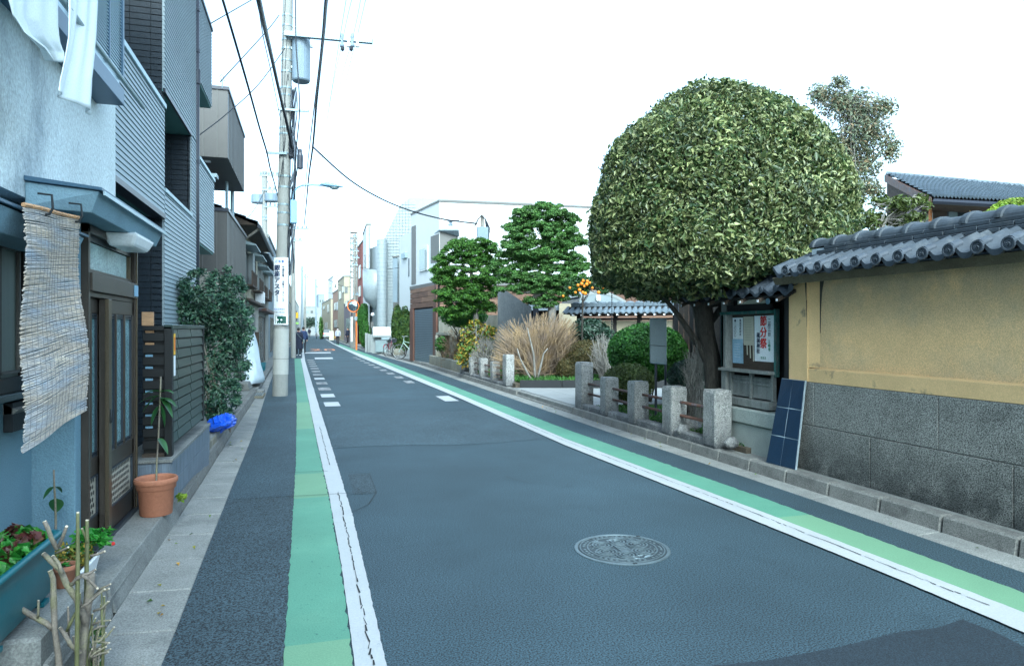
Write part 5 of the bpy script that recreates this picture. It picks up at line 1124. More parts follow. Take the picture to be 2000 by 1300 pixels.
def roll_tile():
    b=MB(); n=10; g=[]
    for u in (0,.05,.09):
        r=(.047,.044,.034)[int(u*20+.2)]
        g.append([(u,r*math.cos(a_),r*math.sin(a_)+u*SL+.004) for a_ in [math.pi*j/n for j in range(n+1)]])
    b.sheet(g); 
    # round end with rim and three comma swirl
    R=.05; m=18
    rings=[(.046,.0),(R,-.0),(R,-.016),(.040,-.016),(.038,-.008),(.001,-.008)]
    b.add([(x,r*math.cos(2*math.pi*j/m),r*math.sin(2*math.pi*j/m)-.004) for r,x in rings for j in range(m)],[(i*m+j,i*m+(j+1)%m,(i+1)*m+(j+1)%m,(i+1)*m+j) for i in range(len(rings)-1) for j in range(m)])
    for k in range(3):
        a0=k*2.094; b.tube([(-.011,(.006+.02*t)*math.cos(a0+t*2.6),(.006+.02*t)*math.sin(a0+t*2.6)-.004) for t in (0,.25,.5,.75,1)],[.007,.006,.005,.0035,.002],5)
    return b.mesh('round_end_tile','roof_tile_dark',smooth=False)
ME_E,ME_R=eave_tile(),roll_tile()
rr=random.Random(8)
roofp=MB().hexa([(4.68,yS,2.14),(5.3,yS,2.3),(5.3,5.95,2.3),(4.68,5.95,2.14)],[(4.68,yS,2.155),(5.1,yS,2.36),(5.1,5.95,2.36),(4.68,5.95,2.155)]).build('roof_bed','roof_tile_dark',wl)
MB().prism([(5.2,yS,2.15),(5.75,yS,2.15),(5.2,yS,2.4)],[(5.2,5.95,2.15),(5.75,5.95,2.15),(5.2,5.95,2.4)]).build('roof_back','roof_tile',wl)
y=5.885
while y>yS:
    piece('eave_pan_tile',ME_E,(EX+.01,y-TP/2,EZ+.005+rr.uniform(-.003,.003)),wl,rot=(rr.uniform(-.02,.02),0,rr.uniform(-.01,.01)))
    piece('round_end_tile',ME_R,(EX-.012,y,EZ+rr.uniform(-.003,.003)),wl,rot=(rr.uniform(-.6,.6)*0,0,rr.uniform(-.02,.02))); y-=TP
piece('eave_pan_tile',ME_E,(EX+.01,5.885+TP/2,EZ+.005),wl)
nx=5.02
nb=MB().box(0,-.145,0,.29,.145,.034).mesh('ridge_course_tile','roof_tile',bevel=.004)
for k in range(3):
    y=6.02-k*.1
    while y>yS: piece('ridge_course_tile',nb,(nx+k*.012-.012+rr.uniform(-.003,.003),y-.15,2.335+k*.038),wl,rot=(0,0,rr.uniform(-.01,.01))); y-=.298
MB().box(nx+.02,yS,2.2,nx+.27,6.0,2.43).build('ridge_core','grout',wl)
def cap_tile():
    b=MB(); n=12; g=[]
    for (y,r) in ((0,.125),(-.035,.132),(-.06,.13),(-.065,.112),(-.12,.106),(-.31,.104)):
        g.append([(r*math.cos(a_)*1.05,y,r*math.sin(a_)*.82) for a_ in [math.pi*j/n for j in range(n+1)]])
    b.sheet(g); b.add([g[0][j] for j in range(n+1)],[tuple(range(n+1))]); return b.mesh('ridge_cap_tile','roof_tile',smooth=False)
ME_C=cap_tile(); y=6.04
while y>yS: piece('ridge_cap_tile',ME_C,(nx+.145,y,2.446+rr.uniform(-.004,.004)),wl,rot=(rr.uniform(-.015,.015),rr.uniform(-.03,.03),0)); y-=.29

# ================= NOTICE BOARD WITH ITS OWN ROOF =================
nbd=thing('notice_board','weathered roofed wooden notice board with festival posters, standing between stone fence and ochre wall','notice board',(5.2,7.1,.13))
BX=5.15; by0,by1=at_x(1512,660,BX).y,at_x(1424,660,BX).y; bz0,bz1=at_x(1470,716,BX).z,at_x(1470,613,BX).z
MB().box(5.02,6.42,.1,5.5,8.0,.46).build('stone_base','granite_step',nbd,bevel=.01)
MB().box(4.99,6.40,.465,5.5,7.98,.64).build('stone_beam','granite_step',nbd,bevel=.012)
MB().box(5.3,6.4,.64,5.5,8.05,2.05).build('back_boards','black_wood',nbd)
MB().box(5.0,6.3,.641,5.3,6.36,2.05).build('post','black_wood',nbd)
for yy in (by1+.02,6.44): MB().box(5.08,yy-.05,.641,5.2,yy+.05,2.02).build('post','grey_wood' if yy>7 else 'black_wood',nbd,bevel=.004)
MB().box(5.06,by0-.02,.66,5.2,by1-.03,.75).build('sill_rail','grey_wood',nbd,bevel=.004)
for i in range(2):
    w_=(by1-.07-by0)/2; y0=by0+i*w_+.03; 
    MB().box(5.15,y0,.77,5.165,y0+w_-.05,bz0-.12).build('lower_panel','grey_wood',nbd)
    for zz_ in (.77,.93,bz0-.16): MB().box(5.135,y0-.01,zz_,5.15,y0+w_-.04,zz_+.022).build('panel_batten','grey_wood',nbd)
for k in range(3): y0=by0+.0+k*(by1-.07-by0)/2; MB().box(5.12,y0-.015,.752,5.17,y0+.02,bz0-.06).build('panel_stile','grey_wood',nbd)
MB().box(5.18,by0-.02,bz0-.04,5.2,by1+.05,bz1+.02).build('board_back','old_wood',nbd)
MB().box(5.04,by0-.04,bz0-.07,5.2,by1+.08,bz0-.035).build('board_shelf','grey_wood',nbd,bevel=.003)
MB().box(5.06,by0-.03,bz1+.0,5.2,by1+.08,bz1+.035).build('board_head','green_wood',nbd,bevel=.003)
MB().box(5.08,by1+.02,bz0-.03,5.19,by1+.075,bz1).build('side_stile','green_wood',nbd,bevel=.003)
MB().box(5.125,by0-.05,bz0-.1,5.19,by0-.02,bz1+.05).build('side_door','green_wood',nbd,bevel=.006)
def paper(y0,y1,z0,z1,m,name='poster',tilt=0,x=5.172): 
    o=MB().hexa([(x,y0,z0),(x+.0015,y0,z0),(x+.0015,y1,z0+tilt),(x,y1,z0+tilt)],[(x-.006,y0,z1),(x-.0045,y0,z1),(x-.0045,y1,z1+tilt),(x-.006,y1,z1+tilt)]).build(name,m,nbd); return o
def yb(px): return at_x(px,660,BX).y
def zb_(py,px=1470): return at_x(px,py,BX).z
pA=paper(yb(1511),yb(1471),zb_(706,1490),zb_(616,1490),'paper')
pB=paper(yb(1469),yb(1449),zb_(674,1460),zb_(618,1460),'paper_cream','notice_sheet',x=5.176)
pC=paper(yb(1448),yb(1428),zb_(670,1440),zb_(620,1440),'paper','notice_sheet',x=5.176)
pD=paper(yb(1449),yb(1428.5),zb_(709,1440),zb_(662,1440),'paper_blue','notice_sheet',x=5.17)
for px in (1455,1461,1467): paper(yb(px+2),yb(px),zb_(705-(1467-px),1460),zb_(672,1460),'paper_cream','paper_strip',x=5.177)
def bt(par,s,px,py,size,m,vert=True,**k): return text('lettering',s,(5.1635,yb(px),zb_(py,px)),size,m,par,rz=-math.pi/2,vertical=vert,ext=.0008,**k)
bt(pA,'節分祭',1489,618,.128,'ink_red',bold=.03); bt(pA,'二月三日',1500.5,622,.052,'ink',bold=.03); bt(pA,'三時半',1500.5,664,.045,'ink_green',bold=.03); bt(pA,'蔵前神社',1479,650,.062,'ink',bold=.03); bt(pA,'豆まき',1489,699,.035,'ink_green',vert=False)
bt(pC,'●二〇〇〇',1434,623,.045,'ink',sy=1); bt(pC,'健康保険相談',1444,623,.034,'ink'); 
for k in range(9): bt(pB,'一'*6,1459,624+k*5,.022,'bag_grey',vert=False)
for k in range(6): bt(pD,'〜'*4,1438,672+k*5,.03,'paper',vert=False)
MB().box(5.1,by0+.1,bz1+.12,5.12,by1-.25,bz1+.17).build('name_strip','paper_cream',nbd); ey=by0+.04; ez_=bz1+.14; MB().add([(5.09+d_,ey+.035*math.cos(2*math.pi*j/14),ez_+.035*math.sin(2*math.pi*j/14)) for d_ in (0,.01) for j in range(14)],[tuple(range(14)),tuple(range(14,28))]+[(j,(j+1)%14,14+(j+1)%14,14+j) for j in range(14)]).build('round_emblem','paper_blue',nbd)
MB().box(5.27,6.37,1.2,5.3,6.4,1.8).build('white_slip','paper',nbd)
MB().box(5.1,by0,bz1+.04,5.14,by1,bz1+.11).build('roof_tie','black_wood',nbd)
# roof of the board: pan tiles stepping down to the left
ey0,ey1=6.05,8.3; ex,ez=4.84,1.99; SL2=.62
MB().hexa([(ex+.04,ey0+.1,ez-.05),(5.5,ey0+.1,ez+.3),(5.5,ey1,ez+.3),(ex+.04,ey1,ez-.05)],[(ex+.04,ey0+.1,ez-.02),(5.5,ey0+.1,ez+.36),(5.5,ey1,ez+.36),(ex+.04,ey1,ez-.02)]).build('roof_boards','black_wood',nbd)
for k in range(7): y=ey0+.2+k*.33; MB().prism([(ex-.02,y,ez-.1),(ex-.02,y+.045,ez-.1),(ex-.02,y+.045,ez-.06),(ex-.02,y,ez-.06)],[(5.45,y,ez+.2),(5.45,y+.045,ez+.2),(5.45,y+.045,ez+.25),(5.45,y,ez+.25)]).build('rafter','old_wood',nbd); MB().box(ex-.024,y+.008,ez-.092,ex-.0205,y+.036,ez-.066).build('rafter_end','paper',nbd)
def pan2():
    b=MB(); p=.25; n=8; g=[]
    for u in (0,.26): g.append([(u,p*(j/n-.5),.03*math.cos(2*math.pi*(j/n)*1.0+.5)+u*SL2) for j in range(n+1)])
    b.sheet(g); b.sheet([[(q[0],q[1],q[2]-.035) for q in g[0]],g[0]])
    b.ell((-.002,-p*.42,.018),(.012,.042,.042),8,6); return b.mesh('pan_tile','roof_tile_dark')
def pan3():
    b=MB(); p=.25; n=8; g=[]
    for u in (0,.26): g.append([(u,p*(j/n-.5),.03*math.cos(2*math.pi*(j/n)*1.0+.5)+u*SL2) for j in range(n+1)])
    b.sheet(g); b.sheet([[(q[0],q[1],q[2]-.03) for q in g[0]],g[0]]); return b.mesh('pan_tile','roof_tile_dark')
m2,m3=pan2(),pan3()
for r_ in range(3):
    for k in range(9): piece('pan_tile',m2 if r_==0 else m3,(ex+r_*.22,ey1-.12-k*.25,ez+r_*.22*SL2+.02*(r_>0)+.03+rr.uniform(-.004,.004)),nbd)
# ridge end ornament
oc=at_x(1527,508,5.35); b=MB(); b.tube([(oc.x-.02,oc.y+.5,oc.z-.02),(oc.x-.02,oc.y-.02,oc.z+.0)],.075,12); b.build('ridge_roll','roof_tile',nbd)
b=MB(); 
for (r0,r1,x_) in ((.055,.1,-.13),(.0,.05,-.14)): b.add([(oc.x+x_+d,oc.y+r*math.cos(2*math.pi*j/20),oc.z+r*math.sin(2*math.pi*j/20)) for r,d in ((r0+.001,.02),(r1,.02),(r1,-.02),(r0+.001,-.02)) for j in range(20)],[(i*20+j,i*20+(j+1)%20,(i+1)%4*20+(j+1)%20,(i+1)%4*20+j) for i in range(4) for j in range(20)])
b.box(oc.x-.12,oc.y-.09,oc.z-.13,oc.x+.1,oc.y+.09,oc.z-.0)
b.build('ridge_end_ornament','roof_tile',nbd); MB().tube([(oc.x-.05,oc.y+.34,oc.z-.06),(oc.x-.05,oc.y+.2,oc.z-.05)],.075,12).build('ridge_roll','roof_tile_dark',nbd)
MB().tube([(5.5,6.0,ez+.42),(5.5,8.3,ez+.40)],.085,10).build('ridge_cap','roof_tile_dark',nbd)
# leaning tile sheet
lt=thing('tile_panel','dark blue six tile panel leaning against the wall end beside the notice board','panel',(4.85,6.15,.14))
p00=Vector((4.80,6.40,.14)); p10=Vector((4.835,5.975,.14)); p01=Vector((4.955,6.34,1.06)); p11=Vector((4.955,5.975,1.06))
def lp_(u,v,o=0): 
    p=(p00.lerp(p10,u)).lerp(p01.lerp(p11,u),v); return p+Vector((-o,-o*.1,o*.15))
MB().hexa([lp_(0,0),lp_(0,0,.02),lp_(1,0,.02),lp_(1,0)],[lp_(0,1),lp_(0,1,.02),lp_(1,1,.02),lp_(1,1)]).build('panel_board','grout',lt)
for i in range(2):
    for j in range(3):
        u0,u1,v0,v1=i/2+.008,(i+1)/2-.008,j/3+.005,(j+1)/3-.005
        MB().hexa([lp_(u0,v0,.021),lp_(u0,v0,.028),lp_(u1,v0,.028),lp_(u1,v0,.021)],[lp_(u0,v1,.021),lp_(u0,v1,.028),lp_(u1,v1,.028),lp_(u1,v1,.021)]).build('tile','blue_tile',lt,bevel=.002)

# ================= GRANITE POST FENCES =================
def rough_post(x,y,w,d,h,label,grp,z=.13):
    b=bmesh.new(); bmesh.ops.create_cube(b,size=1); bmesh.ops.bevel(b,geom=list(b.edges),offset=.06,segments=1,affect='EDGES'); bmesh.ops.subdivide_edges(b,edges=list(b.edges),cuts=3,use_grid_fill=True); bmesh.ops.triangulate(b,faces=list(b.faces))
    r=random.Random(int(y*100))
    for v in b.verts: v.co=Vector((v.co.x*w,v.co.y*d,(v.co.z+.5)*h))+Vector((r.uniform(-1,1),r.uniform(-1,1),r.uniform(-1,1)))*.0045
    me=bpy.data.meshes.new('stone_post'); b.to_mesh(me); b.free(); me.materials.append(M['granite_post'])
    o=bpy.data.objects.new('stone_post',me); COL.objects.link(o); o.location=(x,y,z); return tag(o,label,'stone post',grp)
G1='granite posts of the near garden fence'; X1=4.84
near=[(1141,.86,.32,'tall end post of the near stone fence, at the forecourt side'),(1190,.66,.24,'low granite post next to the tall one at the forecourt side'),(1246,.67,.26,'middle granite post of the near stone fence'),(1317,.68,.28,'granite post of the near fence, second from the notice board'),(1401,.72,.28,'stout granite post with black stained foot beside the notice board')]
ys_=[at_x(px,750,X1).y for px,*_ in near]
for (px,h,w_,l),y in zip(near,ys_): rough_post(X1,y,.24,w_,h,l,G1)
def rails(ys,x,zs,label,n):
    for z in zs:
        t=tag(MB().tube([(x,ys[0],z),(x,ys[-1],z)],.021,8).build('fence_rail','rust',smooth=True),label%('upper' if z==max(zs) else 'lower'),'rail',None)
rails(ys_,X1+.02,(.42,.60),'%s rusty iron rail threaded through the near granite posts',0)
for i in range(4):
    a_,c_=ys_[i],ys_[i+1]; o=MB().box(X1-.1,min(a_,c_)+.13,.1,X1+.06,max(a_,c_)-.13,.24).build('kerb_block','granite_post',bevel=.02); tag(o,['rough granite sill block between the tall post and the first low post','rough granite sill block in the second gap from the forecourt','rough granite sill block in the third gap of the near fence','dark stained granite sill block next to the notice board post'][i],'stone block',G1+' sills')
X2=4.84; far=[(993,.82,.34,'broad tall granite post at the far side of the forecourt with a black stained foot'),(967,.58,.22,'low granite post just left of the broad tall far post'),(944,.62,.24,'middle low post of the far stone fence'),(924,.60,.24,'granite post of the far fence, second from the retaining wall'),(906,.56,.24,'leafy covered last post of the far fence by the retaining wall')]
ys2=[at_x(px,720,X2).y for px,*_ in far]
for (px,h,w_,l),y in zip(far,ys2): rough_post(X2,y,.22,w_,h,l,'granite posts of the far garden fence')
rails(ys2,X2+.02,(.38,.56),'%s rusty rail threaded through the far granite posts',0)
for i in range(4): o=MB().box(X2-.1,ys2[i]+.15,.1,X2+.06,ys2[i+1]-.15,.22).build('kerb_block','granite_post',bevel=.02); tag(o,['rough sill block left of the broad tall far post','rough sill block in the second gap of the far fence','rough sill block in the third gap of the far fence','rough sill block beside the retaining wall'][i],'stone block','far fence sills')
# black stone edging of the planting bed
be=thing('bed_edging','polished black stone edging of the planting bed behind the forecourt','edging',(6,15.8,.14))
for k in range(6):
    a_=Vector((4.98+k*1.0,16.2-k*.3,.0)); c_=Vector((5.97+k*1.0,15.903-k*.3,0)); MB().foot([(a_.x,a_.y),(c_.x,c_.y),(c_.x+.03,c_.y+.1),(a_.x+.03,a_.y+.1)],.12,.33).build('edging_stone','black_stone',be,bevel=.004)
# retaining wall up to the garage
rw=thing('retaining_wall','low mossy concrete retaining wall between stone fence and wood clad garage','wall',(4.9,24,.1))
y=ys2[-1]+.3
while y<28.3: MB().box(4.78,y,.1,4.98,y+.54,.50).build('wall_block','old_conc',rw,bevel=.012); y+=.56
ow=thing('old_garden_wall','stained old concrete garden wall with broken posts behind the dry shrubs','wall',(6,24,.2))
a_=at_d(853,615,28.2); 
MB().foot([(5.15,28.3),(5.35,28.3),(7.2,22.3),(6.95,22.3)],.2,2.1).build('wall_panel','old_conc',ow)
for k,(x,y) in enumerate(((5.05,27.6),(5.1,26.6),(5.2,25.4))): MB().box(x-.15,y-.15,.2,x+.15,y+.15,1.35).build('old_post','old_conc',ow,bevel=.03)
MB().box(4.95,25.3,1.36,5.3,27.8,1.46).build('old_beam','old_conc',ow)
# grey standing slab panel
gs=thing('standing_slab','dark grey concrete slab screen with a curved top between the two pines','panel',at_d(1005,640,22))
D=22; 
def sl(px,py,D=22,o=0): return at_d(px,py,D+o)
top=[(972,560),(985,565),(1000,575),(1012,583),(1025,592),(1038,598)]
MB().prism([sl(x,y) for x,y in top]+[sl(1038,665),sl(972,665)],[sl(x,y,22,.25) for x,y in top]+[sl(1038,665,22,.25),sl(972,665,22,.25)]).build('slab','slab_grey',gs)
MB().prism([sl(1041,598,22.1),sl(1052,600,22.1),sl(1052,665,22.1),sl(1041,665,22.1)],[sl(1041,598,22.6),sl(1052,600,22.6),sl(1052,665,22.6),sl(1041,665,22.6)]).build('edge_panel','pipe_dark',gs)

# free standing signboard
sg2=thing('signboard','blank grey metal signboard on two thin legs in front of the round green bush','sign',at_d(1286,800,10.8)); Ds=10.9
a_,b_,c_,d_=at_d(1270,708,Ds),at_d(1302,711,Ds-.05),at_d(1302,624,Ds-.05),at_d(1270,622,Ds); off=Vector((SS,CC,0))*.04
MB().hexa([a_,b_,b_+off,a_+off],[d_,c_,c_+off,d_+off]).build('panel','metal_sign',sg2,bevel=.004)
e0=Vector((-SS,-CC,0))*.006
for (p,q) in ((d_,c_),(a_,b_)): MB().tube([p+e0,q+e0],.014,5).build('panel_edge','galv',sg2)
m1=a_.lerp(d_,.4)+e0; m2_=b_.lerp(c_,.4)+e0; MB().tube([m1,m2_],.004,4).build('panel_seam','pipe_dark',sg2)
for px in (1281,1300): p=at_d(px,712,Ds); MB().tube([Vector((p.x,p.y,.15)),Vector((p.x,p.y,p.z+.1))],.02,6).build('leg','pipe_dark',sg2)

# ================= TREES AND SHRUBS =================
# --- big dome topiary
TC=at_d(1402,490,9.3); tt=thing('topiary_tree','huge evergreen clipped into a smooth dome over a dark leaning trunk','tree',Vector((at_d(1400,700,9.2).x,at_d(1400,700,9.2).y,.19)))
R=(1.71,1.71,2.2)
def dome(n,thick,lo=-.62,**k):
    P,N=shell((0,0,0),(1,1,1),n,thick=0); 
    P=P[P[:,2]>lo]; r=1-thick*RNG.random((len(P),1))**1.6
    x=P.copy(); x[:,2]=np.where(x[:,2]<0,x[:,2]*.34,x[:,2]); nrm=x.copy(); q=x*np.array(R)
    l_=1+.02*np.sin(P[:,0]*5+1)*np.cos(P[:,1]*6)+.018*np.sin(P[:,2]*11+P[:,0]*7)+RNG.normal(0,.012,len(P))
    fz=np.sqrt(np.maximum(0,1-np.abs(P[:,2:3])**2.5)/np.maximum(1e-4,1-P[:,2:3]**2)); fz=np.where(P[:,2:3]>0,fz,1); q[:,:2]*=fz
    s_=np.where(P[:,2:3]<0,np.minimum(1/np.sqrt(1-P[:,2:3]**2*.6),1.09),1)
    q=q*r*l_[:,None]; q[:,:2]*=s_; return q+np.array(TC),nrm
P,N=dome(125000,.14); leaves('foliage','leaf_topiary',P,N,.056,.023,tt,jit=.75,droop=.5,kind='stuff')
P,N=dome(42000,.45,lo=-.9); leaves('inner_foliage','leaf_topiary',P,N,.10,.045,tt,jit=1.2,kind='stuff')
P,N=dome(500,-.02); leaves('shoots','leaf_topiary',P,N,.1,.035,tt,jit=.5,droop=-1,kind='stuff')
tb=Vector((tt.location.x+.02,tt.location.y,.15)); f_=lambda px,py,D=9.2: at_d(px,py,D)
tkp=[Vector((tb.x,tb.y,.1)),f_(1396,760),f_(1390,700),f_(1378,650),f_(1372,600),f_(1376,560),f_(1390,500,9.3),TC+Vector((0,0,.3))]
tk=MB().tube(tkp,[.15,.125,.115,.12,.13,.12,.1,.05],12).build('trunk','bark',tt,smooth=True)
rr=random.Random(21)
for (pts,r) in (([f_(1392,730),f_(1368,680),f_(1345,645),f_(1325,615),f_(1300,585),f_(1270,540)],.055),([f_(1376,620),f_(1350,585),f_(1330,560),f_(1290,520)],.06),([f_(1378,600),f_(1400,570),f_(1440,545),f_(1500,520)],.06),([f_(1380,640),f_(1410,600),f_(1425,560),f_(1460,500)],.05)): MB().tube(pts,[r*(1-.12*i) for i in range(len(pts))],7).build('limb','bark',tt,smooth=True)
b=MB()
for i in range(150):
    s0=tkp[rr.choice([4,5,5,6])]; a_=rr.random()*6.28; e_=rr.uniform(-.35,.9); q=TC+Vector((R[0]*.9*math.cos(a_)*math.cos(e_),R[1]*.9*math.sin(a_)*math.cos(e_),R[2]*.9*math.sin(e_)*(1 if e_>0 else .5))); md=s0.lerp(q,.5)+Vector((rr.uniform(-.15,.15),rr.uniform(-.15,.15),rr.uniform(-.2,.1)))
    b.tube([s0,md,q],[.022,.014,.005],5)
b.build('branches','bark',tt,kind='stuff')
# loose tree behind the dome and low green branches
def loose_tree(label,blobs,trunk,leafm,L,W,D,dens=.35,bark='bark_grey',name='tree',thick=1,trk=(.06,.02),cat='tree',jit=1):
    b0=at_d(*trunk[0],D); t=thing(name,label,cat,Vector((b0.x,b0.y,.15))); P=[];N=[];rr=random.Random(len(label))
    for (px,py,rx,ry) in blobs:
        k=F/D; p,q=shell(at_d(px,py,D+rr.uniform(-.3,.3)),(rx/k,(rx+ry)/2/k*.8,ry/k),int(rx*ry*dens),thick=thick,power=1.1); P.append(p);N.append(q)
    P=np.concatenate(P);N=np.concatenate(N); leaves('crown' if cat=='tree' else 'foliage',leafm,P,N+[0,0,.5],L,W,t,jit=jit,kind='stuff')
    tr=[at_d(px,py,D) for px,py in trunk]; tr[0].z=.1; MB().tube(tr,[trk[0]+(trk[1]-trk[0])*i/(len(tr)-1) for i in range(len(tr))],7).build('trunk' if cat=='tree' else 'stem',bark,t,smooth=True)
    b=MB()
    for (px,py,rx,ry) in blobs:
        a_=tr[min(len(tr)-1,rr.randint(1,len(tr)-1))]; 
        for j in range(4): q=at_d(px+rr.uniform(-.8,.8)*rx,py+rr.uniform(-.8,.8)*ry,D+rr.uniform(-.2,.2)); b.tube([a_,a_.lerp(q,.5)+Vector((0,0,rr.uniform(-.1,.15))),q],[trk[1]*.8,trk[1]*.5,.006],4)
    b.build('branches',bark,t,kind='stuff'); return t
loose_tree('airy grey green tree rising behind the right side of the dome',[(1635,200,40,40),(1680,220,50,50),(1600,185,26,24),(1700,260,46,40),(1740,290,22,30),(1650,290,50,50),(1690,320,36,36),(1730,210,26,24),(1640,160,22,14),(1655,360,46,40),(1700,370,30,25)],[(1680,620),(1675,450),(1668,350),(1665,250),(1660,190)],'leaf_loose',.07,.03,12.5,.85,name='loose_tree')
loose_tree('low bright green branches reaching over the wall tiles below the gabled house',[(1720,395,26,16),(1760,400,36,18),(1800,390,18,12),(1740,430,50,16),(1790,425,30,12),(1700,430,30,22),(1810,400,14,10)],[(1700,620),(1710,470),(1730,430),(1760,410)],'leaf_low',.085,.036,10.5,.6,name='branching_shrub',cat='shrub',trk=(.04,.02))
loose_tree('rounded yellow green treetop showing above the wall tiles at the right edge',[(1985,420,58,32),(1960,430,50,26),(2030,420,50,34),(1940,425,20,12)],[(1990,620),(1990,430)],'leaf_yellow',.09,.04,12,3.0,name='round_tree',thick=.4)
# --- garden pines (cloud pruned)
def pine(label,pads,trunk,limbs,D,leafm,gname,tr_=.17):
    t0=at_d(*trunk[0],D); t=thing('garden_pine',label,'tree',Vector((t0.x,t0.y,.2)),'cloud pruned garden trees'); P=[];N=[];rr=random.Random(int(D*3)); k=F/D
    for (px,py,rx,ry) in pads:
        n=max(5,int(rx*ry/15))
        for i in range(n):
            a_=rr.random()*6.28; q=rr.random()**.5; c=at_d(px+rx*1.02*q*math.cos(a_),py+ry*.72*q*math.sin(a_),D+rr.uniform(-1,1)*rx/k*.6)
            r=rr.uniform(5,9)/k; p,nn=shell(c,(r*1.3,r*1.3,r*.8),185,thick=.6,zmin=-.5); P.append(p);N.append(nn)
    P=np.concatenate(P);N=np.concatenate(N); leaves('crown',leafm,P,N+[0,0,.35],.066,.03,t,jit=.7,droop=-.5,kind='stuff')
    tr=[at_d(x,y,D) for x,y in trunk]; tr[0].z=.15; MB().tube(tr,[tr_-(tr_-.04)*i/(len(tr)-1) for i in range(len(tr))],9).build('trunk','bark_grey',t,smooth=True)
    for l in limbs: q=[at_d(x,y,D+rr.uniform(-.2,.2)) for x,y in l]; MB().tube(q,[.085-.06*i/(len(q)-1) for i in range(len(q))],6).build('limb','bark_grey',t,smooth=True)
    return t
pine('tall cloud pruned pine with tiered pads and a bent pale trunk',[(1058,412,48,20),(1030,425,36,16),(1095,432,36,22),(1060,450,70,20),(1010,445,24,12),(1115,470,30,16),(1050,482,68,22),(1000,470,20,16),(1000,500,26,14),(1035,505,30,14),(1110,500,26,10),(1000,540,28,18),(1120,520,28,14),(1118,545,34,18),(1030,545,50,16),(1015,565,40,12),(1060,560,30,14),(1135,560,14,10),(1085,580,24,10),(1040,588,16,9),(975,520,18,18),(1110,570,34,10),(1075,545,30,12),(1040,520,40,12),(1090,525,34,10),(1060,500,50,14),(1130,515,20,14),(1065,595,26,8)],
     [(1082,625),(1078,605),(1074,585),(1062,572),(1070,545),(1068,505),(1066,470),(1058,430)],[[(1078,600),(1060,578),(1035,570),(1020,572)],[(1070,520),(1045,505),(1015,505)],[(1068,510),(1095,505),(1120,510)],[(1075,560),(1100,552),(1125,555)],[(1066,480),(1090,470),(1110,460)],[(1062,572),(1042,580),(1036,590)]],19.5,'leaf_pine','a',.13)
pine('shorter rounder cloud pruned pine in front of the wood clad garage',[(922,478,46,16),(900,490,40,14),(950,492,30,16),(880,505,28,14),(930,510,40,12),(862,528,18,18),(880,548,32,12),(960,540,18,26),(925,552,34,12),(905,562,34,14),(955,570,26,14),(868,545,16,14),(880,585,26,12),(870,608,18,14),(900,605,40,14),(945,600,24,14),(905,528,52,10),(915,578,52,12),(915,545,50,10),(930,592,34,12),(875,570,26,12),(890,620,20,8),(930,578,30,10)],
     [(928,640),(930,605),(932,590),(922,560),(920,520),(922,490)],[[(932,592),(950,585),(965,578)],[(922,560),(900,548),(885,540)],[(920,530),(895,520),(875,518)],[(922,520),(945,515),(955,512)],[(930,600),(905,590),(885,590)]],22.5,'leaf_pine_b','b',.1)
# citrus
ct=loose_tree('small citrus tree full of ripe oranges left of the dome, over the curved porch roof',[(1135,553,36,14),(1168,555,20,12),(1118,564,18,10),(1180,568,12,6)],[(1135,640),(1138,590),(1140,560)],'leaf_citrus',.09,.042,18.5,4.2,bark='bark',trk=(.035,.015),name='citrus_tree')
for k,(px,py) in enumerate(((1113,562),(1129,557),(1136,554),(1141,559),(1139,548),(1146,555),(1124,571),(1138,571),(1143,573),(1152,552),(1147,549),(1169,571),(1100,578),(1178,561),(1132,566),(1157,562))):
    MB().ell(at_d(px,py,18.0),.035+.007*(k%3),8,6).build('orange','fruit',ct,smooth=True)
# clipped bushes
def bush(label,px,py,rx,ry,D,leafm,L,W,n,z0=.18,name='clipped_bush',grp=None,lump=.03,thick=.25):
    c=at_d(px,py,D); k=F/D; t=thing(name,label,'bush',Vector((c.x,c.y,z0)),grp); P,N=shell(c,(rx/k,rx/k,ry/k),n,thick=thick,lump=lump); m_=P[:,2]>z0; leaves('foliage',leafm,P[m_],N[m_],L,W,t,jit=.6,kind='stuff')
    rr=random.Random(int(px))
    b=MB()
    for i in range(18):
        a_=rr.random()*6.28; q=c+Vector((rx/k*.7*math.cos(a_),rx/k*.7*math.sin(a_),rr.uniform(-.5,.3)*ry/k)); b.tube([Vector((c.x+rr.uniform(-.08,.08),c.y+rr.uniform(-.08,.08),z0)),Vector((c.x,c.y,(z0+c.z)/2)).lerp(q,.4),q],[.018,.012,.004],4)
    b.build('stems','bark',t,kind='stuff'); return t
bush('large round bright green clipped bush behind the metal signboard',1264,688,78,58,13.4,'leaf_round',.055,.034,24000,grp=None)
bush('flat low clipped bush at the foot of the large round bush',1228,746,52,38,12.4,'leaf_low',.035,.02,11000)
bush('small dark green clipped mound right of the signboard legs',1345,738,42,38,10.6,'leaf_dark',.035,.02,7000)
bush('brown tinged round clipped bush left of the large green one',1147,697,44,34,18,'leaf_olive',.05,.022,12000)
bush('small russet clumpy bush low beside the dry fan shrub',1108,722,22,24,17.8,'leaf_olive',.05,.022,4500)
bush('dark glossy evergreen shrub behind the brown round bush',1150,650,42,30,19.2,'leaf_dark',.1,.045,3800,name='evergreen_shrub',lump=.08,thick=.5)
bush('dark leafy shrub between citrus and round green bush',1180,668,24,34,19.4,'leaf_dark',.09,.04,2000,name='evergreen_shrub',lump=.08,thick=.5)
bush('deep green hedge mound under the shorter pine by the garage',905,618,48,22,24,'leaf_round',.08,.045,6000,name='evergreen_shrub',lump=.08,thick=.5)
bush('small green bush sprouting before the garage corner',866,672,17,17,26.5,'leaf_round',.09,.05,1500,lump=.1,thick=.6)
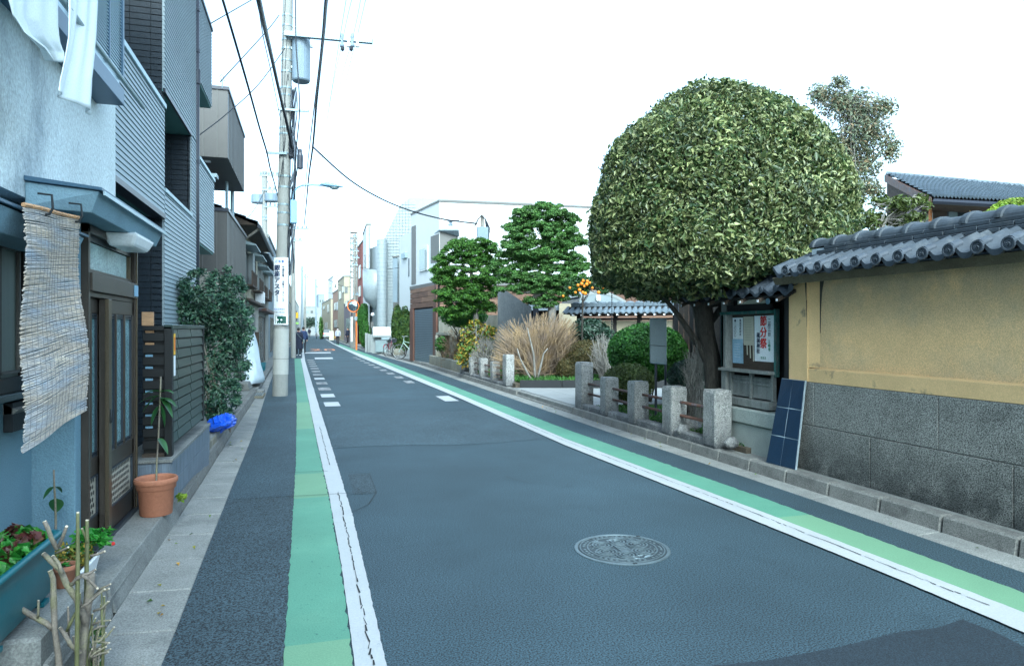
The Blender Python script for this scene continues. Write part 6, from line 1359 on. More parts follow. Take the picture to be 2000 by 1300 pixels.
bush('spiky light green grass clump beside the retaining wall',880,700,10,15,26,'grass',.3,.02,500,name='grass_clump',thick=1)
# straw fan shrub
def fan(label,base,tips,D,n,m,r=.008,name='dry_shrub',spread=14,w=.2,pale=()):
    b0=at_d(*base,D); b0.z=.24; t=thing(name,label,'shrub',b0); rr=random.Random(n); b=MB()
    for i in range(n):
        u=rr.random(); tp=at_d(np.interp(u,np.linspace(0,1,len(tips)),[p[0] for p in tips])+rr.uniform(-6,6),np.interp(u,np.linspace(0,1,len(tips)),[p[1] for p in tips])+rr.random()**2*spread*4,D+rr.uniform(-.9,.9))
        bs=b0+Vector((rr.uniform(-w,w),rr.uniform(-w,w),0)); md=bs.lerp(tp,.5)+Vector(((bs.x-tp.x)*.12+rr.uniform(-.08,.08),rr.uniform(-.08,.08),.10))
        b.tube([bs,md,tp],[r,r*.8,r*.45],3,cap=False)
        for _ in range(2): q=md.lerp(tp,rr.uniform(.1,.7)); b.tube([q,q+Vector((rr.uniform(-.12,.12),rr.uniform(-.12,.12),rr.uniform(.12,.3)))],[r*.5,r*.35],3,cap=False)
    b.build('twigs',m,t,kind='stuff')
    for p in pale: q=[at_d(x,y,D-.95) for x,y in p]; MB().tube(q,[.035-.02*i/(len(q)-1) for i in range(len(q))],6).build('stem','bark_grey',t,smooth=True)
    return t
fan('broad fan of dry golden twigs with white stems behind the black edging',(1048,745),[(962,700),(968,650),(985,628),(1020,614),(1060,608),(1095,612),(1120,625),(1130,648),(1112,690)],18.4,560,'straw',.011,w=.28,pale=([(1046,748),(1044,720),(1042,690),(1035,662),(1030,640)],[(1048,748),(1056,715),(1062,690),(1070,680)],[(1042,748),(1030,728),(1016,700),(1010,680)]))
fan('thin grey leafless shrub standing before the evergreen, left of the round green bush',(1180,735),[(1150,690),(1160,655),(1180,650),(1195,665)],17.3,120,'bark_grey',.008,w=.1)
fan('tangle of bare brown twigs before the old garden wall',(895,700),[(858,670),(868,645),(890,640),(915,655),(940,665)],26,200,'straw',.012,w=.5)
fan('grey bare twiggy bush just left of the golden fan',(950,730),[(915,700),(925,670),(950,655),(975,665)],21.5,150,'bark_grey',.01,w=.3)
fan('bare reddish twigs tangled behind the near fence by the trunk',(1360,790),[(1330,720),(1345,680),(1365,660),(1372,700)],9.9,90,'bark_grey',.005,w=.15)
loose_tree('yellow and green leaved loose shrub beside the far stone posts',[(925,650,30,22),(915,680,26,24),(955,650,18,20),(905,700,18,18),(940,690,24,22),(928,630,14,8)],[(925,735),(928,690),(930,650)],'leaf_mix',.11,.055,21.9,.9,name='autumn_shrub',cat='shrub',trk=(.03,.015))
# ground cover
def cover(label,poly,n,m,h,name='ground_cover',z=.2,W=.02):
    pts=[];xs=[p[0] for p in poly]; ys=[p[1] for p in poly]; rr=random.Random(n)
    def ins(x,y):
        c=False; j=len(poly)-1
        for i in range(len(poly)):
            if (poly[i][1]>y)!=(poly[j][1]>y) and x<(poly[j][0]-poly[i][0])*(y-poly[i][1])/(poly[j][1]-poly[i][1])+poly[i][0]: c=not c
            j=i
        return c
    while len(pts)<n:
        x,y=rr.uniform(min(xs),max(xs)),rr.uniform(min(ys),max(ys))
        if ins(x,y): pts.append((x,y,z+h*.4*rr.random()))
    o=leaves(name,m,pts,[(rr.uniform(-1,1),rr.uniform(-1,1),.3) for _ in pts],h,W,None,jit=.4,up=[(rr.uniform(-.5,.5),rr.uniform(-.5,.5),1) for _ in pts]); o['kind']='stuff'; o['label']=label; return o
cover('green grass and moss behind the near stone posts',[(4.98,7.1),(7.5,7.1),(7,11),(4.98,11.5)],7000,'grass',.07)
cover('green ground plants along the black edging',[(5.05,16.4),(9,15.2),(9,17.2),(5.05,18)],5000,'grass',.16,z=.28,W=.03)
cover('rough grass in the bed behind the far stone posts',[(4.98,17),(7,17),(7,27.5),(4.98,27.5)],6000,'grass',.16,z=.26,W=.02)
for (px,py,D,s_,l) in ((1352,770,9.6,.14,'pale rounded garden stone behind the near fence rails'),(1335,790,9.2,.1,'small dark garden stone beside the pale one'),(1428,782,8.2,.09,'small stone lying beside the notice board foot')):
    c=at_d(px,py,D); tag(MB().ell((c.x,c.y,.24),(s_,s_*.8,s_*.8),9,6,.12).build('garden_stone','granite_post'),l,'stone')
# dark board fence behind the trunk
db=thing('dark_board_fence','tall dark weathered board fence in the shade behind the dome trunk','fence',(6.4,10,.19))
for k in range(13):
    pa,pb_=at_d(1316+k*10,600,14-k*.2),at_d(1316+k*10+9.4,600,14-k*.2-.18); MB().foot([(pa.x,pa.y),(pb_.x,pb_.y),(pb_.x+.02,pb_.y+.04),(pa.x+.02,pa.y+.04)],.19,2.25-.012*k+.02*(k%2)).build('fence_board','old_wood' if k%3 else 'black_wood',db)
# ================= GATE AND PORCH BEHIND THE GARDEN =================
def strip_dir(px0,px1,py,D0,D1): return at_d(px0,py,D0),at_d(px1,py,D1)
gt=thing('garden_gate_wall','cream plastered garden gate wall under a blue grey tile roof','gate',at_d(1220,700,20))
gL,gR=at_d(1128,640,20.2),at_d(1322,640,19.0); gd=(gR-gL); gd.z=0; gl=gd.length; gu=gd/gl; gn=Vector((gu.y,-gu.x,0))   # gn faces the camera
def gp(u,o,z): p=gL+gu*u+gn*o; return Vector((p.x,p.y,z))
def gbox(u0,u1,o0,o1,z0,z1,m,name,par=gt): return MB().hexa([gp(u0,o0,z0),gp(u1,o0,z0),gp(u1,o1,z0),gp(u0,o1,z0)],[gp(u0,o0,z1),gp(u1,o0,z1),gp(u1,o1,z1),gp(u0,o1,z1)]).build(name,m,par)
gz=lambda py: at_d(1200,py,19.8).z
gbox(0,gl,-.06,.06,.2,gz(656),'black_wood','base_boards'); gbox(0,gl,-.05,.05,gz(655),gz(626),'cream_wall','plaster_panel')
for u in (0,gl*.38,gl*.62,gl-.1): gbox(u,u+.1,-.08,.08,.2,gz(612),'black_wood','post')
gbox(0,gl,-.07,.07,gz(625),gz(621),'black_wood','beam'); gbox(-.2,gl+.1,-.1,.1,gz(616.5),gz(612),'black_wood','beam')
EAVE,RIDGE=gz(611.5),gz(597)
GP=.17; 
def gpan():
    b=MB(); n=6; g=[]
    for (v,z_) in ((0,0),(.24,.095)): g.append([(GP*(j/n-.5),-v,z_+.024*math.sin(2*math.pi*j/n)) for j in range(n+1)])
    b.sheet(g); b.sheet([[(p[0],p[1],p[2]-.028) for p in g[0]],g[0]]); return b.mesh('pan_tile','roof_tile_far')
mg=gpan(); ang=math.atan2(gu.y,gu.x)
k=0; u=-.25
while u<gl+.2:
    for r_ in range(2): p=gp(u,.42-r_*.2,EAVE+.02+r_*.085); piece('pan_tile',mg,p,gt,rot=(0,0,ang+math.pi*0))
    u+=GP
# the pan tile's slope runs away from the camera: flip its local y
for o in gt.children:
    if o.name.startswith('pan_tile'): o.scale=(1,-1,1)
bk=MB().prism([gp(-.3,.42,EAVE-.03),gp(-.3,0,RIDGE-.02),gp(-.3,-.42,EAVE-.03)],[gp(gl+.2,.42,EAVE-.03),gp(gl+.2,0,RIDGE-.02),gp(gl+.2,-.42,EAVE-.03)]).build('roof_bed','black_wood',gt)
u=-.05; me1=MB().box(-.13,-.07,0,.13,.07,.1).mesh('ridge_tile','roof_tile_far'); me2=MB().ell((0,0,.1),(.13,.075,.05),8,5).mesh('ridge_cap','roof_tile_far')
while u<gl+.1: p=gp(u,0,RIDGE-.02); piece('ridge_tile',me1,p,gt,rot=(0,0,ang)); piece('ridge_cap',me2,p,gt,rot=(0,0,ang)); u+=.27
while u<gl+.1: p=gp(u,0,RIDGE-.02); MB().box(-.13,-.07,0,.13,.07,.1).mesh('x','roof_tile_far').name='ridge_tile'; o=piece('ridge_tile',bpy.data.meshes['ridge_tile'] if 'ridge_tile' in bpy.data.meshes else None,p,gt,rot=(0,0,ang)); MBt=MB().ell((0,0,.1),(.13,.075,.05),8,5).mesh('ridge_cap','roof_tile_far') if 'ridge_cap' not in bpy.data.meshes else bpy.data.meshes['ridge_cap']; piece('ridge_cap',MBt,p,gt,rot=(0,0,ang)); u+=.27
for k in range(12): gbox(k*gl/11-.02,k*gl/11+.02,.3,.44,EAVE-.07,EAVE-.035,'paper','rafter_end')
# curved porch behind
po=thing('entrance_porch','grey curved barrel roof porch behind the tiled garden gate','porch',at_d(1155,640,24)); D=24
arc=[(1132+ (1222-1132)*i/12, 592-20*math.sin(math.pi*(i/12*.86+.14)**1.0)) for i in range(13)]
fr=[at_d(x,y,D) for x,y in arc]; bkp=[at_d(x-34,y+5 if i<2 else y+1,D+3.5) for i,(x,y) in enumerate(arc)]
MB().prism(fr+[at_d(1222,600,D),at_d(1132,600,D)],bkp+[at_d(1188,600,D+3.5),at_d(1095,600,D+3.5)]).build('porch_body','metal_sign',po)
up_=Vector((0,0,.07)); MB().sheet([[p+up_*1.2 for p in fr],[p+up_*1.2 for p in bkp]]).sheet([[p-up_*.4-Vector((0,.02,0)) for p in fr],[p+up_*1.2-Vector((0,.02,0)) for p in fr]]).build('barrel_roof','pale_grey',po,smooth=False)
p=at_d(1168,582,D-.1); MB().box(p.x-.07,p.y-.05,p.z-.1,p.x+.07,p.y,p.z+.1).build('porch_lamp','white_plastic',po,bevel=.01)
MB().prism([at_d(x,y,D+.2) for x,y in ((1092,592),(1130,594),(1130,640),(1092,640))],[at_d(x,y,D+3) for x,y in ((1092,592),(1130,594),(1130,640),(1092,640))]).build('porch_side','cream_wall',po)
lr=thing('low_tiled_roof','low glossy blue grey roof edge seen left of the curved porch','roof',at_d(1060,640,25)); MB().prism([at_d(x,y,25) for x,y in ((1030,598),(1110,598),(1110,606),(1030,606))],[at_d(x,y,27) for x,y in ((1030,592),(1110,592),(1110,600),(1030,600))]).build('roof_sheet','roof_tile_far',lr); MB().prism([at_d(x,y,25.3) for x,y in ((1035,606),(1110,606),(1110,640),(1035,640))],[at_d(x,y,26) for x,y in ((1035,606),(1110,606),(1110,640),(1035,640))]).build('wall','black_wood',lr)
# rain chain
rc=thing('rain_chain','thin beaded rain chain hanging in front of the garden gate','rain chain',at_d(1195,660,15)); b=MB()
for k in range(24): p=at_d(1195,560+k*4.3,15.5); b.ell(p,(.018,.018,.019),6,4)
b.build('chain_links','iron_dark',rc,kind='stuff'); MB().tube([at_d(1195,556,15.5),at_d(1195,662,15.5)],.004,4).build('chain_core','iron_dark',rc)
MB().tube([at_d(1195,556,15.5),at_d(1193,548,15.5),at_d(1200,540,15.5)],.01,5).build('chain_hook','galv',rc)

# ================= GABLED HOUSE BEHIND THE WALL =================
hb=thing('gabled_house','two storey house with blue tiled roof and brown verge, beyond the ochre wall','house',at_d(1880,600,15)); 
rA,rB=at_d(1732,340,17.5),at_d(2010,366,15.5); eA,eB=at_d(1820,383,14.6),at_d(2030,393,13.2)
tiled_roof(hb,[eA,eB,rB,rA],11,28,'roof_tile_far',amp=.045)
u_=(rB-rA).normalized()
for k in range(14): p=rA+(rB-rA)*((k+.5)/14); MB().tube([p-u_*.12,p+u_*.12],.07,8).build('ridge_tile','roof_tile_far',hb)
dn=Vector((0,0,-.12)); MB().prism([eA+dn*.2,rA+dn*.2,rA+dn*1.7,eA+dn*1.7],[eA+dn*.2-u_*.06,rA+dn*.2-u_*.06,rA+dn*1.7-u_*.06,eA+dn*1.7-u_*.06]).build('verge_board','rust',hb)
zs_=eA.z-.24; MB().prism([eA+dn*.9,rA+dn*.9,Vector((rA.x,rA.y,zs_))],[eB+dn*.9,rB+dn*.9,Vector((rB.x,rB.y,zs_))]).build('roof_body','old_wood',hb)
MB().tube([eA+dn-Vector((0,.05,0)),eB+dn-Vector((0,.05,0))],.06,8).build('roof_gutter','pipe_dark',hb)
w0,w1=at_d(1822,430,15.2),at_d(2040,440,13.8); w0.z=w1.z=0
inn=Vector((w1-w0)); inn.normalize(); bk_=Vector((-inn.y,inn.x,0)); 
g0=at_d(1742,430,18.2); g0.z=0
MB().foot([(w0.x,w0.y),(w1.x,w1.y),((w1+bk_*5).x,(w1+bk_*5).y),(g0.x,g0.y)],0,eA.z-.25).build('house_wall','beige_wall',hb)
MB().prism([w0+Vector((0,0,eA.z-.25)),g0+Vector((0,0,eA.z-.25)),g0+Vector((0,0,rA.z-.3)),],[w0+inn*.2+Vector((0,0,eA.z-.25)),g0+inn*.2+Vector((0,0,eA.z-.25)),g0+inn*.2+Vector((0,0,rA.z-.3))]).build('gable_wall','cream_wall',hb)
def hw(px0,px1,py0,py1,m,name,o=.03,par=hb):
    a_=at_d(px0,py1,14.9); c_=at_d(px1,py0,14.9); 
    def on(px): # point on the wall line
        d=ray(px,600); d.z=0; n_=Vector((inn.y,-inn.x,0)); t_=(w0.dot(n_)+o)/d.dot(n_); return d*t_
    p,q=on(px0),on(px1); D0=p.x*SS+p.y*CC; z0=HC+(H-py1)/F*D0; z1=HC+(H-py0)/F*D0
    return MB().hexa([p+Vector((0,0,z0)),q+Vector((0,0,z0)),q+bk_*.05+Vector((0,0,z0)),p+bk_*.05+Vector((0,0,z0))],[p+Vector((0,0,z1)),q+Vector((0,0,z1)),q+bk_*.05+Vector((0,0,z1)),p+bk_*.05+Vector((0,0,z1))]).build(name,m,par)
hw(1822,1850,408,440,'old_wood','shutter_case'); wf_=hw(1850,1915,411,438,'pipe_dark','window'); hw(1853,1870,414,436,'glass_pale','pane',.04,wf_); hw(1873,1886,414,436,'glass','pane',.04,wf_); hw(1890,1912,414,436,'glass_pale','pane',.04,wf_)
for px in (1893,1907,1921): hw(px,px+2,396,440,'ochre_trim','balcony_post',.25)
hw(1890,1935,404,409,'ochre_trim','balcony_beam',.24); hw(1820,1935,398,402,'old_wood','eave_board',.2); p=at_d(1818,425,15.1); MB().tube([at_d(1819,395,15),at_d(1817,410,15.1),at_d(1817,445,15.1)],.035,6).build('downpipe','orange_paint',hb)
hw(1770,1800,406,445,'lavender','side_shutter',.02)

# ================= WOOD CLAD GARAGE =================
ga=thing('garage','wood clad flat roofed garage with grey roller shutter','garage',(8,30,.1))
gx0,gy0=5.12,28.45; gx1,gy1=4.62,32.7; gz1=3.6
MB().foot([(gx0+.06,gy0+.06),(gx1+.06,gy1),(12,33.4),(17.5,28.0)],.1,gz1-.02).build('garage_body','black_wood',ga)
def plank_run(p0,p1,z0,z1,m='wood_clad',h=.24,par=ga,L=2.0,prud=.03,skip=None):
    p0=Vector((p0[0],p0[1],0)); p1=Vector((p1[0],p1[1],0)); d=(p1-p0); Lt=d.length; d/=Lt; n_=Vector((d.y,-d.x,0)); z=z0; r=0
    while z<z1-.02:
        u=0; r+=1; off=(r%2)*L*.5
        while u<Lt-.01:
            e_=min(Lt,u+(L if u or not off else off)); zz1=min(z+h-.015,z1)
            if not(skip and skip(u,e_,z)):
                q=[p0+d*(u+.004),p0+d*(e_-.004)]; o=prud+random.uniform(0,.006)
                MB().hexa([q[0]+Vector((0,0,z)),q[0]+n_*o+Vector((0,0,z)),q[1]+n_*o+Vector((0,0,z)),q[1]+Vector((0,0,z))],[q[0]+Vector((0,0,zz1)),q[0]+n_*o+Vector((0,0,zz1)),q[1]+n_*o+Vector((0,0,zz1)),q[1]+Vector((0,0,zz1))]).build('plank',random.choice([m,m,'wood_clad_b']),par)
            u=e_
        z+=h
Vg=Vector((gx1-gx0,gy1-gy0,0)); Lg=Vg.length
sd_=.55
plank_run((gx1,gy1),(gx0,gy0),2.55,gz1-.15,skip=None)
plank_run((gx0+.1,gy0-.0),(17.4,27.9),.25,gz1-.15,L=3.0)
def gq(u,o=0): d=Vg.normalized(); n_=Vector((-d.y,d.x,0)); return Vector((gx0,gy0,0))+d*u+n_*o
def gpost(u0,u1,z0,z1,m,name,o=.04,par=ga): 
    a_,c_=gq(u0,o),gq(u1,o); e_,f2_=gq(u1,-.02),gq(u0,-.02); V=lambda p,z: Vector((p.x,p.y,z)); return MB().hexa([V(a_,z0),V(c_,z0),V(e_,z0),V(f2_,z0)],[V(a_,z1),V(c_,z1),V(e_,z1),V(f2_,z1)]).build(name,m,par)
gpost(-.02,.22,.1,gz1-.15,'wood_trim','corner_post',.06); gpost(Lg-.6,Lg,.1,2.55,'wood_trim','jamb',.06)
sh_=gpost(.55,Lg-.75,.12,2.5,'pipe_dark','roller_shutter',-.0)
for k in range(30): gpost(.56,Lg-.76,.14+k*.078,.14+k*.078+.055,'shutter','shutter_slat',.02,sh_)
gpost(.22,.55,.1,2.55,'wood_trim','jamb',.03); MB().foot([(gx0+.05,gy0-.06),(gx1-.06,gy1),(12,33.4),(17.5,27.8)],gz1-.15,gz1).build('roof_fascia','grey_panel',ga)
gbx=MB().foot([(gx0-.05,gy0-.1),(gx0-.1,gy0+.4),(6.6,gy0+.1),(6.6,gy0-.4)],.05,.24).build('plinth','black_stone',ga)
# ================= WHITE BUILDINGS =================
wb_=thing('white_house','large white panelled house with dark balcony recess rising behind the garage','house',(9,38,0))
c0=at_d(858,394,36.5); zW=c0.z; c1=at_d(803,422,40.8); c2=at_d(1175,405,38.5)
def pl(px,D): p=at_d(px,600,D); return (p.x,p.y)
A0=(c0.x,c0.y); A1=(c1.x,c1.y); A2=(c2.x,c2.y); 
MB().foot([A0,A2,(A2[0]+2,A2[1]+8),(A1[0]+3,A1[1]+3),A1],0,zW).build('house_wall','white_wall',wb_)
MB().foot([(A0[0]-.03,A0[1]-.05),(A2[0]+.05,A2[1]-.05),(A2[0]+2,A2[1]+8),(A1[0]+3,A1[1]+3),(A1[0]-.04,A1[1])],zW+.001,zW+.1).build('roof_edge','grey_panel',wb_)
def onl(px,P,Q,o=0):   # point of a facade line P-Q seen in column px
    d=ray(px,600); n_=Vector((-(Q[1]-P[1]),Q[0]-P[0],0)).normalized(); 
    if n_.dot(Vector((P[0],P[1],0)))>0: n_=-n_
    t_=(Vector((P[0],P[1],0)).dot(n_)+o)/(d.x*n_.x+d.y*n_.y); return Vector((d.x*t_,d.y*t_,0)),n_
def fac(P,Q,px0,px1,py0,py1,m,name,par,o=.03,dep=.06):
    a_,n_=onl(px0,P,Q,o); c_,_=onl(px1,P,Q,o); Da=a_.x*SS+a_.y*CC; Dc=c_.x*SS+c_.y*CC; zt_=HC+(H-py0)/F*Da; zb2=HC+(H-py1)/F*Da
    V=lambda p,z: Vector((p.x,p.y,z)); e_,f2_=c_-n_*dep,a_-n_*dep
    return MB().hexa([V(a_,zb2),V(c_,zb2),V(e_,zb2),V(f2_,zb2)],[V(a_,zt_),V(c_,zt_),V(e_,zt_),V(f2_,zt_)]).build(name,m,par)
for py in (413,431,449,467,485): fac(A0,A2,860,1160,py,py+.8,'pale_grey','panel_joint',wb_,.008,.02)
for px in (974,1090): fac(A0,A2,px,px+.7,398,520,'pale_grey','panel_joint',wb_,.008,.02)
fac(A0,A2,859,894,452,505,'grey_panel','balcony_recess',wb_,.01,.02); fac(A0,A1,841,857.5,462,515,'grey_panel','balcony_recess',wb_,.01,.02)
p,n_=onl(858,A0,A2,.03); 
b=MB(); q0=at_d(840,464,38); q1=at_d(897,462,36.6); q2=at_d(896,450,36.2); q3=at_d(858,450,36.3)
b.prism([q0,q1,q2,q3],[q0+Vector((0,0,.06)),q1+Vector((0,0,.06)),q2+Vector((0,0,.06)),q3+Vector((0,0,.06))]).build('balcony_canopy','shutter',wb_)
rl_=fac(A0,A2,868,893,489,505,'white_wall','balcony_parapet',wb_,.1,.06); 
for px in (872,878,884,889): fac(A0,A2,px,px+1.5,482,489,'galv','balcony_rail',rl_,.1,.04)
wn_=fac(A0,A1,818,834,484,531,'white_wall','window_frame',wb_,.08,.08); fac(A0,A1,819,829,488,528,'glass_pale','pane',wn_,.09,.02); fac(A0,A1,829.6,833,488,528,'glass','pane',wn_,.09,.02)
fac(A0,A1,803.5,812,443,556,'grey_panel','column_strip',wb_,.02,.05)
for k,(px0,px1) in enumerate(((900,925),)): p=at_d(907,388,42); MB().box(p.x-.8,p.y,zW+.1,p.x+.7,p.y+.5,zW+1.0).build('rooftop_unit','white_plastic',wb_,bevel=.03); MB().add([(p.x+.33*math.cos(2*math.pi*j/16),p.y-d_,zW+.55+.33*math.sin(2*math.pi*j/16)) for d_ in (0,.04) for j in range(16)],[tuple(range(16)),tuple(range(16,32))]+[(j,(j+1)%16,16+(j+1)%16,16+j) for j in range(16)]).build('fan_grille','pipe_dark',wb_)
w2=thing('white_annex','small white walled annex left of the grey strip, behind the junipers','house',(5.6,43,0))
B0=pl(803,41.0); B1=pl(780,43.5); zb3=at_d(803,452,41).z
MB().foot([B0,B1,(B1[0]+4,B1[1]+1),(B0[0]+4,B0[1]+1)],0,zb3).build('house_wall','white_wall',w2); 
fac(B0,B1,797,799,505,540,'pipe_dark','slot_window',w2,.02,.03); o_=fac(B0,B1,783,791,496,506,'galv','wall_lamp',w2,.15,.15)
# tiled white building
tw=thing('white_tiled_building','tall white tiled building with slanted roofline and round stair column','building',(7,47,0))
T0=pl(738,47.5); T1=pl(800,46.0); D=46.5
zt=lambda py,D_=46.5: HC+(H-py)/F*D_
front=[(738,660),(738,468),(750,466),(781,401),(801,386),(1040,394),(1040,660)]
fp=[at_d(x,y,46.5) for x,y in front]; bp=[at_d(x+2,y+(H-y)*.08 if y<600 else y,51) for x,y in front]
for P_ in (fp,bp): P_[0].z=0; P_[-1].z=0
MB().prism(fp,bp).build('tiled_wall','white_tile',tw)
# tile courses as real recessed joints on the visible face
b=MB(); e0=Vector((-SS,-CC,0))*.012
py=470
while py<655:
    b.tube([at_d(739,py,46.5)+e0,at_d(800 if py<560 else 790,py,46.5)+e0],.012,3); py+=6
for px in range(744,800,6):
    ytop=468-(max(0,px-750))*2.05
    b.tube([at_d(px,ytop,46.5)+e0,at_d(px,655,46.5)+e0],.008,3)
py=400
while py<470: b.tube([at_d(750+(466-py)*.48,py,46.5)+e0,at_d(812,py,46.5)+e0],.012,3); py+=6
b.build('tile_joints','metal_sign',tw,kind='stuff')
c=at_d(746,650,46.1); MB().lathe([(.34,0),(.34,zt(470)-1.35)],(c.x,c.y,1.35),18).build('round_column','white_tile',tw,smooth=False)
b=MB(); z=1.5
while z<zt(470): b.lathe([(.344,0),(.344,.025)],(c.x,c.y,z),18,False); z+=.3
b.build('column_joints','metal_sign',tw,kind='stuff')
fac(T0,T1,767,776,502,655,'pale_blue','window_strip',tw,.45,.03)
fac(T0,T1,766,790,500,503,'grey_panel','window_head',tw,.5,.06); fac(T0,T1,768,780,590,640,'grey_panel','entrance_recess',tw,.5,.03)
tw2=thing('round_balcony_building','white tiled stair tower with a curved drum balcony left of the round column','building',(4.5,50,0))
U0=pl(720,51.5); U1=pl(741,48.5); MB().foot([U0,U1,(U1[0]+2,U1[1]+.5),(U0[0]+2,U0[1]+3)],0,zt(482,50)).build('tower_wall','white_tile',tw2)
c=at_d(735,590,49.6); MB().lathe([(.15,-.9),(.75,-.35),(.95,.0),(.97,1.9),(.8,1.95),(.8,1.7)],(c.x,c.y,c.z+.4),20,False).build('drum_balcony','white_tile',tw2,smooth=True)
MB().foot([pl(719,50.6),pl(722,50.2),pl(723,50.8),pl(720,51.2)],0,zt(440,50)).build('edge_fin','white_wall',tw2)
p=at_d(728,614,49); MB().ell(p,(.14,.14,.14),10,8).build('globe_lamp','white_plastic',tw2,smooth=True); 
p=at_d(727,634,48.9); MB().box(p.x-.1,p.y-.05,p.z-.2,p.x+.1,p.y,p.z+.2).build('intercom','grey_panel',tw2)
fe=thing('white_screen_wall','long white screen panel above a glass display case beside the bicycles','screen wall',at_d(748,690,43.5))
def pf(px0,py0,px1,py1,D_,m,name,par,dep=.1,bev=0): 
    a_,c_=at_d(px0,py1,D_),at_d(px1,py1,D_); t_=at_d(px0,py0,D_).z; n_=Vector((SS,CC,0))*dep
    V=lambda p,z: Vector((p.x,p.y,z)); return MB().hexa([a_,c_,c_+n_,a_+n_],[V(a_,t_),V(c_,t_),V(c_+n_,t_),V(a_+n_,t_)]).build(name,m,par,bevel=bev)
pf(728,638,770,655,43.6,'white_wall','screen_panel',fe,.3); pf(728,655.5,770,658,43.6,'pale_grey','panel_ledge',fe,.4); pf(727,658.5,771,690,44,'pale_grey','low_wall',fe,.2)
dc=pf(733,664,757,689,43.3,'metal_sign','display_case',fe,.4); pf(734.5,666,755.5,687,43.2,'glass_pale','case_glass',dc,.05)
pf(745,658.8,760,663,43.4,'galv','letter_boxes',fe,.3)
# junipers
for (px,py,rx,ry,D_,l) in ((776,640,12,46,40,'left taller columnar juniper between annex and bicycles'),(791,642,13,44,37,'right columnar juniper pressed against the garage')):
    c=at_d(px,py,D_); k=F/D_; t=thing('columnar_juniper',l,'tree',Vector((c.x,c.y,.12)),'columnar junipers'); P,N=shell(c,(rx/k,rx/k,ry/k),5200,thick=.35,lump=.08); leaves('crown','juniper',P,N+[0,0,1],.12,.06,t,jit=.5,droop=-1,kind='stuff'); MB().tube([(c.x,c.y,.1),(c.x,c.y,c.z)],[.06,.03],6).build('trunk','bark',t)
tag(MB().ell(at_d(777,687,39)+Vector((0,0,-.1)),(.35,.35,.3),10,7,.05).build('garden_stone','old_conc'),'squat boulder at the foot of the left juniper','stone')
# hedge beside the mirror
t=thing('hedge','tall dense green hedge filling the gap right of the convex mirror','hedge',at_d(708,680,49)); P,N=multi([(at_d(711,620,51.5),(.5,1.2,1.1),5500),(at_d(713,650,51),(.42,1.2,1.1),5500)],thick=.35,lump=.06); leaves('foliage','leaf_round',P,N,.1,.06,t,kind='stuff')
pw=thing('low_fence','pale low block fence before the white stair tower','fence',at_d(719,690,47)); 
for k in range(3): pf(713+k*5,650+k*1.5,717.5+k*5,688,47.5-k*.6,'pale_grey','fence_block',pw,.2)
# ================= FAR RIGHT SIDE OF THE STREET =================
def bld(name,label,pxc,px1,pxl,ytop,Dc,Dl,m,wins=(),cat='building',D1=None,roofm='concrete'):
    """near corner column pxc at depth Dc, street face runs to column pxl at depth Dl, front face to px1"""
    P=pl(pxc,Dc); Q=pl(pxl,Dl); R_=pl(px1,D1 or Dc); z=HC+(H-ytop)/F*Dc; t=thing(name,label,cat,(P[0]+1,P[1]+1,0))
    MB().foot([P,R_,(R_[0]+(Q[0]-P[0]),R_[1]+(Q[1]-P[1])),Q],0,z).build('wall',m,t); MB().foot([(P[0]-.05,P[1]-.05),(R_[0]+.05,R_[1]-.05),(R_[0]+(Q[0]-P[0]),R_[1]+(Q[1]-P[1])),(Q[0]-.05,Q[1])],z+.001,z+.15).build('parapet',roofm,t)
    for (f,x0,y0,x1,y1,pm) in wins:
        A_,B_=(P,Q) if f=='s' else (P,R_); o=fac(A_,B_,x0,x1,y0,y1,'pale_grey','window',t,.06,.1); ins=max(.25,(x1-x0)*.1) ; fac(A_,B_,x0+ins,x1-ins,y0+ins,y1-ins,pm,'pane',o,.08,.02)
    return t
bld('pale_building','pale grey slab building between hedge and red brick tower',716,724,709,440,56,62,'white_wall',[('s',710.5,500,712,540,'glass_pale')])
rb=bld('red_building','dark red tall narrow building with outside stair tower behind the brown pole',710,716,697,470,63,70,'red_brown',[('s',700,520,704,545,'glass'),('s',700,560,704,580,'glass')])
# stair tower
stt=thing('stair_tower','white outdoor steel stair tower against the red building','stairs',at_d(690,640,66)); b=MB()
for k in range(9):
    z0=at_d(690,455+k*11,66).z; p=at_d(690,640,66)
    b.box(p.x-.3,p.y-.4,z0,p.x+.35,p.y+.4,z0+.06); b.tube([(p.x-.28,p.y-.4,z0-.5),(p.x+.33,p.y-.4,z0)],.03,4)
for dx in (-.3,.35): b.tube([(at_d(690,640,66).x+dx,at_d(690,640,66).y-.4,0),(at_d(690,640,66).x+dx,at_d(690,640,66).y-.4,at_d(690,453,66).z)],.05,5)
b.build('stair_frame','bark_grey',stt)
bld('lavender_shop','pale mauve shop front with long awning, just left of the mirror pole',692,697,672,584,66,84,'lavender',[('s',674,590,679,600,'glass'),('s',683,592,687,612,'glass_pale'),('s',675,622,683,645,'glass_pale'),('s',685,620,690,660,'white_wall')],cat='shop')
bld('beige_house','cream house with jutting upper floor, second left of the mirror',672,684,660,540,86,96,'cream_wall',[('s',662,570,666,585,'glass'),('s',668,560,671,572,'glass_pale'),('f',673,560,679,572,'glass')],cat='house')
bld('peach_house','peach coloured house with a dark round balcony, down the right side',661,672,650,566,98,108,'peach',[('s',652,592,656,606,'glass'),('s',657,590,660,606,'white_wall'),('s',652,625,658,640,'glass')],cat='house')
bld('white_block','distant white block with dark square windows above the cream houses',650,668,641,540,122,132,'white_wall',[('f',653,555,657,562,'glass'),('f',660,556,664,562,'glass'),('s',643,556,646,563,'glass')])
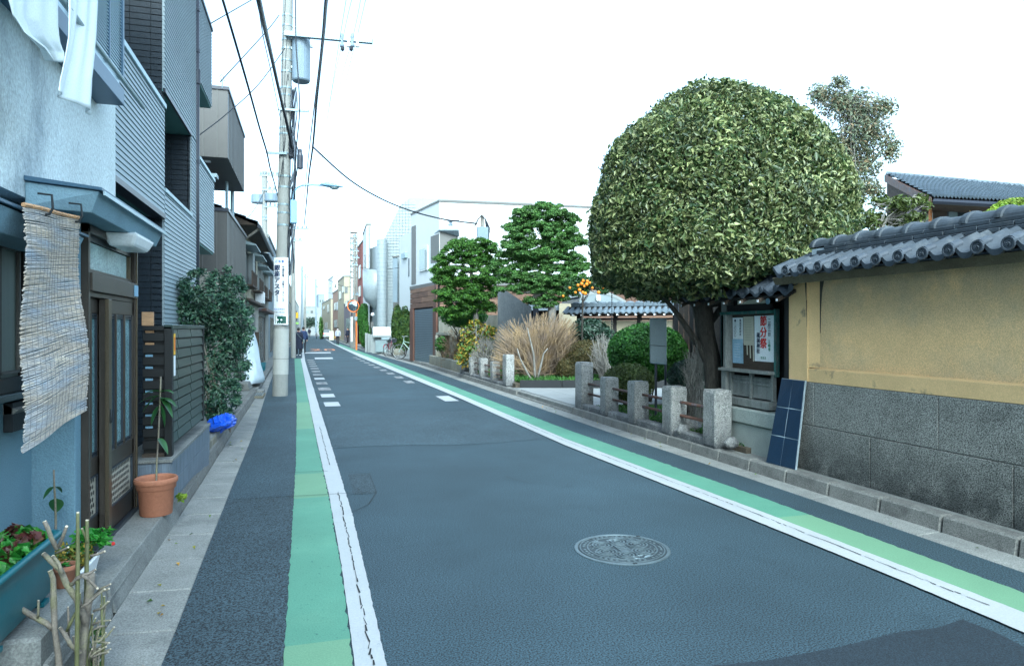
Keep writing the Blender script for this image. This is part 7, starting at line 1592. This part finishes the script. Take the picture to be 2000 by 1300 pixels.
bld('cream_corner_house','cream corner house with tall window where the street narrows',646,658,628,584,112,134,'cream_wall',[('s',639,595,642,610,'glass'),('s',631,598,634,604,'glass_pale'),('s',634,630,639,642,'glass')],cat='house')
bld('distant_tower','faint distant pale blue tower above the end of the street',622,634,618,575,190,200,'pale_blue',[('f',624,585,627,590,'glass'),('f',629,585,632,590,'glass')])
bld('end_building','pale building closing the end of the street',596,626,594,600,172,180,'pale_grey',[('f',598,606,603,612,'glass_pale'),('f',606,606,612,612,'glass'),('f',615,606,621,612,'glass_pale'),('f',600,630,622,640,'glass')],D1=172)
tag(MB().hexa([at_d(664,634,96),at_d(690,622,72),at_d(691,620,72)+Vector((1,0,0)),at_d(665,632,96)+Vector((1,0,0))],[at_d(664,632,96),at_d(690,620,72),at_d(691,618,72)+Vector((1,0,0)),at_d(665,630,96)+Vector((1,0,0))]).build('shop_awning','old_wood'),'brown sloping shop awning left of the mirror post','awning')
tag(MB().tube([at_d(617,650,140),at_d(617,545,140)],.2,6).tube([at_d(614,560,140),at_d(621,560,140)],.1,4).build('lattice_mast','pale_blue'),'thin mast rising over the distant roofs','mast')
loose_tree('tall narrow street shrub against the cream corner house',[(627,640,4,22)],[(627,660),(627,640)],'leaf_pine',.3,.15,106,18,name='street_tree')
loose_tree('bare pale grey treetop at the very end of the street',[(602,630,10,12),(612,628,8,10)],[(606,660),(606,630)],'leaf_dark',.5,.2,165,6,name='distant_tree')
t=tag(MB().box(*at_d(643,660,95)[:2],0.02,at_d(652,660,95).x,at_d(652,660,95).y+.05,at_d(643,646,95).z).build('standing_board','paper_cream'),'cream standing board left of the person in grey','board')
# ================= CONVEX MIRROR =================
mp_=ground(693,683); Dm=mp_.x*SS+mp_.y*CC; mr=thing('convex_mirror','round orange rimmed traffic mirror on an orange post at the kerb','traffic mirror',mp_)
post_top=at_d(692,615,Dm); MB().tube([mp_+Vector((.12,-.1,0)),Vector((mp_.x+.12,mp_.y,at_d(692,600,Dm).z))],.06,10).build('post','orange',mr); 
mc=at_d(690,598,Dm-.15); Rm=11.5/F*Dm; nm=Vector((-SS,-CC,0)); 
def disc(prof,c,n=24):
    s_=Vector((CC,-SS,0)); u_=Vector((0,0,1)); b=MB(); b.add([c+nm*h+(s_*math.cos(2*math.pi*j/n)+u_*math.sin(2*math.pi*j/n))*r for r,h in prof for j in range(n)],[(i*n+j,i*n+(j+1)%n,(i+1)*n+(j+1)%n,(i+1)*n+j) for i in range(len(prof)-1) for j in range(n)]); return b
disc([(Rm,-.05),(Rm*1.04,0),(Rm,.05),(Rm*.92,.05),(Rm*.9,0)],mc).build('mirror_rim','orange',mr,smooth=True); disc([(Rm*.91,0),(Rm*.7,.05),(Rm*.4,.08),(.001,.09)],mc).build('mirror_glass','mirror',mr,smooth=True)
disc([(Rm,-.05),(Rm*.5,-.12),(.001,-.14)],mc).build('mirror_back','orange',mr)
pb=ground(688,680); pl2=thing('sign_post','short white banded post with a grey concrete foot beside the traffic mirror','post',pb); MB().tube([pb,pb+Vector((0,0,.55))],.16,12).build('post_foot','concrete',pl2); MB().tube([pb+Vector((0,0,.551)),Vector((pb.x,pb.y,at_d(688,617,Dm).z))],.13,12).build('post_shaft','white_plastic',pl2)
p=at_d(696,622,Dm-.2); b=disc([(.16,-.02),(.17,0),(.15,.02),(.001,.02)],p,12); b.build('round_plate','galv',pl2)
# ================= BICYCLES =================
def bicycle(label,loc,rot,m,s=1.,basket=False):
    t=thing('bicycle',label,'bicycle',(0,0,0)); R_=.33
    for x in (-.52,.52):
        b=MB(); n=24; b.tube([(x+R_*math.cos(2*math.pi*j/n),0,R_+R_*math.sin(2*math.pi*j/n)) for j in range(n+1)],.02,6,cap=False); w_=b.build('wheel','rubber',t)
        b=MB(); 
        for j in range(10): a_=2*math.pi*j/10; b.tube([(x,0,R_),(x+R_*math.cos(a_),0,R_+R_*math.sin(a_))],.003,3)
        b.tube([(x+(R_-.025)*math.cos(2*math.pi*j/n),0,R_+(R_-.025)*math.sin(2*math.pi*j/n)) for j in range(n+1)],.01,4,cap=False); b.tube([(x,-.05,R_),(x,.05,R_)],.02,6); b.build('spokes','bike_silver',w_,kind='stuff')
    b=MB()
    for q in (((-.52,.03,.33),(-.08,0,.3)),((-.08,0,.3),(-.2,0,.78)),((-.52,.03,.33),(-.18,0,.7)),((-.08,0,.3),(.33,0,.72)),((-.17,0,.66),(.33,0,.78)),((.30,0,.86),(.36,0,.62),(.52,0.03,.33))): b.tube(q,.017,6)
    b.build('frame',m,t)
    MB().tube([(.2,-.26,.98),(.3,-.2,1.0),(.3,0,.98),(.3,.2,1.0),(.2,.26,.98)],.013,6).tube([(.3,0,.98),(.31,0,.84)],.014,6).build('handlebar','bike_silver',t)
    b=MB(); b.ell((-.24,0,.84),(.14,.07,.035),8,5); b.tube([(-.2,0,.78),(-.22,0,.84)],.013,5); b.build('saddle','rubber',t)
    b=MB(); b.tube([(-.08,-.06,.3),(-.08,.06,.3)],.05,10); b.tube([(-.08,-.07,.3),(.05,-.07,.2)],.012,4); b.tube([(-.08,.07,.3),(-.2,.07,.4)],.012,4); b.build('crank','bike_silver',t)
    b=MB(); n=10; b.sheet([[( -.52+.36*math.cos(a_),y,.33+.36*math.sin(a_)) for a_ in [.3+2.4*j/n for j in range(n+1)]] for y in (-.03,.03)]); b.build('mudguard',m,t)
    if basket: MB().hexa([(.42,-.14,.74),(.66,-.14,.74),(.66,.14,.74),(.42,.14,.74)],[(.36,-.18,.98),(.72,-.18,.98),(.72,.18,.98),(.36,.18,.98)]).build('basket','pipe_dark',t)
    t.location=loc; t.rotation_euler.z=rot; t.scale=(s,s,s); return t
bicycle('small dark red bicycle parked before the glass display case',ground(757,694,.12)+Vector((.1,0,0)),math.radians(60),'bike_red',.95,True)
bicycle('mint green bicycle with front wheel showing past the garage corner',ground(797,703,.12)+Vector((.25,1,0)),math.radians(150),'bike_mint',1.12)
# ================= CAR =================
cg=thing('parked_car','small silver car seen from behind outside the cream corner house','car',(0,0,0)); 
def sect(y,w_,z0,z1,wt,zt_): return [(-w_,y,z0),(w_,y,z0),(w_,y,z1),(wt,y,zt_),(-wt,y,zt_),(-w_,y,z1)]
secs=[sect(0,.78,.3,.8,.74,.84),sect(.12,.84,.25,.95,.8,1.0),sect(2.6,.85,.25,.95,.8,1.0),sect(3.5,.82,.25,.85,.7,.9),sect(3.75,.75,.3,.6,.6,.65)]
b=MB(); b.add([p for s_ in secs for p in s_],[(i*6+j,i*6+(j+1)%6,(i+1)*6+(j+1)%6,(i+1)*6+j) for i in range(4) for j in range(6)]+[(5,4,3,2,1,0),tuple(range(24,30))]); b.build('body','car_silver',cg,bevel=.03)
MB().prism([(-.74,.15,1.0),(.74,.15,1.0),(.62,.45,1.5),(-.62,.45,1.5)],[(-.72,2.9,1.0),(.72,2.9,1.0),(.6,2.1,1.5),(-.6,2.1,1.5)]).build('cabin_glass','glass',cg); MB().box(-.62,.44,1.5,.62,2.1,1.53).build('roof_panel','car_silver',cg,bevel=.01)
for x in (-.72,.72): MB().box(x-.1,-.02,.72,x+.1,.05,.95).build('tail_light','red_light',cg)
for x in (-.78,.78):
    for y in (.6,3.0): MB().tube([(x-.09,y,.3),(x+.09,y,.3)],.3,16).build('wheel','rubber',cg)
MB().box(-.25,-.02,.5,.25,.0,.62).build('number_plate','white_plastic',cg); MB().box(-.78,-.06,.28,.78,.04,.5).build('bumper','car_silver',cg,bevel=.02)
p=ground(637,661,0); cg.location=(p.x+.3,p.y,0)
# ================= PEOPLE =================
def person(label,loc,h,face,coat,legs,hair='hair',longcoat=False,stride=.12,bags=(),mask=False,arm=.1):
    """face: heading angle; figure built 1.7 m tall facing -Y"""
    t=thing('person',label,'person',(0,0,0)); k=1.
    V=[];E=[];Rr=[]
    def jv(p,r): V.append(p); Rr.append(r); return len(V)-1
    pel=jv((0,0,.92),.15); che=jv((0,.01,1.25),.16); sho=jv((0,.01,1.40),.11); nek=jv((0,0,1.48),.055); hd=jv((0,-.01,1.58),.085); ht=jv((0,-.01,1.64),.07)
    E+=[(pel,che),(che,sho),(sho,nek),(nek,hd),(hd,ht)]
    for s_ in (-1,1):
        sh_=jv((.17*s_,.01,1.38),.06); el=jv((.235*s_,.03,1.12),.042); wr=jv((.24*s_,-arm,.88),.03); hn=jv((.24*s_,-arm-.01,.80),.03); E+=[(sho,sh_),(sh_,el),(el,wr),(wr,hn)]
        for f in range(5):
            a_=(f-2)*.012; l_=(.06,.08,.085,.08,.065)[f]; 
            if f==0: q=jv((.24*s_-.02*s_,-arm-.03,.79),.009); q2=jv((.24*s_-.025*s_,-arm-.045,.76),.008)
            else: q=jv((.24*s_,-arm-.01+a_,.765),.009); q2=jv((.24*s_-.01*s_,-arm-.015+a_,.80-l_),.007)
            E+=[(hn,q),(q,q2)]
        hp=jv((.09*s_,0,.86),.1); kn=jv((.095*s_,-stride*s_*.5-.01,.48),.062); an=jv((.09*s_,-stride*s_,.09),.042); to=jv((.095*s_,-stride*s_-.14,.04),.035); E+=[(pel,hp),(hp,kn),(kn,an),(an,to)]
    me=bpy.data.meshes.new('body'); me.from_pydata(V,E,[]); me.materials.append(M['skin']); me.materials.append(M[legs]); me.materials.append(M[coat]); o=bpy.data.objects.new('body',me); COL.objects.link(o)
    sm=o.modifiers.new('skin','SKIN'); 
    for i,r in enumerate(Rr): me.skin_vertices[0].data[i].radius=(r,r)
    me.skin_vertices[0].data[0].use_root=True; sm.use_smooth_shade=True; ss=o.modifiers.new('sub','SUBSURF'); ss.levels=1; ss.render_levels=1
    dg=bpy.context.evaluated_depsgraph_get(); m2=bpy.data.meshes.new_from_object(o.evaluated_get(dg)); o.modifiers.clear(); o.data=m2
    for p in m2.polygons:
        c=p.center; p.use_smooth=True; p.material_index=1 if c.z<.95 and abs(c.x)<.19 else (2 if c.z<1.46 and not(c.z<.86 and abs(c.x)>.19) else 0)
    o.parent=t
    b=MB(); rows=[]; zbot=.42 if longcoat else .86
    for i in range(9):
        z=1.45-(1.45-zbot)*i/8; wx=np.interp(z,[zbot,.95,1.15,1.36,1.45],[.27 if longcoat else .2,.2,.19,.21,.08]); wy=np.interp(z,[zbot,.95,1.15,1.36,1.45],[.2 if longcoat else .15,.15,.14,.13,.07]); rows.append([(wx*math.cos(a_)+.01*math.sin(a_*5+i),wy*math.sin(a_),z) for a_ in [2*math.pi*j/16 for j in range(17)]])
    b.sheet(rows); b.build('coat',coat,t,smooth=True)
    for s_ in (-1,1): MB().tube([(.16*s_,.01,1.39),(.24*s_,.03,1.12),(.242*s_,-arm+.01,.88)],[.075,.062,.048],8).build('sleeve',coat,t,smooth=True)
    b=MB(); b.ell((0,.02,1.62),(.085,.1,.11),12,8); b.build('hair',hair,t,smooth=True)
    MB().ell((0,-.1,1.59),(.012,.02,.02),6,4).build('nose','skin',t)
    for s_ in (-1,1): MB().ell((.035*s_,-.088,1.615),(.012,.006,.008),6,4).build('eye','ink',t); MB().ell((.087*s_,0,1.6),(.012,.02,.03),6,4).build('ear','skin',t); MB().ell((.09*s_,-stride*s_-.06,.04),(.048,.13,.045),8,5).build('shoe','white_plastic' if longcoat else 'rubber',t)
    if mask: MB().ell((0,-.065,1.565),(.062,.05,.045),10,6).build('face_mask','white_plastic',t,smooth=True)
    else: MB().box(-.025,-.098,1.545,.025,-.09,1.553).build('mouth','salmon',t)
    for f in bags: f(t)
    t.location=loc; t.rotation_euler.z=face; s_=h/1.7; t.scale=(s_,s_,s_); return t
def shoulder_bag(t): MB().box(-.36,-.12,.78,-.24,.18,1.0).build('shoulder_bag','bag_grey',t,bevel=.03); MB().tube([(.13,.12,1.42),(0,.17,1.25),(-.22,.14,1.0)],.013,5).tube([(.13,-.1,1.42),(0,-.16,1.25),(-.22,-.1,1.0)],.013,5).build('bag_strap','bag_grey',t)
def tote(t): MB().box(.27,-.15,.6,.35,.1,.85).build('tote_bag','mustard',t,bevel=.02)
def tote2(t): MB().box(-.33,-.2,.66,-.25,.05,.86).build('tote_bag','mustard',t,bevel=.02)
P1=ground(583,694.5); person('person in a long navy coat walking away with grey shoulder bag and mustard tote',P1,1.66,math.radians(180),'navy','trouser',longcoat=True,bags=(shoulder_bag,tote),stride=.08)
P2=ground(589,688.5); person('person in a dark blue jacket walking close beyond the one in the long coat',Vector((P2.x+.12,P2.y,0)),1.72,math.radians(185),'navy_light','trouser')
P3=ground(604,658); person('tiny dark clothed person far off where the street ends',P3,1.75,math.radians(175),'navy','trouser')
P4=ground(658,673,.0); person('person in a grey jacket and white face mask walking towards the camera on the right',P4+Vector((.1,0,0)),1.7,math.radians(-10),'jacket_grey','trouser',mask=True,bags=(tote2,))
P5=ground(627,662,.0); person('person in a salmon coat by the parked car',P5,1.68,math.radians(90),'salmon','trouser')
P6=ground(664,671,.0); person('person in dark clothes standing in the shop entrance right of the one in grey',P6+Vector((.8,0,0)),1.7,math.radians(-60),'navy','trouser')
mo=thing('parked_motorbike','dark scooter parked at the kerb before the cream corner house','motorbike',ground(618,661)); 
c=Vector(mo.location); b=MB(); b.hexa([(c.x-.2,c.y,.35),(c.x+.2,c.y,.35),(c.x+.2,c.y+1.2,.35),(c.x-.2,c.y+1.2,.35)],[(c.x-.15,c.y+.1,.85),(c.x+.15,c.y+.1,.85),(c.x+.15,c.y+.7,.8),(c.x-.15,c.y+.7,.8)]).build('body','pipe_dark',mo,bevel=.04); b=MB(); b.tube([(c.x,c.y+1.1,.5),(c.x,c.y+1.0,1.05)],.04,6).tube([(c.x-.3,c.y+1,1.05),(c.x+.3,c.y+1,1.05)],.02,5).build('handlebar','pipe_dark',mo)
for dy in (.1,1.25): MB().tube([(c.x-.05,c.y+dy,.25),(c.x+.05,c.y+dy,.25)],.25,14).build('wheel','rubber',mo)
# fallen leaves in the gutter
rr=random.Random(77); P=[]
for _ in range(26):
    y=rr.uniform(3.2,16); P.append((kbL(y)+rr.uniform(.02,.3),y,.024))
for _ in range(20):
    y=rr.uniform(3.2,14); P.append((kbR(y)-rr.uniform(.02,.2),y,.022))
o=leaves('fallen_leaves','leaf_mix',P,[(0,0,1)]*len(P),.035,.022,jit=.25); o['kind']='stuff'; o['label']='scattered fallen leaves in the gutters'
